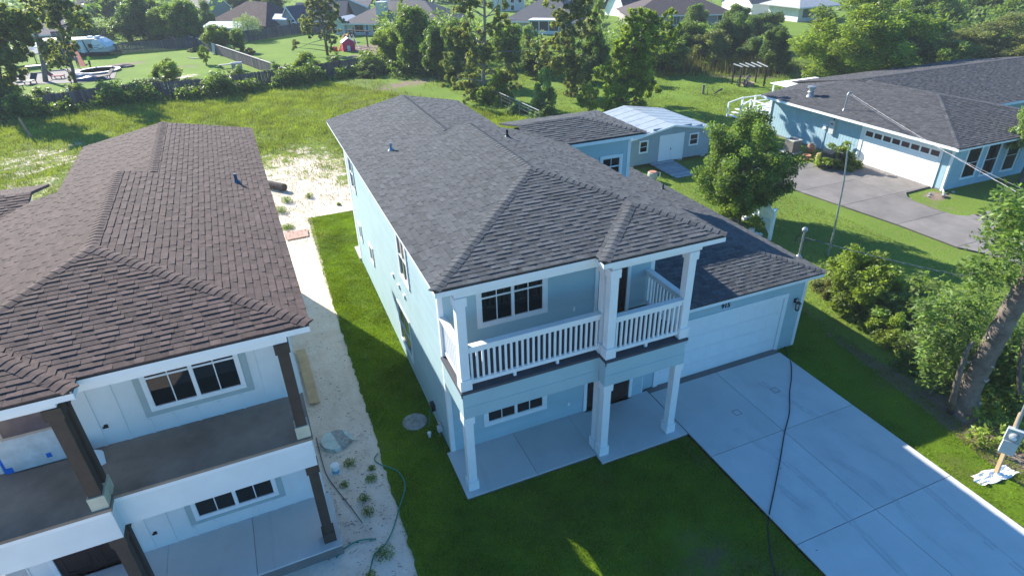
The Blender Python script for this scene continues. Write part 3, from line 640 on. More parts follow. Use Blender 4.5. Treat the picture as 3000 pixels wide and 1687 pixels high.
# garage roof
p_=.25; GRz=lambda x,y: gez+p_*(gxr-x); GFz=lambda x,y: gez+p_*(y-gey); xe=5.4; hy=gey+(gxr-xe); yb2=10.2
gsl=[]; rf=MB()
for poly,fz in (([(xe,gey),(gxr,gey),(xe,hy)],GFz),([(gxr,gey),(gxr,yb2),(xe,yb2),(xe,hy)],GRz)):
    rf.hull([Vector((x,y,fz(x,y)-.012)) for x,y in poly],(0,0,-.05)); gsl+=shingle_face([Vector((x,y,fz(x,y))) for x,y in poly],.127)
groof=rf.build('garage_roof',UND,blue); place_shingles(gsl,SHG,groof,250); caps(groof,SHG,Matrix.Identity(4),[((gxr,gey),(xe,hy),GFz,GRz,None,None)])
fa=MB(); fa.box(xe+.1,gxr-.004,gey+.004,gey+.035,gez-.16,gez-.012); fa.box(gxr-.035,gxr-.004,gey+.036,yb2,gez-.16,gez-.012); fa.box(xe+.1,gxr-.04,gey+.036,gy+.05,gez-.15,gez-.135); fa.box(gx-.05,gxr-.04,gy+.05,yb2,gez-.15,gez-.135); fa.build('garage_fascia',WHITE,groof)
# step flashing band where upper wall lands on the garage roof
def wall_lamp():
    M=GF; P_=(10.72,1.62)
    o=MB(); o.fb(M,P_[0]-.04,P_[0]+.04,P_[1]+.02,P_[1]+.16,.02,.045); o.tube([M@Vector((P_[0],P_[1]+.1,.04)),M@Vector((P_[0],P_[1]+.22,.10)),M@Vector((P_[0],P_[1]+.17,.17))],.012,6)
    cpt=M@Vector((P_[0],P_[1],.17)); o.lathe([(.0,.17),(.02,.165),(.085,.11),(.085,.10)],cpt-Vector((0,0,.03)),6)
    for k in range(6):
        a=k*math.pi/3; o.tube([cpt+Vector((.078*math.cos(a),.078*math.sin(a),.07)),cpt+Vector((.055*math.cos(a),.055*math.sin(a),-.15))],.007,4)
    o.lathe([(.058,-.15),(.06,-.165),(.02,-.19)],cpt,6); lo=o.build('wall_lantern',BLK,blue)
    gl=MB(); gl.lathe([(.02,-.14),(.025,0),(.02,.04)],cpt,8); gl.build('lamp_glass',CREAM,lo)
wall_lamp()
# plumbing stacks on the roofs
def stack(x,y,z,h,r_,parent,m=STEEL,name='vent_pipe'):
    o=MB(); o.tube([(x,y,z-.05),(x,y,z+h)],r_,10); o.lathe([(r_+.07,-.005),(r_+.02,.05),(r_+.005,.09)],(x,y,z),12); return o.build(name,m,parent)
E_=bi
for (px,py,h) in ((1146,441,.22),(1486,402,.22)):
    Pt=G(px,py,6.0)
    for _ in range(12):
        z=(bi['L'](Pt.x,0) if Pt.x<3.17 else 5.57+.258*(5.954-Pt.x)); Pt=G(px,py,z)
    stack(Pt.x,Pt.y,Pt.z,h,.035,blue_roof,mat('blue_grey_pipe',(.16,.25,.33),.5) if px<1200 else BLK)
Pt=G(1942,555,3.0)
for _ in range(12): Pt=G(1942,555,GRz(Pt.x,0))
stack(Pt.x,Pt.y,Pt.z,.2,.03,groof,BLK)
Pt=G(694,535,6.0); Ti=BROWN_T.inverted()
for _ in range(12):
    q_=Ti@Pt; Pt=G(694,535,5.443+.1975+.2*(q_.x+.416))
stack(Pt.x,Pt.y,Pt.z,.24,.04,brown_roof,mat('navy_pipe',(.05,.09,.15),.5))
# ------------------------------------------------------------------ the lot on the right
LOT=[(20.6,14.3),(20.2,11.1),(20.95,10.9),(21.13,9.44),(21.8,4.96),(21.95,2.46),(22.4,1.6),(23.2,-3),(27,-3),(26.2,1.4),(33,4.1),(33,4.75),(27.8,4.35),(25.24,4.37),(24.86,4.7),(24.72,5.6),(24.77,6.5),(25.0,7.1),(25.4,7.48),(27.15,7.55),(27.15,12.0),(22.9,13.5)]
dr=thing('driveway','older stained grey concrete driveway in front of the single storey blue board house','driveway',(24,8,0))
q_=MB(); q_.prism(LOT,-.02,.035); q_.build('joint_base',JOINT,dr)
gxs=[19,21.45,24.72,28,34]; gys=[-4,-.1,2.5,5.05,7.62,9.85,12.2,15]
for i in range(4):
    for j in range(7):
        x0,x1,y0,y1=gxs[i]+.012,gxs[i+1]-.012,gys[j]+.012,gys[j+1]-.012
        # clip by lot outline (not convex): intersect the cell's corners by sampling a clipped copy
        cell=[Vector((x0,y0)),Vector((x1,y0)),Vector((x1,y1)),Vector((x0,y1))]
        p=clip(clip([tuple(a) for a in LOT],x0,x1,0),y0,y1,1)
        if len(p)>=3:
            q_=MB(); q_.prism(p,.0,.06,tone=R.random()); q_.build('slab',CONCO,dr)
rh=thing('ranch_house','single storey pale blue board house with grey hip roof and white garage door','house',(30,12,0))
wx=27.2
b_=MB(); b_.prism([(wx,7.0),(34.0,7.0),(34.0,11.8),(46,11.8),(46,21),(wx,18.7)],0,2.28); b_.build('wall',BLUEW,rh)
ML=frame((wx,0,0),(0,-1,0),(-1,0,0)); MF=frame((0,7.0,0),(1,0,0),(0,-1,0)); MM=frame((0,11.8,0),(1,0,0),(0,-1,0))
def vboards(M,a0,a1,b0,b1,op,parent,m,w_=.2):
    a=a0
    while a<a1-.03:
        e=min(a+w_,a1); segs=[(b0,b1)]
        for oa,ob,oc,od in op:
            if oa<e-.02 and ob>a+.02: segs=[q for s0,s1 in segs for q in ((s0,min(s1,oc)),(max(s0,od),s1)) if q[1]-q[0]>.03]
        for s0,s1 in segs: z_=MB(); z_.fb(M,a+.006,e-.006,s0,s1,.0,.014,tone=R.random()); z_.build('siding_board',m,parent)
        a=e
vboards(ML,-18.7,-7.0,.08,2.26,[(-12.05,-7.45,0,2.0)],rh,BLUEW); vboards(MF,wx,33.9,.08,2.26,[(28.1,29.35,.35,2.1),(29.55,30.75,.35,2.1),(31.15,32.3,.35,2.1)],rh,BLUEW)
sk=MB(); sk.fb(ML,-18.7,-12.05,-.05,.08,-.02,.01); sk.fb(ML,-7.45,-7,-.05,.08,-.02,.01); sk.build('plinth',CONCO,rh)
for (M,a0,a1) in ((ML,-7.06,-6.98),(ML,-18.72,-18.64),(MF,wx-.02,wx+.06)): z_=MB(); z_.fb(M,a0,a1,0,2.27,.015,.03); z_.build('corner_board',WHITE,rh)
def win2(M,a0,a1,b0,b1,parent,case=.08,cols=1,rows=2,name='window',gm=GLASS,fm=WHITE,d=.02):
    z_=MB()
    for x in ((a0-case,a1+case,b0-case,b0),(a0-case,a1+case,b1,b1+case),(a0-case,a0,b0,b1),(a1,a1+case,b0,b1)): z_.fb(M,*x,.0,d+.025)
    wo_=z_.build(name,fm,parent)
    for i in range(cols):
        for j in range(rows):
            x0=a0+(a1-a0)*i/cols; x1=a0+(a1-a0)*(i+1)/cols; y0=b0+(b1-b0)*j/rows; y1=b0+(b1-b0)*(j+1)/rows
            z_=MB(); z_.fb(M,x0+.015,x1-.015,y0+.015,y1-.015,.004,d); z_.build('pane',gm,wo_)
    if cols*rows>1:
        z_=MB(); z_.fb(M,a0,a1,b0,b1,.003,d-.006); z_.build('muntin',fm,wo_)
    return wo_
win2(MF,28.3,29.2,.48,1.92,rh); win2(MF,29.72,30.6,.42,1.9,rh); win2(MF,31.3,32.15,.40,1.9,rh)
gd_=MB(); gd_.fb(ML,-12.05,-11.85,0,2.0,.012,.045); gd_.fb(ML,-7.6,-7.45,0,2.0,.012,.045); gd_.fb(ML,-11.85,-7.6,1.88,2.0,.012,.046)
gdr=gd_.build('garage_door',WHITE,rh)
WD=mat('bright_white_door',(.86,.86,.84),.45,.02,3)
for i in range(4):
    q_=MB(); q_.fb(ML,-11.85,-7.6,.02+i*.465,.02+(i+1)*.465-.008,.002,.014)
    if i<3:
        for k in range(8): q_.fb(ML,-11.78+k*.53,-11.78+k*.53+.45,.02+i*.465+.07,.02+i*.465+.39,.014,.019)
    o_=q_.build('door_panel',WD,gdr)
for k in range(8):
    a=-11.76+k*.53; q_=MB(); q_.fb(ML,a,a+.42,1.53,1.78,.015,.022); q_.build('pane',mat('reddish_glass',(.07,.035,.035),.1) if k==0 else bpy.data.materials['reddish_glass'],gdr)
# roof: garage wing hip and higher cross wing
ez,ex,ey,xr_=2.36,26.45,6.35,31.3; ps=.2; zr=ez+ps*(xr_-ex); xR=2*xr_-ex; ym=ey+(xr_-ex)
A_=lambda x,y: ez+ps*(x-ex); B_=lambda x,y: ez+ps*(y-ey); C_=lambda x,y: ez+ps*(xR-x); D_=lambda x,y: 2.36+.195*(y-10.9)
rf=MB(); ls=[]
ridge_y=16.0; zr2=D_(0,ridge_y)
for poly,fz in (([(ex,ey),(xr_,ym),(xr_,15.6),(ex,18.95)],A_),([(ex,ey),(xR,ey),(xr_,ym)],B_),([(xR,ey),(xR,12.5),(xr_,15.6),(xr_,ym)],C_),
    ([(30.6,10.9),(47,10.9),(47,ridge_y),(30.9,ridge_y)],D_),([(30.9,ridge_y),(47,ridge_y),(47,21),(30.9,21)],lambda x,y: zr2-.195*(y-ridge_y)),
    ([(40.5,8.0),(45,12.5),(45,17),(40.5,17)],lambda x,y:2.35+.20*(x-40.5)),([(40.5,8.0),(49.5,8.0),(45,12.5)],lambda x,y:2.35+.20*(y-8))):
    rf.hull([Vector((x,y,fz(x,y)-.012)) for x,y in poly],(0,0,-.05)); ls+=shingle_face([Vector((x,y,fz(x,y))) for x,y in poly],.145,.15,.4)
for tri in (((26.45,18.95,2.36),(31.3,15.6,3.33),(31.35,16.0,3.355)),((26.45,18.95,2.36),(31.35,16.0,3.355),(33,21,2.36))):
    rf.hull([Vector(p)-Vector((0,0,.012)) for p in tri],(0,0,-.05)); ls+=shingle_face([Vector(p) for p in tri],.145,.15,.4)
rr=rf.build('roof',UND,rh); place_shingles(ls,SHR,rr,200)
caps(rr,SHR,Matrix.Identity(4),[((ex,ey),(xr_,ym),B_,A_,None,None),((xR,ey),(xr_,ym),B_,C_,None,None),((xr_,ym),(xr_,15.6),C_,A_,None,None),((30.9,ridge_y),(47,ridge_y),D_,lambda x,y: zr2-.195*(y-ridge_y),None,None)],.2,.13)
fa=MB(); fa.box(ex-.03,ex+.03,ey,18.95,ez-.15,ez-.015); fa.box(ex+.03,xR,ey-.0,ey+.04,ez-.15,ez-.015); fa.box(xR,47,10.88,10.92,2.2,2.345); fa.build('gutter',WHITE,rr)
sf=MB(); sf.prism([(ex+.04,ey+.05),(xR-.04,ey+.05),(xR-.04,10.95),(47,10.95),(47,12),(34,12),(28,18.9),(ex+.04,18.9)],2.22,2.235); sf.build('soffit',WHITE,rr)
ds=MB(); ds.tube([(ex+.35,ey+.3,2.2),(ex+.65,ey+.55,2.0),(wx-.05,6.93,1.9),(wx-.05,6.93,.15),(wx-.25,6.7,.06)],.045,8); ds.build('downspout',WHITE,rr)
ds=MB(); ds.tube([(ex+.1,18.5,2.3),(wx-.05,18.66,2.0),(wx-.05,18.66,.1)],.04,8); ds.build('downspout',WHITE,rr)
# turbine vent and service mast
def onroof(px,py,fz,z=3.):
    P_=G(px,py,z)
    for _ in range(25): P_=G(px,py,fz(P_.x,P_.y))
    return P_
P_=onroof(2374,282,A_); v_=MB(); v_.lathe([(.24,-.06),(.2,.05),(.15,.09),(.15,.2),(.21,.24),(.15,.3),(.15,.42),(.24,.46),(.24,.56),(.05,.60)],P_,18); v_.build('roof_turbine_vent',STEEL,rr)
P_=onroof(2474,742/1.0*0+422-99,A_)
P_=onroof(2473,745-422+0,A_)
ht=up(P_,292)-P_.z; ht=max(.6,ht)
v_=MB(); T0=P_+Vector((0,0,.9)); v_.tube([P_,P_+Vector((.02,0,.8))],.035,8); v_.tube([P_+Vector((0,0,.78)),P_+Vector((.05,-.02,.92)),P_+Vector((.16,-.05,.94)),P_+Vector((.2,-.07,.86))],.055,8); v_.lathe([(.1,-.01),(.06,.05),(.04,.1)],P_,10); v_.build('service_mast',STEEL,rr)
MASTR=P_+Vector((.15,-.04,.88))
# wall mounted electrics
e_=MB(); e_.fb(ML,-14.05,-13.72,1.12,1.85,.015,.16); eb=e_.build('breaker_box',GREYB,rh); e_=MB(); e_.fb(ML,-13.97,-13.80,1.62,1.70,.161,.166); e_.build('door_latch',JOINT,eb)
e_=MB(); e_.fb(ML,-14.5,-14.25,1.25,1.5,.015,.12); e_.tube([ML@Vector((-14.38,1.25,.06)),ML@Vector((-14.38,.1,.06))],.025,6); e_.tube([ML@Vector((-14.3,1.36,.1)),ML@Vector((-14.3,1.36,.2))],.09,10); e_.build('electric_meter',WHITE,rh)
e_=MB(); e_.tube([ML@Vector((-13.9,1.85,.06)),ML@Vector((-13.9,2.25,.06))],.025,6); e_.build('conduit',BLK,rh)
# white awning roof at the back
aw=MB()
for k in range(14):
    x0=29.6+k*.29; aw.box(x0,x0+.2,19.2,21.6-.0,2.28+.0,2.33); aw.box(x0+.2,x0+.29,19.2,21.6,2.26,2.30)
t_=thing('patio_awning','white ribbed metal patio awning behind the grey hip roof','awning',(31.5,20.4,0)); aw.build('awning_roof',mat('white_metal',(.85,.85,.85),.4,.03),t_)
for x in (29.8,33.4): a_=MB(); a_.box(x-.04,x+.04,21.4,21.48,0,2.27); a_.build('post',WHITE,t_)
# white deck stairs
st=thing('deck_stairs','white wooden deck with open stair railings beside the pale blue board house','deck',(29.4,22.2,0))
dk=MB(); dk.box(28.3,30.9,19.6,22.4,.62,.68); dk.build('deck_floor',WHITE,st)
for x,y in ((27.5,22.9),(28.3,22.5),(29.4,22.5),(30.9,22.5),(27.5,21.7),(28.3,21.7),(28.3,19.7),(29.6,20.9)):
    h=1.35 if x>28 else 1.0; a_=MB(); a_.box(x-.05,x+.05,y-.05,y+.05,0,h); a_.build('post',WHITE,st)
for p,q in (((28.3,22.5,1.3),(30.9,22.5,1.3)),((28.3,22.5,.95),(30.9,22.5,.95)),((27.5,22.9,.98),(28.3,22.5,1.32)),((27.5,21.7,.98),(28.3,21.7,1.32)),((28.3,21.7,1.3),(28.3,19.7,1.3)),((28.3,21.7,.95),(28.3,19.7,.95)),((28.3,21.7,.72),(29.6,20.9,1.3)),((29.6,20.9,.72),(28.3,19.7,1.25))):
    a_=MB(); a_.tube([p,q],.045,4); a_.build('rail',WHITE,st)
for k in range(3): a_=MB(); a_.box(27.5+k*.27,27.5+k*.27+.27,21.75,22.85,.12+k*.18,.16+k*.18); a_.build('step',WHITE,st)
# air conditioner
AC=(25.45,14.85); ac=thing('air_conditioner','beige outdoor air conditioning unit with slatted sides on a pad by the blue board wall','air conditioner',(*AC,0),rz=0)
a_=MB(); a_.box(AC[0]-.48,AC[0]+.42,AC[1]-.45,AC[1]+.45,0,.07); a_.build('pad',CONCR,ac)
TAN=mat('grey_beige_metal',(.25,.23,.21),.5,.06,8)
a_=MB(); a_.box(AC[0]-.29,AC[0]+.29,AC[1]-.29,AC[1]+.29,.08,.72); a_.build('condenser_core',JOINT,ac)
for k in range(13):
    o=-.30+k*.05
    for bx in ((AC[0]+o-.014,AC[0]+o+.014,AC[1]-.32,AC[1]-.30),(AC[0]-.32,AC[0]-.30,AC[1]+o-.014,AC[1]+o+.014)): a_=MB(); a_.box(*bx,.08,.72); a_.build('slat',TAN,ac)
a_=MB(); a_.box(AC[0]-.33,AC[0]+.33,AC[1]-.33,AC[1]+.33,.72,.78); top=a_.build('top_cover',mat('pale_beige_metal',(.55,.52,.47),.4),ac)
a_=MB(); a_.lathe([(.24,.785),(.24,.80),(.06,.81)],(AC[0],AC[1],0),20); a_.build('fan_grille',JOINT,ac); a_=MB(); a_.box(AC[0]-.1,AC[0]+.1,AC[1]-.03,AC[1]+.03,.812,.83); a_.build('fan_hub',TAN,ac)
# bins
def bin_(x,y,label,rz,mm):
    t=thing('wheelie_bin',label,'trash can',(0,0,0),group='wheeled trash bins by the driveway')
    a=MB(); v=[(-.19,-.24,.05),(.19,-.24,.05),(.19,.2,.05),(-.19,.2,.05),(-.25,-.3,.86),(.25,-.3,.86),(.25,.28,.86),(-.25,.28,.86)]; a.add(v,[(0,3,2,1),(4,5,6,7),(0,1,5,4),(1,2,6,5),(2,3,7,6),(3,0,4,7)]); a.build('bin_body',mm,t)
    a=MB(); v=[(-.27,-.33,.865),(.27,-.33,.865),(.27,.3,.865),(-.27,.3,.865),(-.25,-.3,.90),(.25,-.3,.90),(.25,.3,.97),(-.25,.3,.97)]; a.add(v,[(0,3,2,1),(4,5,6,7),(0,1,5,4),(1,2,6,5),(2,3,7,6),(3,0,4,7)]); a.build('lid',mm,t)
    for sx in (-1,1): a=MB(); a.tube([(sx*.2,.22,.1),(sx*.26,.22,.1)],.1,12); a.build('wheel',BLK,t)
    a=MB(); a.tube([(-.22,.34,.86),(.22,.34,.86)],.02,6); a.build('handle',BLK,t)
    t.location=(x,y,.06); t.rotation_euler=(0,0,rz)
bin_(24.85,11.85,'left one of the two dark wheeled trash bins beside the round green bush',.35,TRASH)
bin_(25.55,11.7,'right one of the two dark wheeled trash bins, nearer the white garage door',.1,mat('dark_green_plastic',(.02,.035,.03),.5))
def pot(x,y,label,up_,r0,h,mm):
    a=MB(); pr=[(r0*.72,0),(r0,h*.8),(r0*1.08,h*.82),(r0*1.08,h),(r0*.9,h),(r0*.85,h*.85),(.01,h*.8)] if up_ else [(r0*1.05,0),(r0*1.05,h*.2),(r0,h*.22),(r0*.72,h),(.01,h)]
    a.lathe(pr,(0,0,0),20); o=a.build('flower_pot',mm,smooth=False); o.location=(x,y,0); tag(o,label,'flower pot')
pot(25.6,12.95,'pale terracotta pot turned upside down on the grass beside the bins',False,.27,.42,mat('pale_terracotta',(.52,.30,.20),.8)); pot(25.15,13.45,'small reddish terracotta pot standing next to the upturned pot',True,.2,.28,TERRA)
a=MB(); a.lathe([(.05,0),(.2,.08),(.25,.25),(.2,.42),(.1,.48),(.12,.52)],(0,0,0),18); o=a.build('clay_chiminea',TERRA,smooth=True); o.location=(26.35,14.35,.0); tag(o,'round clay urn against the wall behind the air conditioner','urn')
hr=MB()
for k in range(5): hr.tube([(26.95,12.55+.26*math.cos(t),.85+.26*math.sin(t)) for t in [j*.45+.2*k for j in range(15)]],.018,5) if False else hr.tube([(26.98-.03*k,12.52+(.22+.02*k)*math.cos(t*.42),.75+(.22+.02*k)*math.sin(t*.42)) for t in range(16)],.016,5)
tag(hr.build('hose_reel',mat('teal_hose',(.02,.12,.12),.5),loc=(27,12.5,0)),'coiled teal garden hose hanging on the wall left of the white garage door','garden hose')
a=MB(); a.tube([(26.75,6.55,.08),(26.45,6.35,.07)],.07,10); tag(a.build('drain_pipe_end',STEEL,loc=(26.6,6.45,0)),'short grey drain pipe end below the downspout corner','drain pipe')
for k,(x,y,s_) in enumerate(((26.3,6.9,.1),(26.0,6.75,.07),(27.5,6.6,.09))):
    bm=bmesh.new(); bmesh.ops.create_icosphere(bm,subdivisions=1,radius=s_); 
    for v in bm.verts: v.co*=R.uniform(.7,1.2); v.co.z*=.6
    me_=bpy.data.meshes.new('stone'); bm.to_mesh(me_); bm.free(); me_.materials.append(CONCR); o=bpy.data.objects.new('stone',me_); C.objects.link(o); o.location=(x,y,.03); tag(o,['pale broken stone left of the downspout foot','smallest pale stone left of the downspout foot','pale stone under the first front window'][k],'stone')
# flagpole
a=MB(); fb_=G(2425,749); a.tube([fb_,fb_+Vector((.0,0,1.1)),fb_+Vector((-.02,.1,3.0)),fb_+Vector((-.05,.25,4.15))],[.04,.035,.03,.025],8); fp=a.build('bare_pole',STEEL,loc=fb_); tag(fp,'tall thin bare grey pole standing in the lawn beside the old driveway','pole')
# service mast on the garage and overhead wires
mb_=Vector((10.72,.55,GRz(10.72,.55))); 
P_=onroof(2340,752,GRz); mb_=P_; hM=up(P_,674)-P_.z
ms=thing('service_mast','grey electric service mast with weatherhead rising from the garage roof','electric mast',mb_)
a=MB(); a.tube([mb_,mb_+Vector((0,0,hM-.05))],.03,10); a.lathe([(.1,-.01),(.05,.05),(.032,.1)],mb_,10); a.build('conduit',STEEL,ms)
a=MB(); a.lathe([(.03,-.07),(.075,-.04),(.085,.02),(.06,.07),(.02,.09)],mb_+Vector((0,0,hM)),12); a.build('weatherhead',STEEL,ms)
a=MB(); T1=mb_+Vector((.02,0,hM*.72))
for k in range(3): a.tube([mb_+Vector((-.03,0,hM-.05)),mb_+Vector((-.22-.03*k,0,hM-.12)),mb_+Vector((-.24-.02*k,.02,hM*.75-.1*k)),T1+Vector((-.02,0,-.05*k)),T1+Vector((.3,-.05,-.1-.02*k))],.008,5)
a.build('drip_loop',BLK,ms)
def wire(name,label,A,B,sag,r_,m_,n_=18,twist=0):
    pts=[]
    for i in range(n_+1):
        t=i/n_; p=A.lerp(B,t); p.z-=4*sag*t*(1-t); pts.append(p)
    a=MB(); a.tube(pts,r_,6)
    if twist:
        k=n_*5; a.tube([A.lerp(B,t/k)+Vector((twist*math.sin(t*1.1),0,-4*sag*(t/k)*(1-t/k)+twist*math.cos(t*1.1))) for t in range(k+1)],r_*.8,5)
    tag(a.build(name,m_,loc=A),label,'power line')
wire('power_line','dark twisted power line running from the garage mast to the right over the lawn',T1+Vector((.02,0,0)),G(3150,868,3.4),.12,.011,mat('wire_grey_green',(.07,.10,.11),.5),twist=.012)
wire('power_line','light grey power line dropping from the grey hip roof mast across the old driveway',MASTR,G(3120,640,3.9),.10,.008,mat('wire_pale',(.30,.28,.29),.5),twist=.009)
wire('power_line','thin grey wire running beside the light power line over the driveway',MASTR+Vector((.1,.1,-.1)),G(3150,622,3.6),.25,.006,mat('wire_thin',(.22,.22,.23),.5))
# ---- storage shed
sd=thing('garden_shed','grey blue lap sided shed with white double doors and silver metal roof','shed',(18,17,0))
SY=16.46; sx0,sx1,sdp=15.5,20.75,21.3; zf,zwall,zapex=.16,1.68,2.12; sxm=(sx0+sx1)/2
b_=MB(); b_.box(sx0,sx1,SY,sdp,zf,zwall); b_.add([(sx0,SY,zwall),(sx1,SY,zwall),(sxm,SY,zapex-.04)],[(0,1,2)]); b_.build('wall',SHEDW,sd)
SF=frame((0,SY,0),(1,0,0),(0,-1,0))
z=zf
while z<zapex-.1:
    z2=z+.125; h0=0 if z<zwall else (z-zwall)/(zapex-zwall)*(sxm-sx0)
    segs=[(sx0+h0,sx1-h0)]
    for oa,ob,oc,od in ((17.33,18.95,0,1.62),(16.02,16.62,.78,1.5),(19.3,19.95,.78,1.5)):
        if oc<z2-.02 and od>z+.02: segs=[q for s0,s1 in segs for q in ((s0,min(s1,oa)),(max(s0,ob),s1)) if q[1]-q[0]>.04]
    for s0,s1 in segs: q_=MB(); q_.add([(s0,z,.001),(s1,z,.001),(s1,z2,.001),(s0,z2,.001),(s0,z,.016),(s1,z,.016),(s1,z2,.004),(s0,z2,.004)],[(0,3,2,1),(4,5,6,7),(0,1,5,4),(1,2,6,5),(2,3,7,6),(3,0,4,7)],0,SF); q_.build('siding_board',SHEDW,sd)
    z=z2
d_=MB()
for x in ((17.33,17.40,.12,1.62),(18.88,18.95,.12,1.62),(17.4,18.88,1.55,1.62)): d_.fb(SF,*x,.002,.04)
d0=d_.build('double_door',WHITE,sd)
for x0,x1 in ((17.405,18.135),(18.145,18.875)): q_=MB(); q_.fb(SF,x0,x1,.14,1.545,.004,.024); q_.build('door_leaf',WHITE,d0)
q_=MB(); q_.fb(SF,18.09,18.12,.75,.86,.025,.05); q_.build('handle',BLK,d0)
win2(SF,16.1,16.54,.86,1.42,sd,.07); win2(SF,19.38,19.87,.86,1.42,sd,.07)
rfm=MB()
for s_ in (-1,1):
    x_e=sx0-.18 if s_<0 else sx1+.18
    k=13
    for i in range(k*2):
        y0=SY-.15+i*(sdp-SY+.3)/(k*2); y1=y0+(sdp-SY+.3)/(k*2); h=.022 if i%4==0 else .012
        ze=zapex-abs(x_e-sxm)*(zapex-zwall)/(sxm-sx0)
        rfm.hull([(x_e,y0,ze+h),(sxm,y0,zapex+h),(sxm,y1,zapex+h),(x_e,y1,ze+h)],(0,0,-.03))
ro_=rfm.build('metal_roof',METR,sd); tr_=MB(); tr_.hull([(sx0-.18,SY-.17,zwall-.03+.0),(sxm,SY-.17,zapex+.03),(sxm,SY-.17,zapex-.07),(sx0-.18,SY-.17,zwall-.11)],(0,.02,0)); tr_.hull([(sx1+.18,SY-.17,zwall-.03),(sxm,SY-.17,zapex+.03),(sxm,SY-.17,zapex-.07),(sx1+.18,SY-.17,zwall-.11)],(0,.02,0)); tr_.build('rake_trim',WHITE,ro_)
for x,y in ((15.7,SY+.2),(17.2,SY+.2),(18.9,SY+.2),(20.5,SY+.2)): q_=MB(); q_.box(x-.15,x+.15,y-.1,y+.3,0,zf); q_.build('foundation_block',CONCR,sd)
rp=thing('ramp','weathered grey plank ramp leading up to the white shed doors','ramp',(17.6,15.2,0))
GREYPL=mat('silver_grey_planks',(.30,.32,.33),.85,.2,4,.2,40,tone=.2)
for k in range(17):
    t0,t1=k/17,(k+1)/17; y0,y1=14.1+(2.3)*t0,14.1+2.3*t1; z0,z1=.05+.14*t0,.05+.14*t1; dx=(-.15)*t0
    q_=MB(tone) if False else MB(); q_.hull([(16.9+dx,y0+.006,z0),(18.15+dx+.25*t0,y0+.006,z0),(18.15+dx+.25*t0,y1-.006,z1),(16.9+dx,y1-.006,z1)],(0,0,-.035)); q_.t=[R.random()]*len(q_.t); q_.build('plank',GREYPL,rp)
for x in (16.93,18.1): q_=MB(); q_.hull([(x,14.12,.015),(x+.05,14.12,.015),(x+.05,16.4,.15),(x,16.4,.15)],(0,0,-.06)); q_.build('stringer',WOODF,rp)
# barrel planter and white pipe near the shed
a=MB(); a.lathe([(.2,0),(.26,.2),(.25,.45),(.2,.47)],(0,0,0),16); o=a.build('tub',CONCR,smooth=False); o.location=(15.6,14.4,0); tag(o,'round pale tub with a rusty red lid near the shed ramp','tub'); a=MB(); a.lathe([(.21,.475),(.2,.5),(.02,.51)],(0,0,0),16); q_=a.build('lid',TERRA); q_.parent=o
pw=G(1933,520); a=MB(); a.tube([pw,pw+Vector((0,0,.28)),pw+Vector((-.25,0,.3)),pw+Vector((-.27,0,.36))],.02,6); tag(a.build('standpipe',WHITE,loc=pw),'thin white bent standpipe beside the shed ramp','pipe')
# white gate posts / lattice arch near the driveway tree
gp=thing('garden_gate','white lattice garden gate between two capped posts below the driveway tree','gate',(16.2,7.2,0))
for (x,y,h) in ((15.86,6.25,1.35),(17.15,8.6,1.9)):
    q_=MB(); q_.box(x-.055,x+.055,y-.055,y+.055,0,h); q_.add([(x-.085,y-.085,h),(x+.085,y-.085,h),(x+.085,y+.085,h),(x-.085,y+.085,h),(x,y,h+.09)],[(3,2,1,0),(0,1,4),(1,2,4),(2,3,4),(3,0,4)]); q_.build('gate_post',WHITE,gp)
pA,pB=Vector((15.95,6.4,0)),Vector((17.1,8.5,0)); dg=(pB-pA); 
for z0 in (.2,1.12): q_=MB(); q_.tube([pA+Vector((0,0,z0)),pB+Vector((0,0,z0+.25))],.03,4); q_.build('rail',WHITE,gp)
for k in range(16):
    t=(k+.5)/16; p=pA+dg*t; q_=MB(); q_.tube([p+Vector((0,0,.2)),p+Vector((0,0,1.12+.25*t))],.018,4); q_.build('picket',WHITE,gp)
for k,(px,py) in enumerate(((2150,608),(2185,640),(2212,690))):
    p=G(px,py); q_=MB(); 
    for j in range(7): a=R.uniform(0,6.28); q_.box(p.x+.18*math.cos(a)-.09,p.x+.18*math.cos(a)+.09,p.y+.18*math.sin(a)-.07,p.y+.18*math.sin(a)+.07,.0,.08+.05*j*R.random())
    tag(q_.build('white_stones',PATCHM,loc=p),['heap of white stones under the driveway tree trunk','heap of white stones between the driveway tree and gate','lowest heap of white stones beside the garage roof edge'][k],'stones',kind='stuff')
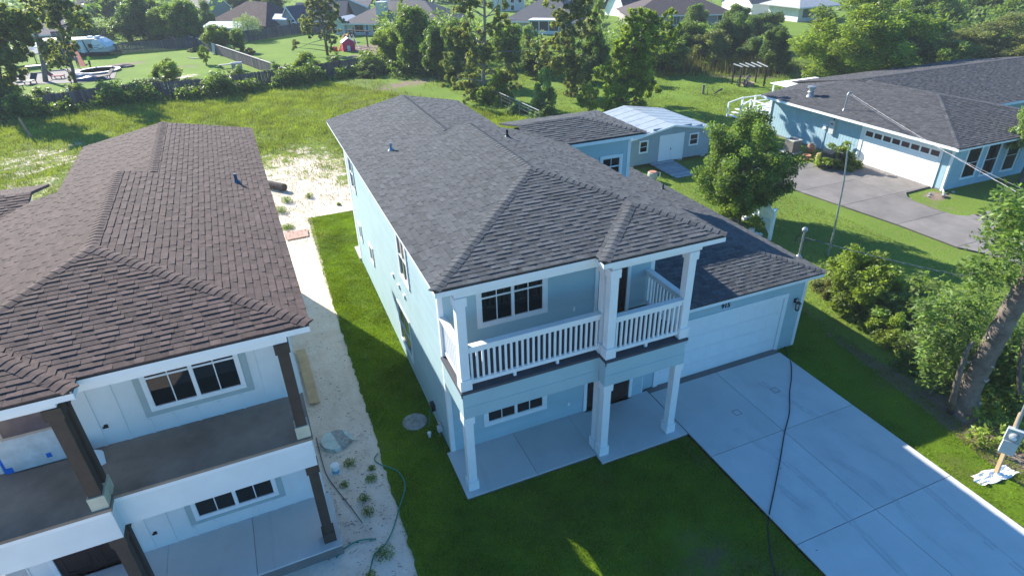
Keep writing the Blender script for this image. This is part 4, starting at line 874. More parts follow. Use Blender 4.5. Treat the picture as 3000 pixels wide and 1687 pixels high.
# ------------------------------------------------------------------ fences behind
def fence(name,label,pts,h,parts,rail_side=-1,post=2.4,pk=.14,missing=(),cap=False,rails=(.3,.85),lean=0,mat_=WOODF):
    t=thing('wooden_fence' if name is None else name,label,'fence',(pts[0][0],pts[0][1],0))
    pk_=MB(); tot=0
    for a,b_ in zip(pts,pts[1:]):
        a=Vector((*a,0)); b_=Vector((*b_,0)); L=(b_-a).length; u=(b_-a)/L; nr=Vector((u.y,-u.x,0)); M=frame(a,u,nr); k=int(L/pk)
        for i in range(k):
            tot+=1; fr=i/k
            if any(m0<tot*pk<m1 for m0,m1 in missing): continue
            hh=h+R.uniform(-.04,.05); o=R.uniform(-.01,.01); ln=R.gauss(0,.012)+lean*math.sin(i*.13)
            x0=i*pk+.008; x1=(i+1)*pk-.008
            pk_.add([(x0,0,o),(x1,0,o),(x1,0,o+.018),(x0,0,o+.018),(x0+ln,hh,o),(x1+ln,hh,o),(x1+ln,hh,o+.018),(x0+ln,hh,o+.018)],[(0,1,2,3),(7,6,5,4),(0,4,5,1),(1,5,6,2),(2,6,7,3),(3,7,4,0)],0,M,R.random())
        n_=max(1,int(L/post))
        for i in range(n_+1):
            q_=MB(); x=i*L/n_; q_.fb(M,x-.05,x+.05,0,h+.02,-.11 if rail_side<0 else .03,-.01 if rail_side<0 else .13); q_.build('post',WOODL if cap else mat_,t)
        for rz in rails:
            for i in range(n_):
                q_=MB(); x0,x1=i*L/n_+.06,(i+1)*L/n_-.06; q_.fb(M,x0,x1,h*rz,h*rz+.09,*( (-.06,-.012) if rail_side<0 else (.03,.075))); q_.build('rail',WOODL if cap else mat_,t)
        if cap:
            q_=MB(); q_.fb(M,0,L,h+.03,h+.07,-.13,.05); q_.build('cap_rail',WOODL,t)
    pk_.build('picket_row',mat_,t,kind='stuff'); return t
fence(None,'long weathered dark picket fence half hidden by shrubs along the back of the vacant lot',[(-34,43.5),(-19.4,47.9),(-12.9,50.2),(-5.3,49.2),(-1.66,50.4),(2.15,51),(9.4,53.9),(15.5,56)],1.35,None,lean=.03)
fence(None,'grey brown fence with pale top rail running diagonally between the two back yards',[(-7.65,81.5),(-.2,56.0),(1.0,51.6)],1.05,None,rail_side=-1,cap=True,post=1.9,rails=(.12,.55))
fence(None,'straight brown picket fence between the camper and the far corner of the yard',[(-7.65,81.5),(-17.4,80.9),(-24,81)],1.15,None,post=2.6)
fence(None,'dark grey plank fence behind the bright lawn in front of the beige shed',[(-7.4,82.4),(-1.4,83.2),(5.13,87.6),(9.6,86.6)],1.35,None,post=2.2,rails=(.25,.75))
fence(None,'old fence climbing away to the left behind the brown picket fence',[(-8.0,82.5),(-13.5,97),(-19,101)],1.1,None,cap=True,post=2.4)
fence(None,'dark panel of fence behind the far camper shrubs',[(-19,98),(-26,96)],1.6,None)
fence(None,'pale rail fence panel next to the white gabled brown roofed house',[tuple(G(1729,17)[:2]),tuple(G(1763,18)[:2])],1.3,None,cap=True,mat_=WOODL)
tag_t=thing('tarp_sheet','pale grey sheet hanging over the diagonal back yard fence','sheet',(-5.5,74.2,0))
q_=MB(); 
for i in range(6): x=i*.2; q_.add([(x,0,.15-.03*(i%2)),(x+.2,0,.15-.03*((i+1)%2)),(x+.2,1.2,.02),(x,1.2,.02)],[(0,1,2,3)],0,frame((-5.75,74.9,0),(.285,-.96,0),(-.96,-.285,0)))
q_.build('sheet',mat('grey_tarp',(.42,.40,.40),.8),tag_t)
# ------------------------------------------------------------------ far houses
def far_house(name,label,pL,pR,depth,he,hp,roofm,wallm,kind='gable',wins=(),over=.45,chim=None,cat='house',trim=WHITE,extra=None,asym=.5,skirt=None):
    A=G(*pL) if len(pL)==2 else Vector(pL); B=G(*pR) if len(pR)==2 else Vector(pR); A.z=B.z=0
    u_=(B-A).normalized(); nr=Vector((u_.y,-u_.x,0)); 
    if nr.dot(CAM-A)<0: nr=-nr
    L=(B-A).length; he=up((A+B)/2,he) if he>8 else he; hr=hp if hp<=8 else None
    t=thing(name,label,cat,(A+B)/2)
    M=frame(A,u_,nr)          # a along the front, b up, c towards the viewer
    hr=hr if hr else he+1.5
    w_=MB(); w_.fb(M,0,L,0,he,-depth,0)
    if kind=='gable_front': w_.add([(0,he,0),(L,he,0),(L*asym,hr-.05,0),(0,he,-depth),(L,he,-depth),(L*asym,hr-.05,-depth)],[(0,1,2),(5,4,3)],0,M)
    if kind=='gable': w_.add([(0,he,0),(0,he,-depth),(0,hr-.05,-depth/2),(L,he,0),(L,he,-depth),(L,hr-.05,-depth/2)],[(0,2,1),(3,4,5)],0,M)
    w_.build('wall',wallm,t)
    o=over; k=(hr-he)/(depth/2); eo=he-k*o*.6
    r_=MB()
    W=lambda a,b,c: M@Vector((a,b,c))
    d=depth
    if kind=='gable': fs=[[W(-o,eo,o),W(L+o,eo,o),W(L+o,hr,-d/2),W(-o,hr,-d/2)],[W(-o,eo,-d-o),W(-o,hr,-d/2),W(L+o,hr,-d/2),W(L+o,eo,-d-o)]]
    elif kind=='hip':
        i=min(d/2,L/2-.3); fs=[[W(-o,eo,o),W(L+o,eo,o),W(L-i,hr,-d/2),W(i,hr,-d/2)],[W(-o,eo,-d-o),W(i,hr,-d/2),W(L-i,hr,-d/2),W(L+o,eo,-d-o)],[W(-o,eo,o),W(i,hr,-d/2),W(-o,eo,-d-o)],[W(L+o,eo,o),W(L+o,eo,-d-o),W(L-i,hr,-d/2)]]
    else: fs=[[W(-o,eo,o),W(L*asym,hr,o),W(L*asym,hr,-d-o),W(-o,eo,-d-o)],[W(L+o,eo,o),W(L+o,eo,-d-o),W(L*asym,hr,-d-o),W(L*asym,hr,o)]]
    for f in fs: r_.hull(f,(0,0,-.09))
    ro=r_.build('roof',roofm,t)
    tr=MB()
    if kind!='gable_front': tr.fb(M,-o,L+o,eo-.16,eo-.02,o-.01,o+.03)
    else:
        for (a0,b0,a1,b1) in ((-o,eo,L*asym,hr),(L+o,eo,L*asym,hr)): tr.hull([W(a0,b0+.02,o+.02),W(a1,b1+.02,o+.02),W(a1,b1-.2,o+.02),W(a0,b0-.2,o+.02)],-nr*.05)
    tr.build('fascia',trim,ro)
    for wn in wins:
        a0,a1,b0,b1=wn[:4]; nm=wn[4] if len(wn)>4 else 'window'; mm=wn[5] if len(wn)>5 else GLASS
        win2(M,a0*L,a1*L,b0,b1,t,.07,cols=wn[6] if len(wn)>6 else 1,rows=1,name=nm,gm=mm,fm=trim)
    if chim:
        a,c_,h0,h1,sz,mm=chim; q_=MB(); q_.fb(M,a*L-sz,a*L+sz,h0,h1,c_-sz,c_+sz); co=q_.build('chimney',mm,ro); q_=MB(); q_.fb(M,a*L-sz-.06,a*L+sz+.06,h1,h1+.07,c_-sz-.06,c_+sz+.06); q_.tube([W(a*L,h1+.07,c_),W(a*L,h1+.3,c_)],.09,8); q_.build('chimney_cap',WHITE,co)
    return t,M,L
BLUED=mat('blue_curtain',(.05,.18,.40),.7)
tA,MA,LA=far_house('house','long low pale green house with taupe roof and square white chimney behind the playset',(1018,103),(1300,109),9,67,4.0,FARROOF,CREAM,'hip',[(.09,.185,.35,1.55,'window',GLASS,2),(.21,.235,.1,1.6,'door',BLUED),(.285,.36,.35,1.55,'window',GLASS,2),(.45,.56,.2,1.5,'window',BRICK),(.62,.72,.3,1.5)],chim=(.33,-1.9,2.1,4.0,.62,CREAM))
q_=MB(); q_.fb(MA,LA*.44,LA*.62,.0,.65,.6,.7); q_.build('patio_wall',WHITE,tA)
far_house('storage_shed','small pale blue shed with light roof at the left end of the pale green house',(981,103),(1013,104),3,1.9,2.3,mat('pale_shed_roof',(.6,.6,.58),.5),LBLUE,'gable_front',cat='shed')
tB,MBh,LB=far_house('house','grey hip roofed house with white screened porch in the middle distance',(1482,93),(1690,97),11,60,4.3,GRROOF,mat('pale_grey_wall',(.42,.43,.44),.7),'hip',[(.06,.15,.1,1.55,'door',BRICK)])
pc=MB(); a0,a1=.40,.80
pc.fb(MBh,LB*a0-.1,LB*a1+.1,1.62,1.78,.1,2.2); pc.build('porch_roof',mat('white_porch_roof',(.82,.82,.83),.5),tB)
pc=MB(); pc.fb(MBh,LB*a0,LB*a1,0,.42,1.9,2.0); pc.build('porch_wall',WHITE,tB)
for i in range(4): x=LB*(a0+(a1-a0)*i/3); pc=MB(); pc.fb(MBh,x-.05,x+.05,.42,1.62,1.9,2.0); pc.build('porch_post',WHITE,tB)
for i in range(3): x0=LB*(a0+(a1-a0)*i/3)+.06; x1=LB*(a0+(a1-a0)*(i+1)/3)-.06; pc=MB(); pc.fb(MBh,x0,x1,.42,1.62,1.93,1.95); pc.build('porch_screen',mat('dark_screen',(.03,.035,.045),.5) if i==0 else bpy.data.materials['dark_screen'],tB)
tC,MC,LC=far_house('house','long dark brown roofed house with pale wall behind the hedge trees',(1850,84),(2140,76),10,41,3.9,BRROOF,mat('mauve_grey_wall',(.30,.27,.27),.8),'hip',[(.42,.48,.3,1.4,'window',mat('teal_pane',(.03,.09,.10),.1),2),(.66,.72,.4,1.4),(.86,.9,.5,1.4)])
far_house('house','white gabled brown roofed house at the top centre of the yards',(1772,44),(1830,52),14,1.0,5.2,BRROOF,mat('bright_white_gable',(.85,.84,.80),.6),'gable_front')
far_house('house','grey roofed white gabled house at the top above the right hedge',(2200,46),(2350,38),9,1.8,4.4,GRROOF,WHITE,'gable')
tD,MD,LD=far_house('house','small white lanai house with pale grey roof beside the tall right trees',(2335,66),(2430,58),6,2.2,3.4,mat('pale_grey_roof',(.40,.41,.42),.7),mat('white_wall',(.7,.7,.68),.7),'hip',[(.12,.45,.5,1.9,'window',mat('teal_screen',(.05,.12,.13),.3)),(.55,.9,.5,1.9,'window',bpy.data.materials['teal_screen'])],over=1.0)
far_house('house','slate blue roofed grey gabled house with twin white windows beside the beige shed',(873,95),(1010,90),8,58,3.6,NAVROOF,BRICK,'gable',[(.5,.6,.4,1.5)])
far_house('house_wing','grey green gable wall with two tall white windows left of the slate blue roof',(830,92),(876,96),7,1.3,3.4,NAVROOF,GREYW,'gable_front',[(.42,.58,.45,1.6),(.66,.82,.45,1.6)],over=.2,cat='house wing')
far_house('house','big taupe gable roofed brown house behind the pale green house',(905,62),(1075,55),14,1.9,5.6,FARROOF,TAUPE,'gable_front',asym=.15)
far_house('barn','dark red brown barn with rusty hipped metal roof behind the willow',(628,86),(785,98),8,66,3.7,RUST,mat('dark_barn_wall',(.055,.04,.045),.9),'hip',cat='barn',trim=RUST,over=.6)
far_house('house','plain grey green gabled house at the top left above the barn',(612,62),(681,56),12,1.9,4.4,GRROOF,GREYW,'gable_front',over=.25)
far_house('storage_shed','beige metal shed with pale roof behind the dark grey plank fence',(788,92),(845,95),2.6,1.75,2.25,mat('pale_tin_roof',(.55,.57,.60),.4),mat('beige_metal',(.50,.46,.40),.6),'gable',[],over=.12,cat='shed')
far_house('storage_shed','pale blue white flat shed behind the bright yard tree in front of the barn',(597,113),(705,113),5,1.35,1.9,LBLUE,LBLUE,'gable',over=.15,cat='shed')
far_house('house','far grey roofed house filling the top left between the trees',(190,48),(292,44),14,1.6,5.0,GRROOF,mat('orange_brick',(.33,.19,.13),.8),'gable')
far_house('house','grey hip roofed brick house with dark garage opening at the far left',(98,60),(160,58),9,1.8,3.6,FARROOF,BRICK,'hip',[(.25,.8,.05,1.3,'garage_opening',DARKI)])
far_house('house','long low pinkish brown roofed house behind the white and grey camper',(60,118),(222,112),9,98,2.9,mat('pink_brown_roof',(.25,.19,.18),.9),mat('orange_tan_wall',(.42,.28,.20),.8),'hip',over=.6)
far_house('storage_shed','little grey gabled shed at the far upper left edge',(36,62),(70,62),4,1.5,2.2,GRROOF,GREYW,'gable_front',cat='shed')
far_house('house','dark fronted house with white trim in the very top row',(1080,12),(1300,12),10,2.2,4.2,NAVROOF,mat('navy_wall',(.05,.06,.10),.7),'gable',[(.2,.3,.3,2.0,'window',WHITE),(.5,.72,.2,1.9,'window',WHITE),(.85,.9,.4,1.9)])
far_house('house','tall cream house with arched dark windows in the top row',(1440,34),(1535,32),9,3.6,5.2,FARROOF,mat('cream_tall_wall',(.55,.55,.50),.7),'hip',[(.33,.44,1.3,2.6),(.6,.7,1.3,2.6),(.83,.93,1.3,2.6),(.33,.44,.1,.9),(.6,.7,.1,.9)],over=.2)
far_house('house','white sided house with balcony at the top behind the grey hip roof',(1600,26),(1668,25),8,2.6,4.0,GRROOF,WHITE,'gable',[(.2,.35,.3,1.4),(.5,.65,.3,1.4)])
far_house('house','long charcoal roofed house at the top between centre trees',(1560,4),(1740,2),10,2.0,4.6,GRROOF,TAUPE,'gable')
# ------------------------------------------------------------------ camper trailer
def camper():
    A=G(118,172); B=G(324,165); A.z=B.z=0; u_=(B-A).normalized(); nr=Vector((u_.y,-u_.x,0)); nr=nr if nr.dot(CAM-A)>0 else -nr
    M=frame(A,u_,nr); L=(B-A).length; t=thing('travel_trailer','white and beige camper trailer with rounded nose and dark swoosh stripes','camper trailer',(A+B)/2)
    H=up((A+B)/2,118) ; H=max(H,1.9)
    W=-2.3
    prof=[(0,.35),(L-.15,.35),(L,.6),(L-.12,1.0),(L-.5,1.55*H/2.1),(L-1.1,H-.08),(L-1.5,H),(0,H)]
    nose=[(L-1.35,H-.02)]
    b_=MB(); n_=len(prof); v=[(x,y,0) for x,y in prof]+[(x,y,W) for x,y in prof]
    b_.add(v,[tuple(range(n_)),tuple(range(n_,2*n_))[::-1]]+[((i+1)%n_,i,n_+i,n_+(i+1)%n_) for i in range(n_)],0,M); b_.build('body',mat('camper_beige',(.52,.50,.46),.4,.03),t)
    b_=MB(); v=[(L-1.45,H-.03,.012),(L-1.1,H-.1,.012),(L-.52,1.52*H/2.1,.012),(L-.14,.98,.012),(L-1.6,.8,.012),(L-1.9,1.3,.012)]; b_.add(v,[tuple(range(6))],0,M)
    vv=[(L-1.1,H-.07,.0),(L-.5,1.56*H/2.1,.0),(L-.11,1.0,.0),(L-.11,1.0,W),(L-.5,1.56*H/2.1,W),(L-1.1,H-.07,W)]; b_.add([(x+.015,y+.01,z) for x,y,z in vv],[(0,5,4,1),(1,4,3,2)],0,M); b_.build('nose_cap',WHITE,t)
    b_=MB(); b_.fb(M,0,L-.05,.28,.5,-.0,.015); b_.fb(M,.0,L-.2,.2,.34,W+.1,-.1); b_.build('dark_skirt',BLK,t)
    b_=MB(); b_.fb(M,0,L-1.45,H+.001,H+.04,W,0); b_.build('roof_membrane',mat('pale_camper_roof',(.75,.70,.67),.6),t)
    for a in (L-2.3,L-1.4): b_=MB(); v=[(a-.3,H+.04,-1.4),(a+.3,H+.04,-1.4),(a+.3,H+.04,-.8),(a-.3,H+.04,-.8),(a-.2,H+.24,-1.35),(a+.24,H+.24,-1.35),(a+.24,H+.24,-.85),(a-.2,H+.24,-.85)]; b_.add(v,[(0,3,2,1),(4,5,6,7),(0,1,5,4),(1,2,6,5),(2,3,7,6),(3,0,4,7)],0,M); b_.build('roof_air_unit',WHITE,t)
    for a0,a1,b0,b1 in ((L-2.15,L-1.75,1.0,1.4),(L-3.9,L-3.4,1.0,1.4),(L-5.2,L-4.6,1.0,1.4)):
        if a0>0: win2(M,a0,a1,b0,b1,t,.03,fm=BLK)
    b_=MB(); b_.fb(M,L-3.2,L-2.75,.45,1.65,.002,.03); b_.build('side_door',WHITE,t)
    b_=MB(); b_.hull([M@Vector(p) for p in ((L-2.72,H-.05,.02),(L-2.62,H-.05,.02),(L-2.3,.5,.02),(L-2.45,.5,.02))],nr*-.01); b_.build('dark_stripe',BLK,t)
    b_=MB(); b_.tube([M@Vector((L-2.3+1.9*k/12,.62+.28*abs(math.sin(k*.33))+.02*k,.03)) for k in range(13)],.03,4); b_.tube([M@Vector((L-1.3+.5*math.cos(-2.8+k*.28),1.45+.28*math.sin(-2.8+k*.28),.03)) for k in range(10)],.025,4); b_.build('swoosh_stripe',mat('teal_grey_stripe',(.06,.09,.10),.5),t)
    for a in (2.2,3.0): b_=MB(); b_.tube([M@Vector((a,.24,-.25)),M@Vector((a,.24,-.02))],.24,14); b_.build('wheel',BLK,t)
    b_=MB(); b_.tube([M@Vector((L-.1,.32,-.6)),M@Vector((L+.9,.3,W/2))],.05,4); b_.tube([M@Vector((L-.1,.32,W+.6)),M@Vector((L+.9,.3,W/2))],.05,4); b_.tube([M@Vector((L+.7,.0,W/2)),M@Vector((L+.7,.5,W/2))],.04,6); b_.build('tow_hitch',BLK,t)
camper()
# bright umbrella / canopy
def pole_canopy(): 
    c_=G(155,172); t=thing('canopy','bright white domed canopy with orange red back panel in front of the camper','canopy',c_)
    q_=MB(); q_.lathe([(1.75,1.25),(1.6,1.5),(1.1,1.85),(.3,2.1),(.02,2.12)],(c_.x,c_.y,0),12); q_.build('canopy_top',mat('warm_white_fabric',(.88,.85,.82),.8),t)  # cloth in one even warm white
    for dx,dy in ((-1.4,-.8),(1.4,-.8),(-1.4,.8),(1.4,.8)): q_=MB(); q_.tube([(c_.x+dx,c_.y+dy,0),(c_.x+dx,c_.y+dy,1.5)],.04,6); q_.build('leg',WHITE,t)
    a=G(244,196); b_=G(222,180); t2=thing('fabric_slide','tall orange red fabric chute leaning beside the two people','slide',a)
    q_=MB(); q_.hull([a+Vector((-.2,0,0)),a+Vector((.25,.1,0)),b_+Vector((.3,.2,1.9)),b_+Vector((-.5,0,1.9))],(.02,.12,0)); q_.build('fabric_chute',ORED,t2)
pole_canopy()
gz=thing('gazebo','dark framed gazebo with low grey pagoda roof at the left of the pool yard','gazebo',G(75,190))
g0=G(75,192); q_=MB(); q_.lathe([(2.6,1.35),(1.6,1.6),(.3,2.1),(.02,2.15)],(g0.x,g0.y,0),8); q_.build('canopy_top',mat('grey_canopy',(.24,.25,.28),.8),gz)
q_=MB(); q_.lathe([(2.6,1.22),(2.62,1.36),(2.5,1.36)],(g0.x,g0.y,0),8); q_.build('valance',mat('pale_valance',(.62,.58,.55),.8),gz)
for k in range(4): a=math.pi/4+k*math.pi/2; q_=MB(); q_.tube([(g0.x+2.1*math.cos(a),g0.y+2.1*math.sin(a),0),(g0.x+2.1*math.cos(a),g0.y+2.1*math.sin(a),1.4)],.06,6); q_.build('post',BLK,gz)
# pool
pA=G(221,222); pB=G(347,207); pc_=(pA+pB)/2; pl_=thing('swimming_pool','round above ground swimming pool with teal water and white rim','pool',pc_)
rx=(pB-pA).length/2*.92; q_=MB(); q_.lathe([(rx,0),(rx,.14),(rx+.3,.15),(rx+.3,.2),(rx-.1,.2),(rx-.12,.1)],(pc_.x,pc_.y+.8,0),28); q_.build('pool_wall',mat('white_pool_wall',(.75,.78,.78),.5),pl_)
q_=MB(); q_.lathe([(rx-.11,.16),(.01,.16)],(pc_.x,pc_.y+.8,0),28); q_.build('water',TEAL,pl_)
q_=MB(); q_.tube([(pc_.x-.3,pc_.y+.2,.4),(pc_.x-.4,pc_.y-.4,.55)],.03,5); q_.build('pool_pole',WHITE,pl_)
def lump(name,label,cat,px,py,sx,sy,h,m_,seed=0):
    c_=G(px,py); bm=bmesh.new(); bmesh.ops.create_icosphere(bm,subdivisions=3,radius=1); r_=random.Random(seed)
    from mathutils import noise as nz_
    for v in bm.verts:
        f=1+.35*nz_.noise(v.co*1.7+Vector((seed,0,0))); v.co=Vector((v.co.x*sx*f,v.co.y*sy*f,max(0,v.co.z)*h*f))
    me_=bpy.data.meshes.new(name); bm.to_mesh(me_); bm.free(); me_.materials.append(m_); o=bpy.data.objects.new(name,me_); C.objects.link(o); o.location=c_; tag(o,label,cat); return o
lump('tarp_pile','dark blue crumpled tarp heap on the ground below the pool','tarp',267,236,1.4,.55,.4,TARP,1)
lump('grey_cover','grey covered bundle between the pool rim and the blue tarp','cover',243,229,1.0,.6,.5,mat('grey_cover_cloth',(.35,.34,.37),.8),2)
lump('brush_pile','flat brown pile of cut brush between camper and pool','brush pile',352,198,1.5,.8,.28,mat('brown_brush',(.12,.10,.09),.95,.5,9),3)
lump('blue_tub','small pale blue tub beyond the trunk at the yard edge','tub',204,268,.35,.3,.25,LBLUE,4)
def lounger(px,py,rz,label,m_):
    c_=G(px,py); t=thing('sun_lounger',label,'lounger',(0,0,0),group='loungers around the pool')
    q_=MB(); q_.box(-.3,.3,-.8,.3,.28,.36); q_.build('seat',m_,t); q_=MB(); q_.hull([(-.3,.3,.36),(.3,.3,.36),(.3,.85,.85),(-.3,.85,.85)],(0,0,-.07)); q_.build('backrest',m_,t)
    for x in (-.26,.26):
        for y in (-.7,.25): q_=MB(); q_.box(x-.03,x+.03,y-.03,y+.03,0,.28); q_.build('leg',BLK,t)
    t.location=c_; t.rotation_euler=(0,0,rz)
lounger(312,232,-1.0,'dark reclining lounger right of the blue tarp below the pool',mat('dark_brown_fabric',(.06,.05,.05),.8)); lounger(165,232,1.2,'red cushioned lounger left of the pool behind the trunks',mat('dark_red_fabric',(.25,.03,.05),.8)); lounger(52,240,.4,'dark lounger with pale cushion at the far left of the pool deck',mat('pale_cushion',(.4,.38,.4),.8)); lounger(95,246,-.3,'black patio seat between the two left trunks',BLK); lounger(45,262,.9,'low dark seat at the left yard edge nearest the fence',DKCL)
pd=MB(); pd.prism([tuple(G(x,y)[:2]) for x,y in ((30,252),(250,242),(335,232),(345,205),(200,202),(0,225))],.0,.03); tag(pd.build('pool_patio',CONCO,loc=G(180,230)),kind='structure')
def table(px,py,label):
    c_=G(px,py); t=thing('patio_table',label,'table',c_)
    q_=MB(); q_.box(c_.x-.7,c_.x+.7,c_.y-.4,c_.y+.4,.62,.67); q_.build('table_top',WHITE,t)
    for dx in (-.6,.6):
        for dy in (-.3,.3): q_=MB(); q_.box(c_.x+dx-.03,c_.x+dx+.03,c_.y+dy-.03,c_.y+dy+.03,0,.62); q_.build('leg',BLK,t)
table(105,212,'white topped patio table behind the left tall trunk'); table(160,205,'small white patio table under the gazebo side near the pool')
# two people by the pool
def person(px,py,label,shirt,pants,h,lean,rz):
    c_=G(px,py); s_=h/1.75
    J=[(0,0,.95),(0,0,1.15),(0,-.02,1.42),(0,-.02,1.52),(0,-.03,1.62),( .10,0,.92),(.12,-.05,.5),(.13,.03,.06),(.13,-.12,.03),(-.10,0,.92),(-.13,.08,.5),(-.16,.16,.06),(-.16,.02,.03),(.19,-.02,1.38),(.27,-.1,1.12),(.25,-.3,.98),(.25,-.36,.93),(-.19,-.02,1.38),(-.3,-.12,1.14),(-.28,-.34,1.05),(-.28,-.41,1.03)]
    Ed=[(0,1),(1,2),(2,3),(3,4),(0,5),(5,6),(6,7),(7,8),(0,9),(9,10),(10,11),(11,12),(2,13),(13,14),(14,15),(15,16),(2,17),(17,18),(18,19),(19,20)]
    RD=[.14,.135,.15,.05,.09,.09,.065,.045,.04,.09,.065,.045,.04,.06,.045,.032,.04,.06,.045,.032,.04]
    me_=bpy.data.meshes.new('person'); me_.from_pydata([(x*s_,(y+lean*max(0,z-.95))*s_,z*s_) for x,y,z in J],Ed,[]); o=bpy.data.objects.new('person',me_); C.objects.link(o)
    md=o.modifiers.new('skin','SKIN'); 
    for i,r_ in enumerate(RD): me_.skin_vertices[0].data[i].radius=(r_*s_,r_*s_*.8)
    me_.skin_vertices[0].data[0].use_root=True
    o.modifiers.new('sub','SUBSURF').levels=1
    bpy.context.view_layer.update(); dg=bpy.context.evaluated_depsgraph_get(); m2=bpy.data.meshes.new_from_object(o.evaluated_get(dg)); o.modifiers.clear(); o.data=m2
    m2.materials.clear()
    for q in (SKIN,shirt,pants,HAIR): m2.materials.append(q)
    for p in m2.polygons:
        z=p.center.z/s_; y=p.center.y/s_; x=abs(p.center.x/s_)
        p.material_index=3 if z>1.62 or (z>1.55 and y>lean*.6+.02) else 0 if (z>1.47 or (x>.22 and z<1.1 and z>.85)) else 1 if z>.95 else 2
    o.location=c_; o.rotation_euler=(0,0,rz); tag(o,label,'person')
person(267,199,'person in bright yellow green shirt and dark trousers standing by the pool',HV,DKCL,1.35,-.15,2.6); person(232,201,'person in grey top and dark trousers left of the person in yellow',mat('grey_top',(.18,.18,.20),.8),DKCL,1.35,.05,-.3)
# yard bits
for (px,py,l_,mm,r1) in ((566,172,'pale plank lying in the grass near the yard shrub',WOODL,.9),):
    a=G(px,py); q_=MB(); q_.box(-.9,.9,-.08,.08,0,.08); o=q_.build('plank',mm); o.location=a; o.rotation_euler=(0,0,-.9); tag(o,l_,'plank')
a=G(668,200); q_=MB(); q_.box(-.8,.8,-.25,.25,.33,.4); o=q_.build('bench',mat('grey_bench',(.3,.28,.27),.8)); o.location=a; tag(o,'low grey bench beside the diagonal fence','bench')
for x in (-.65,.65): q_=MB(); q_.box(x-.06,x+.06,-.22,.22,0,.33); z_=q_.build('leg',WOODF); z_.parent=o
a=G(697,208); t=thing('covered_grill','grill under a checked grey cover beside the diagonal fence','grill',a); q_=MB(); q_.box(a.x-.5,a.x+.5,a.y-.35,a.y+.35,0,.75); q_.build('cover',mat('checked_cover',(.35,.30,.32),.8),t); q_=MB(); q_.box(a.x-.55,a.x+.55,a.y-.1,a.y+.1,.76,.84); q_.build('lid_handle',WHITE,t)
# ------------------------------------------------------------------ playset yard
ps_=thing('swing_set','dark wooden swing beam frame with metal ladder behind the pink playhouse','swing set',G(1045,130))
pA_,pB_=G(1078,138),G(1030,133)
for a in (pA_,pB_,G(1040,124)): q_=MB(); q_.tube([a,a+Vector((0,0,1.75))],.09,6); q_.build('post',mat('dark_brown_timber',(.07,.05,.04),.8) if a is pA_ else bpy.data.materials['dark_brown_timber'],ps_)
q_=MB(); q_.tube([pB_+Vector((-.3,0,1.75)),pA_+Vector((.5,0,1.72))],.08,6); q_.build('beam',bpy.data.materials['dark_brown_timber'],ps_)
for dx in (0,.45): q_=MB(); q_.tube([G(1042,146)+Vector((dx,0,0)),G(1036,138)+Vector((dx-.2,.8,1.3))],.035,5); q_.build('ladder_rail',LBLUE,ps_)
for k in range(4): q_=MB(); p=G(1042,146).lerp(G(1036,138)+Vector((-.2,.8,1.3)),.2+.2*k); q_.tube([p,p+Vector((.45,0,0))],.025,5); q_.build('ladder_rung',LBLUE,ps_)
q_=MB(); c_=G(1022,124); q_.box(c_.x-.7,c_.x+.6,c_.y-.5,c_.y+.5,.75,.82); q_.build('platform',bpy.data.materials['dark_brown_timber'],ps_)
a=G(1000,149); b_=G(1018,122)+Vector((0,0,.95)); t=thing('slide','yellow wavy plastic slide beside the pink playhouse','slide',a); side=Vector((.28,.12,0)); pts=[]
for k in range(11):
    f=k/10; p=a.lerp(b_,f)+Vector((0,0,.08*math.sin(f*12))); pts.append(p)
q_=MB()
for p,q in zip(pts,pts[1:]): q_.hull([p-side,p+side,q+side,q-side],(0,0,-.06)); q_.hull([p-side,q-side,q-side*.85,p-side*.85],(0,0,.16)); q_.hull([p+side,q+side,q+side*.85,p+side*.85],(0,0,.16))
q_.build('slide_chute',YEL,t)
c_=G(1024,151); t=thing('playhouse','pink plastic playhouse with lavender gable roof and small white door','playhouse',c_); hh=1.0; ww=.66
q_=MB(); q_.box(c_.x-ww,c_.x+ww,c_.y,c_.y+1.2,0,hh); q_.add([(c_.x-ww,c_.y,hh),(c_.x+ww,c_.y,hh),(c_.x,c_.y,hh+.42)],[(0,1,2)]); q_.build('wall',PINK,t)
q_=MB(); q_.hull([(c_.x-ww-.12,c_.y-.12,hh-.02),(c_.x,c_.y-.12,hh+.48),(c_.x,c_.y+1.3,hh+.48),(c_.x-ww-.12,c_.y+1.3,hh-.02)],(0,0,-.05)); q_.hull([(c_.x+ww+.12,c_.y-.12,hh-.02),(c_.x,c_.y-.12,hh+.48),(c_.x,c_.y+1.3,hh+.48),(c_.x+ww+.12,c_.y+1.3,hh-.02)],(0,0,-.05)); q_.build('roof',LAV,t)
q_=MB(); q_.box(c_.x-.2,c_.x+.14,c_.y-.03,c_.y-.004,.02,.62); q_.build('door',WHITE,t)
for sx in (-1,1): q_=MB(); q_.box(c_.x+sx*(ww-.02)-.06,c_.x+sx*(ww-.02)+.06,c_.y-.05,c_.y-.006,0,hh); q_.build('corner_column',RED,t)
lump('red_toy_seat','small bright red plastic toy at the left of the yellow slide','toy',980,150,.45,.3,.5,RED,6)
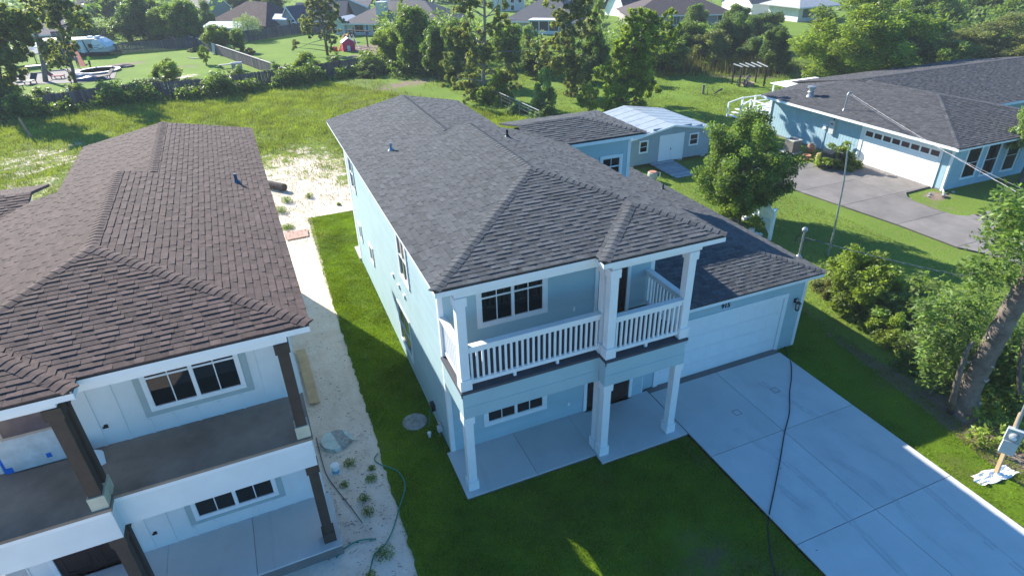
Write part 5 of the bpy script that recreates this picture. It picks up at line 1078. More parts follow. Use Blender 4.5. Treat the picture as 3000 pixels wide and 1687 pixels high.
# ------------------------------------------------------------------ pergola, chair, fire pit
pg=thing('pergola','black four post pergola frame with open steel rafters on the lawn','pergola',(35.9,30.4,0)); Pp=[Vector((34.94,31.26,0)),Vector((34.7,30.12,0)),Vector((37.12,30.9,0)),Vector((36.48,29.2,0))]
Pp=[G(2143.5,247.5),G(2164,255.6),G(2212.3,242),G(2236.8,255.1)]; ht_=[up(Pp[0],189),up(Pp[1],196),up(Pp[2],189),up(Pp[3],195)]; H_=sum(ht_)/4
for p in Pp: q_=MB(); q_.box(p.x-.05,p.x+.05,p.y-.05,p.y+.05,0,H_); q_.build('post',BLK,pg)
for k in range(5):
    f=k/4; a=Pp[0].lerp(Pp[2],f)+Vector((0,0,H_+.04)); b_=Pp[1].lerp(Pp[3],f)+Vector((0,0,H_+.04)); d_=(b_-a)*.12; q_=MB(); q_.tube([a-d_,b_+d_],.05,4); q_.build('rafter',mat('grey_steel',(.25,.27,.29),.4) if k==0 else bpy.data.materials['grey_steel'],pg)
for a,b_ in ((Pp[0],Pp[2]),(Pp[1],Pp[3])): q_=MB(); q_.tube([a+Vector((0,0,H_-.03)),b_+Vector((0,0,H_-.03))],.025,4); q_.build('tie_rod',BLK,pg)
c_=G(2191,252); t=thing('fire_pit','round tan stone fire pit under the pergola','fire pit',c_)
for ring in range(2):
    for k in range(14):
        a=(k+.5*ring)*6.283/14; q_=MB(); M=Matrix.Translation((c_.x,c_.y,0))@Matrix.Rotation(a,4,'Z'); q_.box(.34,.5,-.1,.1,.01+ring*.13,.135+ring*.13,0,M,R.random()); q_.build('stone_block',mat('tan_stone',(.36,.26,.20),.9,.2,6,tone=.2) if (k==0 and ring==0) else bpy.data.materials['tan_stone'],t)
q_=MB(); q_.lathe([(.34,0),(.34,.18),(.01,.2)],(c_.x,c_.y,0),14); q_.build('ash',DARKI,t)
c_=G(2172,254); t=thing('garden_chair','dark wooden slat chair beside the fire pit','chair',(0,0,0))
for k in range(5): q_=MB(); q_.box(-.26,.26,-.28+k*.11,-.19+k*.11,.3-.015*k,.325-.015*k); q_.build('seat_slat',DKCL,t)
for k in range(5): x=-.24+k*.12; q_=MB(); q_.hull([(x-.05,.26,.22),(x+.05,.26,.22),(x+.05,.55,.95-.04*abs(k-2)),(x-.05,.55,.95-.04*abs(k-2))],(0,.03,0)); q_.build('back_slat',DKCL,t)
for sx in (-.3,.3):
    q_=MB(); q_.box(sx-.04,sx+.04,-.3,.35,.48,.51); q_.build('armrest',DKCL,t)
    for y in (-.28,.3): q_=MB(); q_.box(sx-.03,sx+.03,y-.03,y+.03,0,.48); q_.build('leg',DKCL,t)
t.location=c_; t.rotation_euler=(0,0,-1.9)
a=G(2059,276); q_=MB(); q_.tube([a,a+Vector((0,0,.62))],.1,10); q_.tube([a+Vector((0,0,.62)),a+Vector((0,0,.72))],.11,10); tag(q_.build('wooden_post',mat('grey_wood_post',(.17,.16,.13),.9),loc=a),'short thick grey wooden post on the lawn before the reeds','post')
a=G(2092,276); q_=MB(); q_.tube([a,a+Vector((.45,.1,.18)),a+Vector((.8,.1,.28))],[.07,.06,.1],7); q_.tube([a+Vector((.1,0,.1)),a+Vector((-.1,.2,.4))],[.03,.015],5); q_.tube([a+Vector((-.6,.1,0)),a+Vector((-.62,.1,.55))],[.03,.012],5); tag(q_.build('fallen_branch',BARK,loc=a),'dark fallen log with a stub right of the short lawn post','log')
a=G(93,404); q_=MB(); q_.tube([a,a+Vector((-.35,.25,1.35))],.08,6); tag(q_.build('wooden_stake',mat('tan_stake',(.33,.22,.14),.9),loc=a),'leaning tan wooden stake at the left edge of the vacant field','stake')
# fence with wire at the back of the blue house lot
t=thing('wire_fence','thin wire fence with pale top rail running behind the blue house','fence',G(1445,285)); a,b_=G(1445,300),G(1580,366)
q_=MB(); q_.tube([a+Vector((0,0,.95)),b_+Vector((0,0,.95))],.03,5); q_.build('top_rail',STEEL,t)
for k in range(6): p=a.lerp(b_,k/5); q_=MB(); q_.tube([p,p+Vector((0,0,1))],.025,5); q_.build('post',STEEL,t)
for z_ in (.2,.5,.75): q_=MB(); q_.tube([a+Vector((0,0,z_)),b_+Vector((0,0,z_))],.006,3); q_.build('wire',STEEL,t)
from mathutils import noise as mnoise
# ------------------------------------------------------------------ foliage
def leafmesh(name, P, S, tone, m=None, flat=.5, asp=.45, curl=0):
    n_=len(P); N=NR.normal(size=(n_,3)); N[:,2]=np.abs(N[:,2])+flat; N/=np.linalg.norm(N,axis=1)[:,None]
    t_=NR.normal(size=(n_,3)); t_-=N*np.sum(t_*N,1)[:,None]; t_/=np.linalg.norm(t_,axis=1)[:,None]; b_=np.cross(N,t_)
    S=S[:,None]; v=np.stack([P-t_*S,P+b_*S*asp,P+t_*S,P-b_*S*asp],1).reshape(-1,3)
    me_=bpy.data.meshes.new(name); me_.vertices.add(4*n_); me_.vertices.foreach_set('co',v.reshape(-1).astype(np.float32))
    me_.loops.add(4*n_); me_.loops.foreach_set('vertex_index',np.arange(4*n_,dtype=np.int32)); me_.polygons.add(n_); me_.polygons.foreach_set('loop_start',np.arange(0,4*n_,4,dtype=np.int32))
    me_.update(); a=me_.attributes.new('tone','FLOAT','POINT'); a.data.foreach_set('value',np.repeat(np.clip(tone,0,1),4).astype(np.float32))
    if m: me_.materials.append(m)
    return me_
def clump_points(cl, per, squash=.8):
    Ps=[];T=[]
    for (c,r) in cl:
        k=max(3,int(per*(r/.22)**2)) if per>0 else 3
        d=NR.normal(size=(k,3)); d/=np.linalg.norm(d,axis=1)[:,None]; rad=r*(NR.random(k)**.45)[:,None]; q=np.array(c)+d*rad*np.array([1,1,squash]); Ps.append(q)
        T.append(np.clip(.5+NR.normal()*.16+NR.normal(size=k)*.18+.0*q[:,2],0,1))
    return np.concatenate(Ps),np.concatenate(T)
def crown_arche(name,ncl,per,size,rmin=.16,rmax=.3,shape='round',gap=.0,seed=1):
    r_=random.Random(seed); cl=[]
    while len(cl)<ncl:
        x,y,z=[r_.uniform(-1,1) for _ in range(3)]; d=math.sqrt(x*x+y*y+z*z)
        if d>1 or d<.3: continue
        if shape=='cone' and math.hypot(x,y)>.85*(1-(z+1)/2)+.12: continue
        if shape=='dome': z=abs(z)*1.9-.95; 
        lob=.72+.55*mnoise.noise(Vector((x,y,z)).normalized()*1.9+Vector((seed*3.1,0,0)))
        if shape!='cone' and d>lob: continue
        cl.append(((x,y,z),r_.uniform(rmin,rmax)))
    P_,T_=clump_points(cl,per); return leafmesh(name,P_,size*NR.uniform(.6,1.3,len(P_)),T_)
CR={'round':[crown_arche('crown_leaves',100,170,.058,seed=s_) for s_ in (1,2,3)],'loose':[crown_arche('loose_leaves',70,150,.058,.13,.24,seed=s_) for s_ in (4,5)],
    'cone':[crown_arche('cone_leaves',90,160,.052,.12,.22,'cone',seed=6)],'fine':[crown_arche('fine_leaves',100,300,.042,seed=s_) for s_ in (8,9)],'dome':[crown_arche('dome_leaves',90,170,.06,.15,.28,'dome',seed=s_) for s_ in (11,12)],
    'big':[crown_arche('big_tree_leaves',240,430,.028,.10,.19,seed=s_) for s_ in (14,15)]}
_ds=[]
def willow():
    Ps=[];
    for k in range(170):
        a=NR.uniform(0,6.28); r0=math.sqrt(NR.random())*.8; x,y=r0*math.cos(a),r0*math.sin(a); z0=.9-r0*.55+NR.normal()*.08; L=.5+.9*r0
        for j in range(26): f=j/25; Ps.append((x*(1+.25*f)+NR.normal()*.02,y*(1+.25*f)+NR.normal()*.02,z0-L*f))
    P_=np.array(Ps); return leafmesh('willow_leaves',P_,np.full(len(P_),.05),.5+NR.normal(size=len(P_))*.2,asp=.28)
CR['willow']=[willow()]
def onplane(base,px,py,dep=0):
    d=ray(px,py); f=Vector((FWD.x,FWD.y,0)).normalized(); t=(Vector(base)+f*dep-CAM).dot(f)/d.dot(f); return CAM+d*t
_ti=[0]
def trunkmesh(h,r,lean,seed,nb,zc,rz,rad):
    r_=random.Random(seed); a=MB(); pts=[Vector((0,0,-.1))]; top=h*.8
    for i in range(1,6): f=i/5; pts.append(Vector((lean[0]*f+r_.uniform(-.05,.05)*r*8,lean[1]*f+r_.uniform(-.05,.05)*r*8,top*f)))
    a.tube(pts,[r*(1.25-.95*i/5) for i in range(6)],7)
    for k in range(nb):
        f=r_.uniform(.35,.95); i=min(4,int(f*5)); s_=pts[i].lerp(pts[i+1],f*5-i); an=r_.uniform(0,6.28); e=Vector((rad*.7*math.cos(an),rad*.7*math.sin(an),min(h*.95,s_.z+r_.uniform(.1,.6)*rz))); m_=s_.lerp(e,.5)+Vector((0,0,.15*rz))
        a.tube([s_,m_,e],[r*.4,r*.25,r*.08],5)
    return a
def tree(kind,bx,by,ty,hw,label,m=L_MID,z0=.12,lean=(0,0),name='tree',cat='tree',group=None,bark=BARK,tr=.03,dy=1,hscale=None):
    base=G(bx,by); h=hscale or up(base,ty); h=max(h,.5); r=hw/pxsize(base+Vector((0,0,h/2)))
    t=thing(name,label,cat,base,group); zc=h*(1+z0)/2; rz=h*(1-z0)/2
    _ti[0]+=1; me_=CR[kind][_ti[0]%len(CR[kind])]
    if kind=='dome': zc=h*.45; rz=h*.55
    o=bpy.data.objects.new('crown' if cat=='tree' else 'foliage',me_); C.objects.link(o); o.parent=t; ORG[o.name]=base
    o.location=(lean[0]*.8,lean[1]*.8,zc); k=1.28; o.scale=(r*k,r*dy*k,rz*1.15); o.rotation_euler=(0,0,_ti[0]*1.3)
    if not me_.materials: me_.materials.append(m)
    o.material_slots[0].link='OBJECT'; o.material_slots[0].material=m
    a=trunkmesh(h,max(.05,h*tr),lean,_ti[0],6 if cat=='tree' else 3,zc,rz,r)
    a.v=[tuple(Vector(p)+base) for p in a.v]; a.build('trunk' if cat=='tree' else 'stem',bark,t)
    return t
def sprouty(label,pts,rr,clumps,leaf=.13,m=L_OLV,bark=BARKG,name='tree',per=60,spread=1,extra=(),seed=0,bare=0):
    """tall storm-stripped trunk with tufts of leaves on short side shoots; pts = photo points base..top"""
    r_=random.Random(seed+50); base=G(*pts[0]); W=[base]+[onplane(base,*p) for p in pts[1:]]; t=thing(name,label,'tree',base)
    a=MB(); k=len(W); a.tube(W,[rr*(1-.65*i/(k-1)) for i in range(k)],8); tk=a.build('trunk',bark,t,smooth=True)
    cl=[]; b_=MB()
    for (px,py,rpx) in clumps:
        c_=onplane(base,px,py,r_.uniform(-.8,.8)*spread); ps=pxsize(c_); R0=rpx/ps
        # nearest trunk point lower
        j=min(range(len(W)*4),key=lambda q:(W[min(q//4,k-1)].lerp(W[min(q//4+1,k-1)],(q%4)/4)-c_+Vector((0,0,.5))).length); s_=W[min(j//4,k-1)].lerp(W[min(j//4+1,k-1)],(j%4)/4)
        b_.tube([s_,s_.lerp(c_,.5)+Vector((0,0,.06)),c_],[rr*.3,rr*.2,rr*.08],5)
        for q in range(5+int(8*R0)): cl.append((tuple(c_-base+Vector([r_.uniform(-1,1)*R0*1.05 for _ in range(3)])),R0*r_.uniform(.22,.45)))
    b_.build('limb',bark,t,kind='stuff')
    for (p1,p2,p3) in extra:
        q_=MB(); A_,B_,C_=[onplane(base,*p) for p in (p1,p2,p3)]; q_.tube([A_,B_,C_],[rr*.3,rr*.2,rr*.08],5); q_.build('bare_branch',BARKG,t)
    Ps=[];T=[]
    for c_,r in cl:
        kk=max(10,int(per*2.2*(r/.3)**1.3)); d=NR.normal(size=(kk,3)); d/=np.linalg.norm(d,axis=1)[:,None]; Ps.append(np.array(c_)+d*r*(NR.random(kk)**.5)[:,None]); T.append(.5+NR.normal()*.15+NR.normal(size=kk)*.25)
    P_=np.concatenate(Ps); me_=leafmesh('crown',P_,leaf*NR.uniform(.6,1.25,len(P_)),np.concatenate(T),m,flat=.2,asp=.4); o=bpy.data.objects.new('crown',me_); C.objects.link(o); o.parent=t; ORG[o.name]=base
    return t
def scatter(px0,px1,y0,y1,n_,r0,r1,seed,f=None):
    r_=random.Random(seed); out=[]
    while len(out)<n_:
        x,y=r_.uniform(px0,px1),r_.uniform(y0,y1)
        if f is None or f(x,y): out.append((x,y,r_.uniform(r0,r1)))
    return out
# -- tall stripped trees
sprouty('tallest thin grey trunk with leafy tufts standing behind the blue house roof',[(1419,298),(1416,220),(1420,100),(1419,0),(1418,-90)],.17,scatter(1330,1500,-60,120,17,16,30,1)+scatter(1310,1500,120,250,13,16,28,2)+scatter(1370,1470,250,290,4,14,22,3),.13,L_OLV,extra=[((1416,60),(1455,20),(1470,-30)),((1417,160),(1480,150),(1560,152)),((1417,120),(1380,70),(1372,10)),((1416,190),(1470,230),(1500,190))],seed=1)
sprouty('leafy ragged tree with pale upper trunk behind the tall thin grey one',[(1673,280),(1672,200),(1668,110),(1672,20),(1680,-60)],.14,scatter(1625,1725,-40,115,24,16,28,4)+scatter(1575,1690,115,200,12,18,30,5)+scatter(1640,1700,200,275,8,16,26,6),.12,L_OLV,seed=2)
sprouty('leaning bright green tree with bare trunk stretches between the big lawn and shed',[(1818,352),(1826,290),(1842,235),(1846,150),(1852,60)],.19,scatter(1835,1980,40,95,12,12,22,7)+scatter(1820,1960,90,150,14,16,26,8)+scatter(1800,1900,160,210,10,22,34,9)+scatter(1755,1900,215,290,15,22,36,10)+scatter(1785,1895,290,335,9,18,28,11),.12,L_YEL,BARK,per=75,seed=3,spread=.5)
sprouty('twin stemmed sparse magnolia left of the pool reaching above the frame',[(228,272),(212,200),(190,130),(172,60),(160,-60)],.16,scatter(150,215,130,200,9,8,17,12)+scatter(140,240,20,80,11,10,22,13)+scatter(130,185,-40,30,7,12,24,14)+[(205,150,14),(196,100,12),(232,62,20),(214,225,10)],.17,L_OLV,BARK,per=45,extra=[((181,82),(205,72),(235,62)),((181,84),(170,40),(150,-20)),((215,262),(196,200),(178,130))],seed=4)
sprouty('stout grey trunk with leaf tufts at the far left beyond the hedge',[(134,240),(127,190),(108,110),(96,40),(90,-60)],.24,scatter(70,150,0,90,13,8,18,15)+scatter(110,175,100,200,9,10,20,16),.17,L_OLV,BARKG,per=45,seed=5)
sprouty('half seen bushy magnolia crown at the left photo edge',[(10,340),(5,260),(-5,180),(-10,100)],.16,scatter(-60,75,45,170,26,16,32,17)+scatter(-50,50,170,330,20,14,28,18),.18,L_OLV,BARK,per=70,seed=6)
sprouty('sparse ragged tree beside the playhouse yard standing before the slate blue roof',[(960,163),(952,110),(945,60),(925,0),(915,-40)],.16,scatter(915,985,-10,50,12,10,22,19)+scatter(890,975,50,120,13,8,18,20)+[(870,128,10),(858,140,8),(990,100,10),(965,140,10)],.16,L_OLV,BARK,per=45,extra=[((955,115),(915,125),(865,145)),((957,90),(985,85),(1005,95))],seed=7)
# -- individual trees (photo x,y of the foot, photo y of the top, half width)
TR=[('round',255,125,34,36,'rounded light green tree behind the camper roof',L_LT),
('round',385,120,28,42,'dark full tree between the camper fence and the far roofs',L_DK),('round',440,118,-10,52,'broad dark oak in the upper left tree group',L_DK),('fine',490,125,12,40,'mid green tree right of the broad dark oak',L_MID),('round',330,60,-25,45,'hazy dark tree at the upper left edge of the tree group',L_DK),
('round',555,130,4,48,'full bright round tree left of the barn roof',L_MID),('cone',615,90,-12,26,'dark conical tree against the plain gabled house',L_DK),('round',700,38,-20,36,'mid green tree above the barn ridge',L_MID),('round',790,58,-15,42,'leafy dark tree between barn and grey green gable',L_DK),
('willow',733,118,42,38,'pale drooping willow in front of the dark barn',L_LT),('round',642,150,72,38,'bright lumpy tree before the pale flat shed',L_YEL),('round',706,152,88,20,'small round tree right of the bright lumpy one',L_MID),
('round',1005,70,22,20,'small round tree between taupe house and pale green house',L_MID),('dome',1035,100,88,28,'low shrub under the pale green house windows',L_DK),
('round',1150,205,85,44,'bright yellow green tree at the corner of the back fence',L_YEL),('round',1225,215,20,54,'tall full green tree right of the pale green house',L_MID),('round',1290,235,70,44,'dark green tree leaning over the dirt patch',L_DK),('fine',1345,240,40,45,'fine leaved dark tree left of the tall grey trunk',L_DK),('loose',1190,120,2,22,'slender yellow green tree top before the taupe roof',L_YEL),
('cone',1552,170,58,34,'pale conical tree left of the white screened porch',L_LT),('round',1490,200,75,45,'bushy tree between tall grey trunk and screened porch',L_MID),('round',1570,225,140,48,'dark rounded crown below the screened porch',L_DK),
('round',1745,230,80,38,'lighter green tree left of the hedge thicket',L_MID),('loose',1745,120,-15,24,'narrow bright tree rising beside the grey hip roofed house',L_YEL),
('fine',1705,240,160,46,'dense dark round tree on the near side of the big lawn',L_DK),('dome',1590,338,205,36,'pale feathery bush beside the wire fence behind the blue house',L_LT),('dome',1605,350,292,34,'dark green bush at the foot of the pale feathery one',L_MID),('loose',1725,345,240,26,'small bright sapling between the dark round tree and leaning tree',L_YEL),
('round',1940,215,100,60,'full green tree behind the reeds at their left end',L_MID),('round',2010,190,68,50,'mid green crown in the centre of the hedge thicket',L_MID),('round',2030,110,12,36,'pointed bright crown before the dark brown roof',L_MID),('round',2075,200,90,52,'olive crown above the reed bed',L_OLV),('fine',2130,180,45,50,'dark crown below the white gabled house',L_DK),('round',2150,120,14,40,'taller mid green crown at the top of the thicket',L_MID),('round',2200,200,110,48,'dark tree at the shaded end of the lawn path',L_DK),('fine',2230,150,25,45,'full dark tree left of the small lanai house',L_DK),('round',2260,215,80,40,'shaded tree bordering the lawn path on the left',L_DK),('round',1890,120,28,48,'bright spreading crown before the brown roofed house',L_YEL),
('big',2470,265,-30,155,'huge yellow green tree left of the grey hip roofed blue board house',L_YEL),
('round',2640,215,20,70,'dark green tree right behind the huge yellow green one',L_DK),('fine',2700,140,-30,80,'hazy green tree at the top right of the huge tree',L_MID),('round',2760,230,120,62,'low bright tree just above the long grey ridge',L_MID),('big',2880,215,40,110,'broad olive tree above the right end of the grey roof',L_OLV),('round',2830,100,-50,80,'dark upper crown in the right woods',L_DK),('fine',2960,120,-40,75,'light green crown in the top right corner',L_MID),('round',2560,90,-50,70,'tall crown behind the huge tree at the top edge',L_MID),('round',2990,240,110,60,'olive crown at the right edge above the far roof end',L_OLV)]
for i,(k,bx,by,ty,hw,lb,m_) in enumerate(TR):
    cat='shrub' if k=='dome' else 'tree'; tree(k,bx,by,ty,hw,lb,m_,z0=.08 if k!='big' else .04,name='shrub' if cat=='shrub' else 'tree',cat=cat,dy=1.0)
tree('big',2150,645,340,115,'dense bright tree between the garage roof and the old driveway',L_MID,z0=.0,lean=(.2,.1),tr=.028)
tree('loose',2165,660,520,75,'low leafy bush at the foot of the dense bright driveway tree',L_YEL,name='shrub',cat='shrub')
tree('round',2990,535,230,62,'grey green tree in front of the right windows of the blue board house',L_LT,z0=.2)
tree('dome',2450,490,408,56,'neatly rounded bright green bush beside the two trash bins',L_YEL,name='shrub',cat='shrub')
tree('dome',2870,520,488,20,'small dark shrub under the first two front windows',L_DK,name='shrub',cat='shrub')
tree('round',2505,905,735,88,'bright lime green bushy tree right of the garage corner',L_YEL,z0=.0,name='tree')
tree('dome',2600,960,862,80,'leafy light green shrub right of the lime green bushy tree',L_MID,name='shrub',cat='shrub')
tree('dome',2425,860,800,42,'low scrubby bush against the garage side wall',L_OLV,name='shrub',cat='shrub')
tree('dome',2700,1080,965,75,'shaded shrub in the middle of the right undergrowth',L_MID,name='shrub',cat='shrub')
# saplings & yard shrubs
for (k,bx,by,ty,hw,lb,m_) in (('dome',565,152,139,16,'round dark shrub at the far corner of the camper yard',L_DK),('loose',605,190,132,16,'thin sapling in the camper yard near the diagonal fence',L_YEL),('dome',466,116,96,30,'spiky light shrub behind the straight brown fence',L_LT),('loose',735,170,140,14,'reddish brown sapling just beyond the diagonal fence',mat('leaf_rust',(.16,.085,.03),.8)),('loose',500,262,175,42,'tall open bright shrub growing over the left part of the dark fence',L_YEL),
   ('dome',445,280,232,60,'dark mound of shrubs on the dark fence left of the open bright one',L_MID),('dome',310,290,232,50,'shrub mound below the pool hiding the dark fence',L_DK),('dome',230,300,248,45,'bright shrub at the foot of the twin stemmed magnolia',L_YEL),('dome',130,300,250,55,'bushy growth under the stout grey trunk',L_MID),('dome',570,270,230,50,'yellow green shrub row right of the open bright shrub',L_YEL),
   ('dome',700,240,190,45,'bright leafy shrub at the near end of the diagonal fence',L_YEL),('dome',640,250,215,35,'small shrub against the weathered pickets left of the fence junction',L_MID),('dome',820,232,175,50,'dark shrub against the fence right of the junction',L_MID),('dome',900,225,155,48,'green shrub in front of the bright lawn fence',L_YEL),('dome',985,215,150,46,'tall shrub in front of the playhouse yard fence',L_MID),('cone',1063,190,145,16,'small cone shaped shrub at the dirt patch edge',L_YEL),('dome',1080,222,175,50,'dark shrub near the right end of the dark fence',L_DK),
   ('dome',1370,260,212,38,'light green bush left of the tall thin grey trunk base',L_YEL),('dome',1460,300,195,50,'bright bush right of the tall thin grey trunk base',L_YEL),('dome',1320,225,150,45,'dark brush at the edge of the dirt mound',L_DK),('dome',1510,330,300,34,'low scrub at the start of the wire fence',L_LT),('loose',775,220,215,10,'tiny weed tree on the weathered fence top',L_YEL)):
    tree(k,bx,by,ty,hw,lb,m_,name='shrub',cat='shrub',dy=.8)
# masses nobody could count
def mass(name,label,cat,fn,n_,size,m_,rad,seed,hmul=1,squash=.7):
    r_=random.Random(seed); cl=[]; pts=[]
    for _ in range(n_):
        p,h=fn(r_); 
        for z in np.arange(rad*.4,h,rad*1.1): cl.append(((p[0]+r_.uniform(-.4,.4)*rad,p[1]+r_.uniform(-.4,.4)*rad,z),rad*r_.uniform(.7,1.2)))
    Ps=[];T=[]
    for c_,r in cl:
        kk=max(8,int(16*(r/size)**1.0*.35)); d=NR.normal(size=(kk,3)); d/=np.linalg.norm(d,axis=1)[:,None]; Ps.append(np.array(c_)+d*r*(NR.random(kk)**.5)[:,None]*np.array([1,1,squash])); T.append(.5+NR.normal()*.18+NR.normal(size=kk)*.22)
    P_=np.concatenate(Ps); P_=P_[P_[:,2]>-.05]; T=np.concatenate(T)[:len(P_)]
    me_=leafmesh(name,P_,size*NR.uniform(.6,1.3,len(P_)),T,m_); o=bpy.data.objects.new(name,me_); C.objects.link(o); tag(o,label,cat,kind='stuff'); return o
FA=[(-30,45),(-19.4,47.9),(-12.9,50.2),(-5.3,49.2),(-1.66,50.4),(2.15,51),(9.4,53.9),(14,55.5)]
def along(r_):
    i=r_.randrange(len(FA)-1); f=r_.random(); x=FA[i][0]+(FA[i+1][0]-FA[i][0])*f; y=FA[i][1]+(FA[i+1][1]-FA[i][1])*f
    s_=math.sin(x*.9)+.6*math.sin(x*2.3+1); return (x,y-r_.uniform(.2,1.7)),max(.35,1.0+.5*s_)*r_.uniform(.6,1.3)
mass('fence_overgrowth','dark tangled undergrowth along the foot of the weathered back fence','undergrowth',along,1050,.13,L_MID,.33,21)
def woods(r_):
    x=r_.uniform(2480,3060); y=r_.uniform(20,200); p=G(x,y); return (p.x,p.y),r_.uniform(1.8,4.6)
mass('woods','continuous mass of woodland behind the blue board house','woods',woods,430,.24,L_MID,.8,22)
def thick(r_):
    f=r_.random(); p=G(1900+f*370,170-20*math.sin(f*3)+r_.uniform(-26,34)); return (p.x,p.y),r_.uniform(1.0,2.4)
mass('thicket','dense green thicket behind the reed bed','thicket',thick,260,.17,L_MID,.6,23)
def thick2(r_):
    p=G(r_.uniform(1110,1400),r_.uniform(185,228)); return (p.x,p.y),r_.uniform(.6,1.6)
mass('thicket','dark thicket under the trees beside the dirt mound','thicket',thick2,150,.16,L_DK,.5,24)
def under(r_):
    f=r_.random(); x0,y0=2390+f*360,815+f*330; p=G(x0+r_.uniform(0,1)*(60+230*f),y0-r_.uniform(0,1)*(20+60*f)); return (p.x+.1,p.y),r_.uniform(.2,.8)
mass('undergrowth','mixed leafy undergrowth between the side lawn and the right hand lot','undergrowth',under,760,.075,L_MID,.2,25)
def under2(r_):
    p=G(r_.uniform(2840,3060),r_.uniform(980,1330)); return (p.x,p.y),r_.uniform(.15,.5)
mass('undergrowth','sunlit leafy growth behind the meter post at the right edge','undergrowth',under2,170,.07,L_YEL,.18,26)
# far tree line beyond the houses
def farline(r_):
    a=r_.uniform(-.65,.75); d=r_.uniform(118,240); return (CAM.x+d*math.sin(a+.385),CAM.y+d*math.cos(a+.385)),r_.uniform(2,6)
mass('tree_line','far line of trees beyond the last houses','tree line',farline,420,.6,L_DK,2.2,27)
# ------------------------------------------------------------------ blades of grass
def blades(name,label,boxes,dens,h,w_,m_,keep=None,seed=0,lean=.5,maxn=260000,cat='grass'):
    rg=np.random.default_rng(seed); XY=[]
    for (x0,x1,y0,y1) in boxes:
        k=int((x1-x0)*(y1-y0)*dens); XY.append(np.stack([rg.uniform(x0,x1,k),rg.uniform(y0,y1,k)],1))
    XY=np.concatenate(XY)
    P_=np.concatenate([XY,np.zeros((len(XY),1))],1); d=P_-np.array(CAM); z=d@np.array(FWD); ok=(z>1)&(np.abs(F_PX*(d@np.array(RGT))/z)<1540)&(np.abs(F_PX*(d@np.array(UPV))/z)<880)
    XY=XY[ok]
    if keep is not None: XY=XY[keep(XY[:,0],XY[:,1])]
    XY=XY+rg.normal(size=XY.shape)*h*.45
    n_=len(XY)
    if n_>maxn: XY=XY[:maxn] if False else XY[rg.permutation(n_)[:maxn]]; n_=maxn
    an=rg.uniform(0,6.283,n_); hh=h*rg.uniform(.4,1.3,n_)*(1+.35*np.sin(XY[:,0]*5.1+2*np.sin(XY[:,1]*3.7))*np.sin(XY[:,1]*4.4)); ww=w_*rg.uniform(.6,1.3,n_); la=rg.uniform(0,6.283,n_); ll=hh*lean*rg.uniform(.2,1,n_)
    B=np.concatenate([XY,np.full((n_,1),.008)],1); sx=np.stack([np.cos(an)*ww,np.sin(an)*ww,np.zeros(n_)],1); tp=B+np.stack([np.cos(la)*ll,np.sin(la)*ll,hh],1)
    v=np.stack([B-sx,B+sx,tp],1).reshape(-1,3).astype(np.float32); me_=bpy.data.meshes.new(name); me_.vertices.add(3*n_); me_.vertices.foreach_set('co',v.reshape(-1)); me_.loops.add(3*n_); me_.loops.foreach_set('vertex_index',np.arange(3*n_,dtype=np.int32)); me_.polygons.add(n_); me_.polygons.foreach_set('loop_start',np.arange(0,3*n_,3,dtype=np.int32)); me_.update()
    a=me_.attributes.new('tone','FLOAT','POINT'); nz_=.5+.13*np.sin(XY[:,0]*3.7+3*np.sin(XY[:,1]*2.9))*np.sin(XY[:,1]*4.3)+.22*np.sin(XY[:,0]*1.3+2*np.sin(XY[:,1]*.7))*np.sin(XY[:,1]*1.1+1.5*np.sin(XY[:,0]*.9))+rg.normal(size=n_)*.18
    a.data.foreach_set('value',np.repeat(np.clip(nz_,0,1),3).astype(np.float32)); me_.materials.append(m_); o=bpy.data.objects.new(name,me_); C.objects.link(o); tag(o,label,cat,kind='stuff'); return o
def lawn_ok(x,y):
    a=(x>-1.62)&(x<-.03)&(y>-.02)&(y<17.2)&(x>-1.66+.02*np.maximum(0,y-9)); b=(y<=-.02)&(x>-1.66)&(x<5.7)&~((x>-.15)&(y>-1.56)&(x<3.2))&~((x>=3.19)&(y>-1.88)); c_=(y>11.8)&(y<17.2)&(x>-1.4)&(x<5.2)&~((x>-.1)&(y<12.98))
    bare=np.maximum.reduce([blob(x,y,3.9,-5.0,.75,.9,.3,.9)*.85,blob(x,y,2.9,-5.5,.8,.4,.1,.9)*.7,blob(x,y,1.0,-4.6,.5,.4,0,.9)*.5,blob(x,y,4.6,-6.2,.7,.5,.4,.9)*.55,blob(x,y,-1.4,1.0,.35,.9,0,.9)*.5]); return (a|b|c_)&(np.random.default_rng(3).random(len(x))>bare)&(np.random.default_rng(4).random(len(x))>.6*blob(x,y,2.9,-5.4,.6,.4,0,.9))
blades('sod_grass','short bright sod grass around the two storey blue house',[(-1.7,5.8,-9,0),(-1.7,0,0,17.3),(0,5.4,11.8,17.3)],1900,.055,.010,GR_SOD,lawn_ok,1,.7)
blades('lawn_grass','short grass of the narrow lawn right of the driveway',[(10.3,13.2,-9,3)],1100,.05,.010,GR_SOD,lambda x,y:(x>10.38)&(x<12.9-.12*np.maximum(0,-y)),2,.7)
def fld(x,y):
    s_=sand_mask(x,y); d_=dirt_mask(x,y); r_=np.random.default_rng(9).random(len(x)); n_=.5+.3*np.sin(x*1.7+np.sin(y*2.1)*1.3)*np.cos(y*1.5+x*.6); return (r_>s_*1.25)&(r_>d_*.85)&(r_<.35+n_)&(y<52)
blades('field_grass','rough weedy grass growing across the vacant field',[(-34,22,9.5,52)],220,.17,.022,GR_FLD,lambda x,y: fld(x,y)&((y>19)|(x<-4))&~((x>-12.5)&(x<-3)&(y<13.2))&~((x>-1)&(y<18))&(x+.55*(y-19)<21),4,.6,330000)
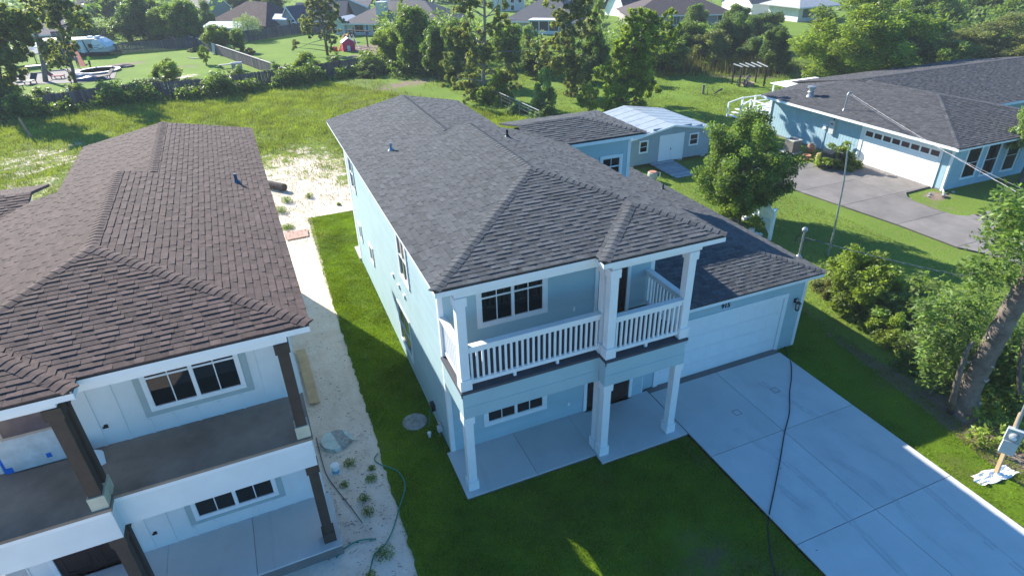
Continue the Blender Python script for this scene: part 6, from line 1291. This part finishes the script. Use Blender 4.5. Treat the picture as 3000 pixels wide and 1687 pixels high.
blades('tall_weeds','taller darker weed tufts scattered over the vacant field',[(-34,16,17,50)],9,.42,.03,GR_LOT,lambda x,y: (np.sin(x*.8+1.3*np.sin(y*.5))*np.sin(y*.6+x*.3)>.15)&(sand_mask(x,y)<.4),5,.8)
blades('dry_grass','dry tan grass stalks among the field weeds',[(-30,20,14,50)],45,.13,.016,GR_TAN,lambda x,y: ~((x>-1)&(y<18))&(x+.55*(y-19)<21),6,.9)
blades('lot_grass','mown grass of the lot with the old driveway',[(11.5,34,-4,30)],150,.06,.016,GR_LOT,lambda x,y: ~((x>15.2)&(x<21)&(y>16.2)&(y<21.5))&~((x>20.4)&(x<34)&(y>1)&(y<13.8)&(x-21.9+.35*(y-2.5)*0>-1.9+(y-2.5)*-.0))&~((x>26.8)&(y>6.5)&(y<19))&((x>12.6)|(y>9.7)),7,.7)
blades('lawn_grass','mown grass of the big sunny lawn behind the shed',[(13,60,20,58)],60,.07,.03,GR_LOT,lambda x,y:(x+.3*(y-20)>14.5)&(dirt_mask(x,y)<.5),8,.7,160000)
# reeds by the ditch
def reeds():
    rg=np.random.default_rng(31); 
    blades('reeds','tall pale brown and green reeds along the far edge of the lawn',[(28,44,32,46)],90,1.15,.035,leafmat('reed_blades',(.13,.13,.05),.4,.3,.7),lambda x,y:(np.abs((y-38.5)+.75*(x-34))<1.5)&(np.sin(x*1.5)>-.6),32,.18,cat='reeds')
reeds()
blades('ditch_grass','fringe of longer pale grass along the ditch beside the pergola',[(26,46,28,46)],70,.3,.03,GR_FLD,lambda x,y:(np.abs((y-36.6)+.75*(x-34))<.7),33,.5)

def belt(r_):
    i=r_.randrange(3)
    if i==0: p=G(r_.uniform(1500,1760),r_.uniform(150,215)); h=r_.uniform(1.0,2.6)
    elif i==1: p=G(r_.uniform(1690,1960),r_.uniform(120,205)); h=r_.uniform(1.2,3.0)
    else: p=G(r_.uniform(1150,1400),r_.uniform(150,215)); h=r_.uniform(1.2,3.2)
    return (p.x,p.y),h
mass('thicket','feathery belt of mixed green brush between the blue house yard and the far houses','thicket',belt,300,.16,L_MID,.55,41)
def belt2(r_):
    p=G(r_.uniform(300,560),r_.uniform(85,120)); return (p.x,p.y),r_.uniform(1.0,2.6)
mass('thicket','brush under the upper left tree group behind the camper fence','thicket',belt2,90,.2,L_MID,.7,42)

def bank(r_):
    f=r_.random(); p=G(2395+f*450,850+f*315); o=r_.uniform(.25,2.6); return (p.x+o*.9,p.y+o*.35),r_.uniform(.25,.5)+.55*r_.random()*(1 if o>.8 else .3)
mass('undergrowth','continuous leafy bank running from the garage corner to the leaning trunk','undergrowth',bank,620,.07,L_YEL,.2,51)
tree('dome',2610,1000,905,62,'bright leafy shrub halfway along the right undergrowth bank',L_YEL,name='shrub',cat='shrub')
tree('dome',2760,1120,1015,60,'big leaved dark shrub at the left foot of the leaning trunk',L_DK,name='shrub',cat='shrub')

blades('dry_grass','thin brownish patches in the shaded front lawn',[(-1.6,5.7,-8,-.1)],260,.04,.010,GR_TAN,lambda x,y: (np.maximum.reduce([blob(x,y,3.9,-5.0,.8,1.0,.3,.9),blob(x,y,2.9,-5.5,.9,.5,.1,.9)*.8,blob(x,y,1.0,-4.6,.6,.5,0,.9)*.6,blob(x,y,4.6,-6.2,.8,.6,.4,.9)*.6,x*0+.10])>np.random.default_rng(8).random(len(x)))&lawn_ok(x,y),61,.9)
def bank2(r_):
    f=r_.random(); p=G(2640+f*230,960+f*190); return (p.x+r_.uniform(.3,2.0),p.y+r_.uniform(.2,1.2)),r_.uniform(.5,1.5)
mass('undergrowth','taller dense leafy growth just left of the leaning trunk','undergrowth',bank2,260,.085,L_MID,.22,52)
def belt3(r_):
    p=G(r_.uniform(1120,1420),r_.uniform(120,190)); return (p.x,p.y),r_.uniform(1.8,4.2)
mass('thicket','tall feathery tree belt left of the tall thin grey trunk','thicket',belt3,150,.19,L_MID,.7,43)
# ------------------------------------------------------------------ foreground magnolia on the right
def leaf_proto(m_,name='leaf'):
    a=MB(); a.add([(0,0,0),(.45,.16,.02),(1,0,-.06),(.45,-.16,.02),(.5,0,-.015)],[(0,4,1),(1,4,2),(2,4,3),(3,4,0)]); me_=bpy.data.meshes.new(name); me_.from_pydata(a.v,[],a.f); me_.materials.append(m_); at=me_.attributes.new('tone','FLOAT','POINT'); at.data.foreach_set('value',[R.uniform(.35,.9)]*len(a.v)); return me_
LP=[leaf_proto(L_MAG),leaf_proto(L_YEL),leaf_proto(L_MAG)]
for q in LP:
    pass
def magnolia():
    base=G(2815,1215); base.x+=.26; t=thing('magnolia_tree','thick grey leaning magnolia trunk with large glossy leaves at the right edge','tree',base)
    W=[G(2815+95,1222)*.5+G(2815,1215)*.5]; W=[(G(2788,1215)+G(2862,1222))*.5]
    for px,py in ((2838,1140),(2880,1060),(2925,975),(2970,895),(3015,815),(3060,720),(3090,600)): W.append(onplane(base,px,py))
    a=MB(); rr=[.31,.26,.24,.23,.215,.20,.18,.15]
    # knobbly trunk
    pts=[];rs=[]
    for i in range(len(W)-1):
        for k in range(6): f=k/6; pts.append(W[i].lerp(W[i+1],f)); rs.append((rr[i]*(1-f)+rr[i+1]*f)*R.uniform(.95,1.06))
    a.tube([pts[0]-Vector((0,0,.15))]+pts,[.37]+rs,16); a.build('trunk',BARKG if False else mat('magnolia_bark',(.135,.11,.088),.95,.4,4,.9,18),t,smooth=True)
    for i in range(26):
        j=R.randrange(4,len(pts)-2); p=pts[j]; an=R.uniform(0,6.28); d=Vector((math.cos(an),math.sin(an),.2)).normalized(); q_=MB(); q_.tube([p+d*rs[j]*.9,p+d*(rs[j]+R.uniform(.03,.07))],R.uniform(.018,.03),6); q_.build('branch_stub',WOODL,t)
    S_=[G(2786,1208)]+[onplane(base,x,y,-.1) for x,y in ((2800,1130),(2815,1080),(2835,1020),(2852,1000))]; q_=MB(); q_.tube(S_,[.1,.075,.065,.055,.035],8); q_.build('side_stem',bpy.data.materials['magnolia_bark'],t,smooth=True)
    # rosettes: photo regions with depth
    ros=[]; r_=random.Random(3)
    def reg(x0,x1,y0,y1,n_,d0,d1,f=None):
        c_=0
        while c_<n_:
            x,y=r_.uniform(x0,x1),r_.uniform(y0,y1)
            if f and not f(x,y): continue
            ros.append(onplane(base,x,y,r_.uniform(d0,d1))); c_+=1
    reg(2860,3060,590,760,90,-.7,1.2,lambda x,y: x>2860+abs(y-690)*.35); reg(2925,3060,560,640,26,-.5,.8); reg(2820,3040,760,850,50,-.4,1.2)
    reg(2690,2960,865,1000,120,.3,1.6,lambda x,y: y>865+abs(x-2830)*.12); reg(2690,2850,990,1130,90,.1,1.3); reg(2930,3060,900,1300,80,.5,2.2,lambda x,y:(x-2930)*1.0+(y-900)*.0>-1 and x>2985-(y-900)*.12)
    br=MB(); lst=[]
    for c_ in ros:
        br.tube([c_+Vector((r_.uniform(-.08,.08),r_.uniform(-.08,.08),-.22)),c_],[.006,.004],4)
        for k in range(r_.randint(9,14)):
            an=r_.uniform(0,6.28); el=r_.uniform(-.5,.7); L=r_.uniform(.12,.2); lst.append((c_+Vector((r_.gauss(0,.03),r_.gauss(0,.03),r_.gauss(0,.05))),(0,-el,an),L))
    br.build('twig',TWIG,t,kind='stuff')
    lst.sort(key=lambda q:(q[0]-CAM).length if inview(q[0]) else 1e3)
    for (p,e,L) in lst[:300]: put(r_.choice(LP),'leaf',t,p,(r_.uniform(-.5,.5),e[1],e[2]),(L,L*1.15,L))
    P_=[];  rest=lst[300:]; mm=MB()
    for p,e,L in rest:
        M=Matrix.Translation(p)@Matrix.Rotation(e[2],4,'Z')@Matrix.Rotation(e[1],4,'Y')@Matrix.Rotation(r_.uniform(-.5,.5),4,'X')@Matrix.Diagonal((L,L*1.15,L,1)); mm.add([(0,0,0),(.45,.16,.02),(1,0,-.06),(.45,-.16,.02),(.5,0,-.015)],[(0,4,1),(1,4,2),(2,4,3),(3,4,0)],0,M,r_.random())
    P_=np.concatenate([np.array(c_-base)+NR.normal(size=(16,3))*.13 for c_ in ros]); mm.build('foliage',L_MAG,t,kind='stuff')
    me_=leafmesh('small_foliage',P_,.07*NR.uniform(.7,1.3,len(P_)),.5+NR.normal(size=len(P_))*.25,L_MID,.5,.42); o=bpy.data.objects.new('small_foliage',me_); C.objects.link(o); o.parent=t; ORG[o.name]=base; o['kind']='stuff'
magnolia()
# dark sapling trunk behind the magnolia
a=G(2990,1190); q_=MB(); q_.tube([a,onplane(a,2985,1080),onplane(a,3010,980),onplane(a,3030,900)],[.07,.06,.05,.04],7); tag(q_.build('sapling_trunk',BARK,loc=a),'thin dark sapling stem right of the thick leaning trunk','tree')
# ------------------------------------------------------------------ meter post
mp=thing('meter_post','leaning wooden post carrying a grey electric meter box at the right edge','utility post',G(2918,1385))
B0=G(2916,1388); P1=onplane(B0,2945,1310); P2=onplane(B0,2975,1215); P3=onplane(B0,3040,1040)
B0=G(2916,1388); ax=Vector((.04,.06,1)).normalized(); Hh=2.6
def mpt(h): return B0+ax*h
q_=MB(); q_.tube([mpt(0),mpt(1.75)],.055,4); q_.build('post',PLY,mp)
q_=MB(); q_.tube([mpt(1.4)+Vector((-.06,-.04,0)),mpt(2.9)+Vector((-.06,-.04,0))],.035,10); q_.build('conduit',STEEL,mp)
fm_=frame(mpt(.72),(.5,-.85,0),(-.85,-.5,0))
q_=MB(); q_.fb(fm_,-.14,.14,0,.36,.03,.17); mb1=q_.build('meter_box',GREYB,mp)
q_=MB(); q_.fb(fm_,-.15,.15,.364,.68,.03,.15); q_.build('meter_socket',mat('grey_socket',(.40,.43,.44),.5),mp)
q_=MB(); c_=fm_@Vector((0,.52,.15)); n_=(fm_.to_3x3()@Vector((0,0,1))).normalized(); q_.tube([c_,c_+n_*.05,c_+n_*.10],[.10,.096,.08],16); mg=q_.build('meter_glass',mat('meter_glass',(.25,.28,.29),.1),mp,smooth=True); q_=MB(); q_.tube([c_+n_*.101,c_+n_*.106],.05,12); q_.build('meter_dial',WHITE,mp)
q_=MB(); q_.fb(fm_,-.10,-.02,.64,.67,.151,.154); q_.build('green_sticker',mat('sticker_green',(.05,.35,.2),.6),mp)
bm=bmesh.new(); bmesh.ops.create_grid(bm,x_segments=22,y_segments=12,size=.5)
from mathutils import noise as mn
for v in bm.verts: h=mn.noise(v.co*5)*.07+mn.noise(v.co*11)*.02; v.co=Vector((v.co.x*1.15*(1+.3*mn.noise(v.co*3)),v.co.y*.32*(1+.5*mn.noise(v.co*4+Vector((5,0,0))))-.10*v.co.x,.05+h*.8))
me_=bpy.data.meshes.new('white_rag'); bm.to_mesh(me_); bm.free(); me_.materials.append(mat('white_cloth',(.85,.85,.86),.8)); o=bpy.data.objects.new('white_rag',me_); C.objects.link(o); o.location=G(2915,1394); tag(o,'crumpled white plastic sheet lying at the foot of the meter post','plastic sheet')
md_=o.modifiers.new('thickness','SOLIDIFY'); md_.thickness=.004
# ------------------------------------------------------------------ ground clutter between the houses
def disc(name,label,cat,c_,r_,m_,h=.05,z=0):
    q_=MB(); q_.lathe([(r_,0),(r_,h*.8),(r_-.015,h),(.01,h)],(0,0,0),36); o=q_.build(name,m_); o.location=(c_[0],c_[1],z); tag(o,label,cat); return o
LID=mat('speckled_grey_lid',(.30,.31,.30),.9,.35,12,.2,60)
disc('septic_lid','flat round grey septic tank lid set in the sod beside the blue house','tank lid',(-.56,1.52),.325,LID,.03,.012)
l2=disc('septic_lid','larger round grey tank lid half covered with plastic on the sand','tank lid',(-2.60,1.64),.36,LID,.10)
bm=bmesh.new(); bmesh.ops.create_circle(bm,cap_ends=True,radius=.39,segments=40)
bmesh.ops.subdivide_edges(bm,edges=bm.edges[:],cuts=1)
me_=bpy.data.meshes.new('plastic_wrap'); q_=MB(); 
for k in range(16):
    a0=math.radians(105+k*11); a1=math.radians(105+(k+1)*11); rr0=.385+.02*math.sin(k*2.3); f=.12
    q_.add([(math.cos(a0)*rr0,math.sin(a0)*rr0,.0),(math.cos(a1)*rr0,math.sin(a1)*rr0,.0),(math.cos(a1)*.37,math.sin(a1)*.37,.108),(math.cos(a0)*.37,math.sin(a0)*.37,.108)],[(0,1,2,3)])
q_.add([(math.cos(math.radians(a_))*.37,math.sin(math.radians(a_))*.37,.109) for a_ in range(105,292,11)],[tuple(range(17))]); q_.add([(.2,.28,.11),(.37,.1,.11),(.42,-.05,.02),(.5,-.12,.01),(.36,-.2,.11),(.25,.05,.112)],[(0,5,1),(1,5,4,2),(2,4,3)])
pw_=q_.build('plastic_wrap',mat('pale_green_film',(.50,.56,.50),.3,.2,6)); pw_.parent=l2
q_=MB(); q_.lathe([(.035,0),(.035,.09),(.05,.1),(.05,.16),(.03,.17)],(0,0,0),14); o=q_.build('cleanout_cap',WHITE); o.location=(-.35,.81,.01); tag(o,'small white drain cap in the sod beside the grey tank lid','pipe cap')
t=thing('paint_bucket','white bucket with blue lower half standing on the sand','bucket',(-2.77,.6,0))
q_=MB(); q_.lathe([(.085,0),(.09,.10)],(-2.77,.6,0),18); q_.build('blue_band',mat('bucket_blue',(.08,.32,.50),.4),t); q_=MB(); q_.lathe([(.09,.101),(.098,.20),(.102,.2),(.102,.23),(.08,.235)],(-2.77,.6,0),18); q_.build('bucket_body',WHITE,t); q_=MB(); q_.tube([(-2.87,.6,.18),(-2.91,.55,.10),(-2.87,.52,.05)],.008,5); q_.build('handle',WHITE,t)
def hose(name,label,pts,r_,m_,cat='garden hose',z=.02,zf=None):
    P_=[Vector((x,y,z)) for x,y in pts]; out=[]
    for i in range(len(P_)-1):
        p0=P_[max(0,i-1)];p1=P_[i];p2=P_[i+1];p3=P_[min(len(P_)-1,i+2)]
        for k in range(5):
            u=k/5; q=.5*((2*p1)+(-p0+p2)*u+(2*p0-5*p1+4*p2-p3)*u*u+(-p0+3*p1-3*p2+p3)*u**3)
            if zf: q.z=zf(q)
            out.append(q)
    out.append(P_[-1] if not zf else Vector((P_[-1].x,P_[-1].y,zf(P_[-1])))); q_=MB(); q_.tube(out,r_,7); tag(q_.build(name,m_,loc=out[0],smooth=True),label,cat)
hose('garden_hose','long curling green garden hose running from the sod to the sand',[(-1.71,.78),(-1.83,.59),(-1.66,.28),(-1.41,-.02),(-1.33,-.4),(-1.39,-.7),(-1.64,-1.16),(-1.89,-1.63),(-2.13,-1.94),(-2.4,-2.11),(-2.57,-2.49)],.016,HOSEG,zf=lambda q:.05 if q.x>-1.66 else .022)
hose('garden_hose','short end of green hose on the sand near the brown roofed house slab',[(-2.28,-1.73),(-2.5,-1.64),(-2.71,-1.62),(-2.97,-1.7),(-3.14,-1.85)],.016,HOSEG)
hose('drain_pipe','thin dark cord lying along the slab of the brown roofed house',[(-3.06,2.0),(-3.03,1.07),(-2.97,.45),(-2.68,-.48),(-2.47,-1.19)],.011,mat('dark_cord',(.12,.11,.10),.7),'cord')
hose('extension_cable','black cable curving across the concrete driveway into the front lawn',[(10.9,.3),(10.28,-.63),(9.74,-1.21),(9.2,-1.7),(8.59,-2.32),(7.93,-2.84),(7.1,-3.55),(6.29,-4.22),(5.67,-4.73),(5.25,-5.21),(4.89,-5.74),(4.6,-6.3)],.014,BLKCAB,'cable',zf=lambda q:.115 if 5.72<q.x<10.34 and q.y<-.02 else .04)
def sheet(name,label,cat,pts,m_,h=.03,z=.012):
    q_=MB(); c_=sum((Vector((*p,0)) for p in pts),Vector())/len(pts); q_.prism([(p[0]-c_.x,p[1]-c_.y) for p in pts],0,h); o=q_.build(name,m_); o.location=(c_.x,c_.y,z); tag(o,label,cat)
sheet('plywood_sheet','reddish plywood sheet lying on the pale sand between the houses','board',[(-2.69,15.91),(-2.62,15.05),(-1.71,15.09),(-1.66,15.89)],PLYR)
sheet('plywood_plank','narrow tan plywood plank leaning along the foundation of the brown roofed house','plank',[(-3.13,6.19),(-3.05,3.38),(-2.77,3.36),(-2.86,6.19)],PLY,.03,.05)
q_=MB(); q_.tube([(-2.95,22.5,.2),(-2.15,21.5,.2)],.2,12); tag(q_.build('log_section',mat('dark_log',(.07,.055,.045),.95,.4,6,.6,20),loc=(-2.5,22,0)),'short thick dark log lying on the sand behind the brown roof','log')
# debris flecks and litter (nobody could count them)
rg=np.random.default_rng(77)
def flecks(name,label,boxes,n_,s0,s1,m_,z=.012,keep=None):
    q_=MB()
    for _ in range(n_):
        x0,x1,y0,y1=boxes[int(rg.integers(len(boxes)))]; x,y=rg.uniform(x0,x1),rg.uniform(y0,y1)
        if keep and not keep(x,y): continue
        a=rg.uniform(0,6.28); L=rg.uniform(s0,s1)*(1 if rg.random()<.93 else 3.5); w_=L*rg.uniform(.12,.5) if L<s1 else .008; c,s_=math.cos(a),math.sin(a)
        q_.add([(x-c*L-s_*w_,y-s_*L+c*w_,z),(x+s_*w_*.6,y-c*w_,z+.01),(x+c*L-s_*w_*.5,y+s_*L,z+.004),(x+s_*w_,y+c*w_,z+.012)],[(0,1,2,3)],0,None,rg.random())
    o=q_.build(name,m_); tag(o,label,'debris',kind='stuff')
DEB=mat('dark_debris',(.09,.065,.05),.95,tone=.5)
flecks('twig_litter','dark twigs and leaf bits scattered over the sand strip',[(-3.3,-1.7,-4,7),(-3.3,-1.7,-4,2),(-3.3,-1.7,6,17)],2400,.010,.042,DEB,.006,lambda x,y: math.sin(x*5+1)*math.sin(y*2.1)>-.55)
flecks('twig_litter','dark chips scattered on the sand patch behind the houses',[(-5,4,17.5,26)],500,.02,.06,DEB,.008)
flecks('leaf_litter','brown leaf litter along the edge of the right undergrowth',[(11.3,13.4,-7,2.5)],2600,.025,.06,mat('rust_leaves',(.20,.12,.07),.95,tone=.5),.01,lambda x,y: abs(x-(12.45+.10*y))<.55)
flecks('driveway_specks','small dark specks and twig bits on the new concrete driveway',[(5.8,10.3,-8,-.3)],60,.008,.02,DEB,.101)
# weeds on the sand
for i,(x,y,r_,h,lb) in enumerate(((-2.02,.02,.16,.10,'round weed patch on the sand left of the hose loop'),(-2.66,.08,.12,.1,'weed tuft below the white and blue bucket'),(-2.42,.72,.17,.14,'leafy weed right of the white and blue bucket'),(-2.32,-.55,.16,.16,'tall leafy weed in the middle of the sand strip'),(-2.30,-.95,.17,.15,'larger weed clump just below the tall leafy weed'),(-1.95,.35,.10,.06,'thin flat weed above the round weed patch'),(-2.2,-2.15,.25,.1,'spreading weeds beside the lower end of the long hose'),(-2.56,-2.55,.12,.1,'small weed at the very end of the long hose'),
      (-2.2,19.9,.30,.3,'grassy clump in front of the dark log on the sand'),(-2.6,18.6,.35,.3,'wide grassy clump at the roof edge on the sand'),(-1.1,20.0,.2,.25,'thin upright weed on the open white sand'),(-2.5,16.5,.35,.15,'low weeds just above the reddish plywood sheet'),(.1,18.3,.12,.1,'tiny weed tuft near the sod corner'),(-1.2,4.9,.10,.35,'tall thin weed at the shaded sod edge'),(-1.45,6.6,.12,.35,'weed stalk standing in the sod beside the sand'))):
    n_=int(260*r_/.2); d=np.random.default_rng(i).normal(size=(n_,3)); d/=np.linalg.norm(d,axis=1)[:,None]; P_=d*np.random.default_rng(i+99).random((n_,1))**.5*np.array([r_,r_,h]); P_[:,2]=np.abs(P_[:,2])+.01
    me_=leafmesh('weed',P_,np.full(n_,.028 if y<10 else .06),.45+NR.normal(size=n_)*.2,L_MID,.2,.3 if y<10 else .15); o=bpy.data.objects.new('weed',me_); C.objects.link(o); o.location=(x,y,0); tag(o,lb,'weed')
# gas meter, hose bib on the left wall
t=thing('gas_meter','small grey utility meter with pipes low on the side wall of the blue house','meter',(-.1,.62,0))
q_=MB(); q_.box(-.17,-.05,.56,.68,.30,.44); q_.build('meter_body',GREYB,t); q_=MB(); q_.tube([(-.1,.72,0),(-.1,.72,.5),(-.1,.6,.52),(-.03,.6,.52)],.018,6); q_.build('pipe',STEEL,t); q_=MB(); q_.tube([(-.14,.80,.28),(-.03,.80,.28)],.05,10); q_.build('regulator',BLK,t)
t=thing('hose_reel_box','dark hose bib with green hose hanging on the side wall of the blue house','hose bib',(-.08,1.35,0)); q_=MB(); q_.box(-.12,-.02,1.25,1.45,.42,.62); q_.build('reel',BLK,t); q_=MB(); q_.tube([(-.13,1.35,.5),(-.2,1.3,.25),(-.22,1.25,.02),(-.3,1.15,.03)],.014,6); q_.build('green_hose',HOSEG,t)
# white folded cover leaning on the brown house balcony
Ti=BROWN_T; t=thing('wrapped_panel','white wrapped folded panel lying by the posts on the dark balcony','panel',Ti@Vector((3.62,-.2,3)))
q_=MB(Ti); q_.hull([(3.75,-.05,3.02),(3.5,-.55,3.02),(3.58,-.55,3.14),(3.80,-.05,3.34)],(.10,.03,.02)); q_.hull([(3.52,-.57,3.005),(3.40,-.52,3.005),(3.44,-.3,3.10),(3.55,-.3,3.16)],(.02,.02,.03)); q_.build('wrap',WHITE,t)
# drain grates pressed in the driveway
for (x,y,lb) in ((8.93,-1.45,'faint square cover right of the cable on the driveway'),(7.35,-1.75,'faint square cover left of the cable on the driveway')):
    q_=MB()
    for b_ in ((-.1,.1,-.1,-.085),(-.1,.1,.085,.1),(-.1,-.085,-.085,.085),(.085,.1,-.085,.085)): q_.box(*b_,0,.003)
    o=q_.build('ground_cover_plate',CONCO); o.location=(x,y,.1); tag(o,lb,'cover')

# thin summer haze over the whole neighbourhood
HZ=0.0006
hb_=MB(); hb_.box(-1900,1900,-900,2700,-1.2,13.5); hm=bpy.data.materials.new('haze_air'); hm.use_nodes=True; hn=hm.node_tree.nodes; hn.remove(hn['Principled BSDF']); pv=hn.new('ShaderNodeVolumePrincipled'); pv.inputs['Color'].default_value=(.82,.88,.95,1); pv.inputs['Density'].default_value=HZ; hm.node_tree.links.new(pv.outputs[0],hn['Material Output'].inputs['Volume'])
if HZ: tag(hb_.build('haze',hm),kind='stuff')
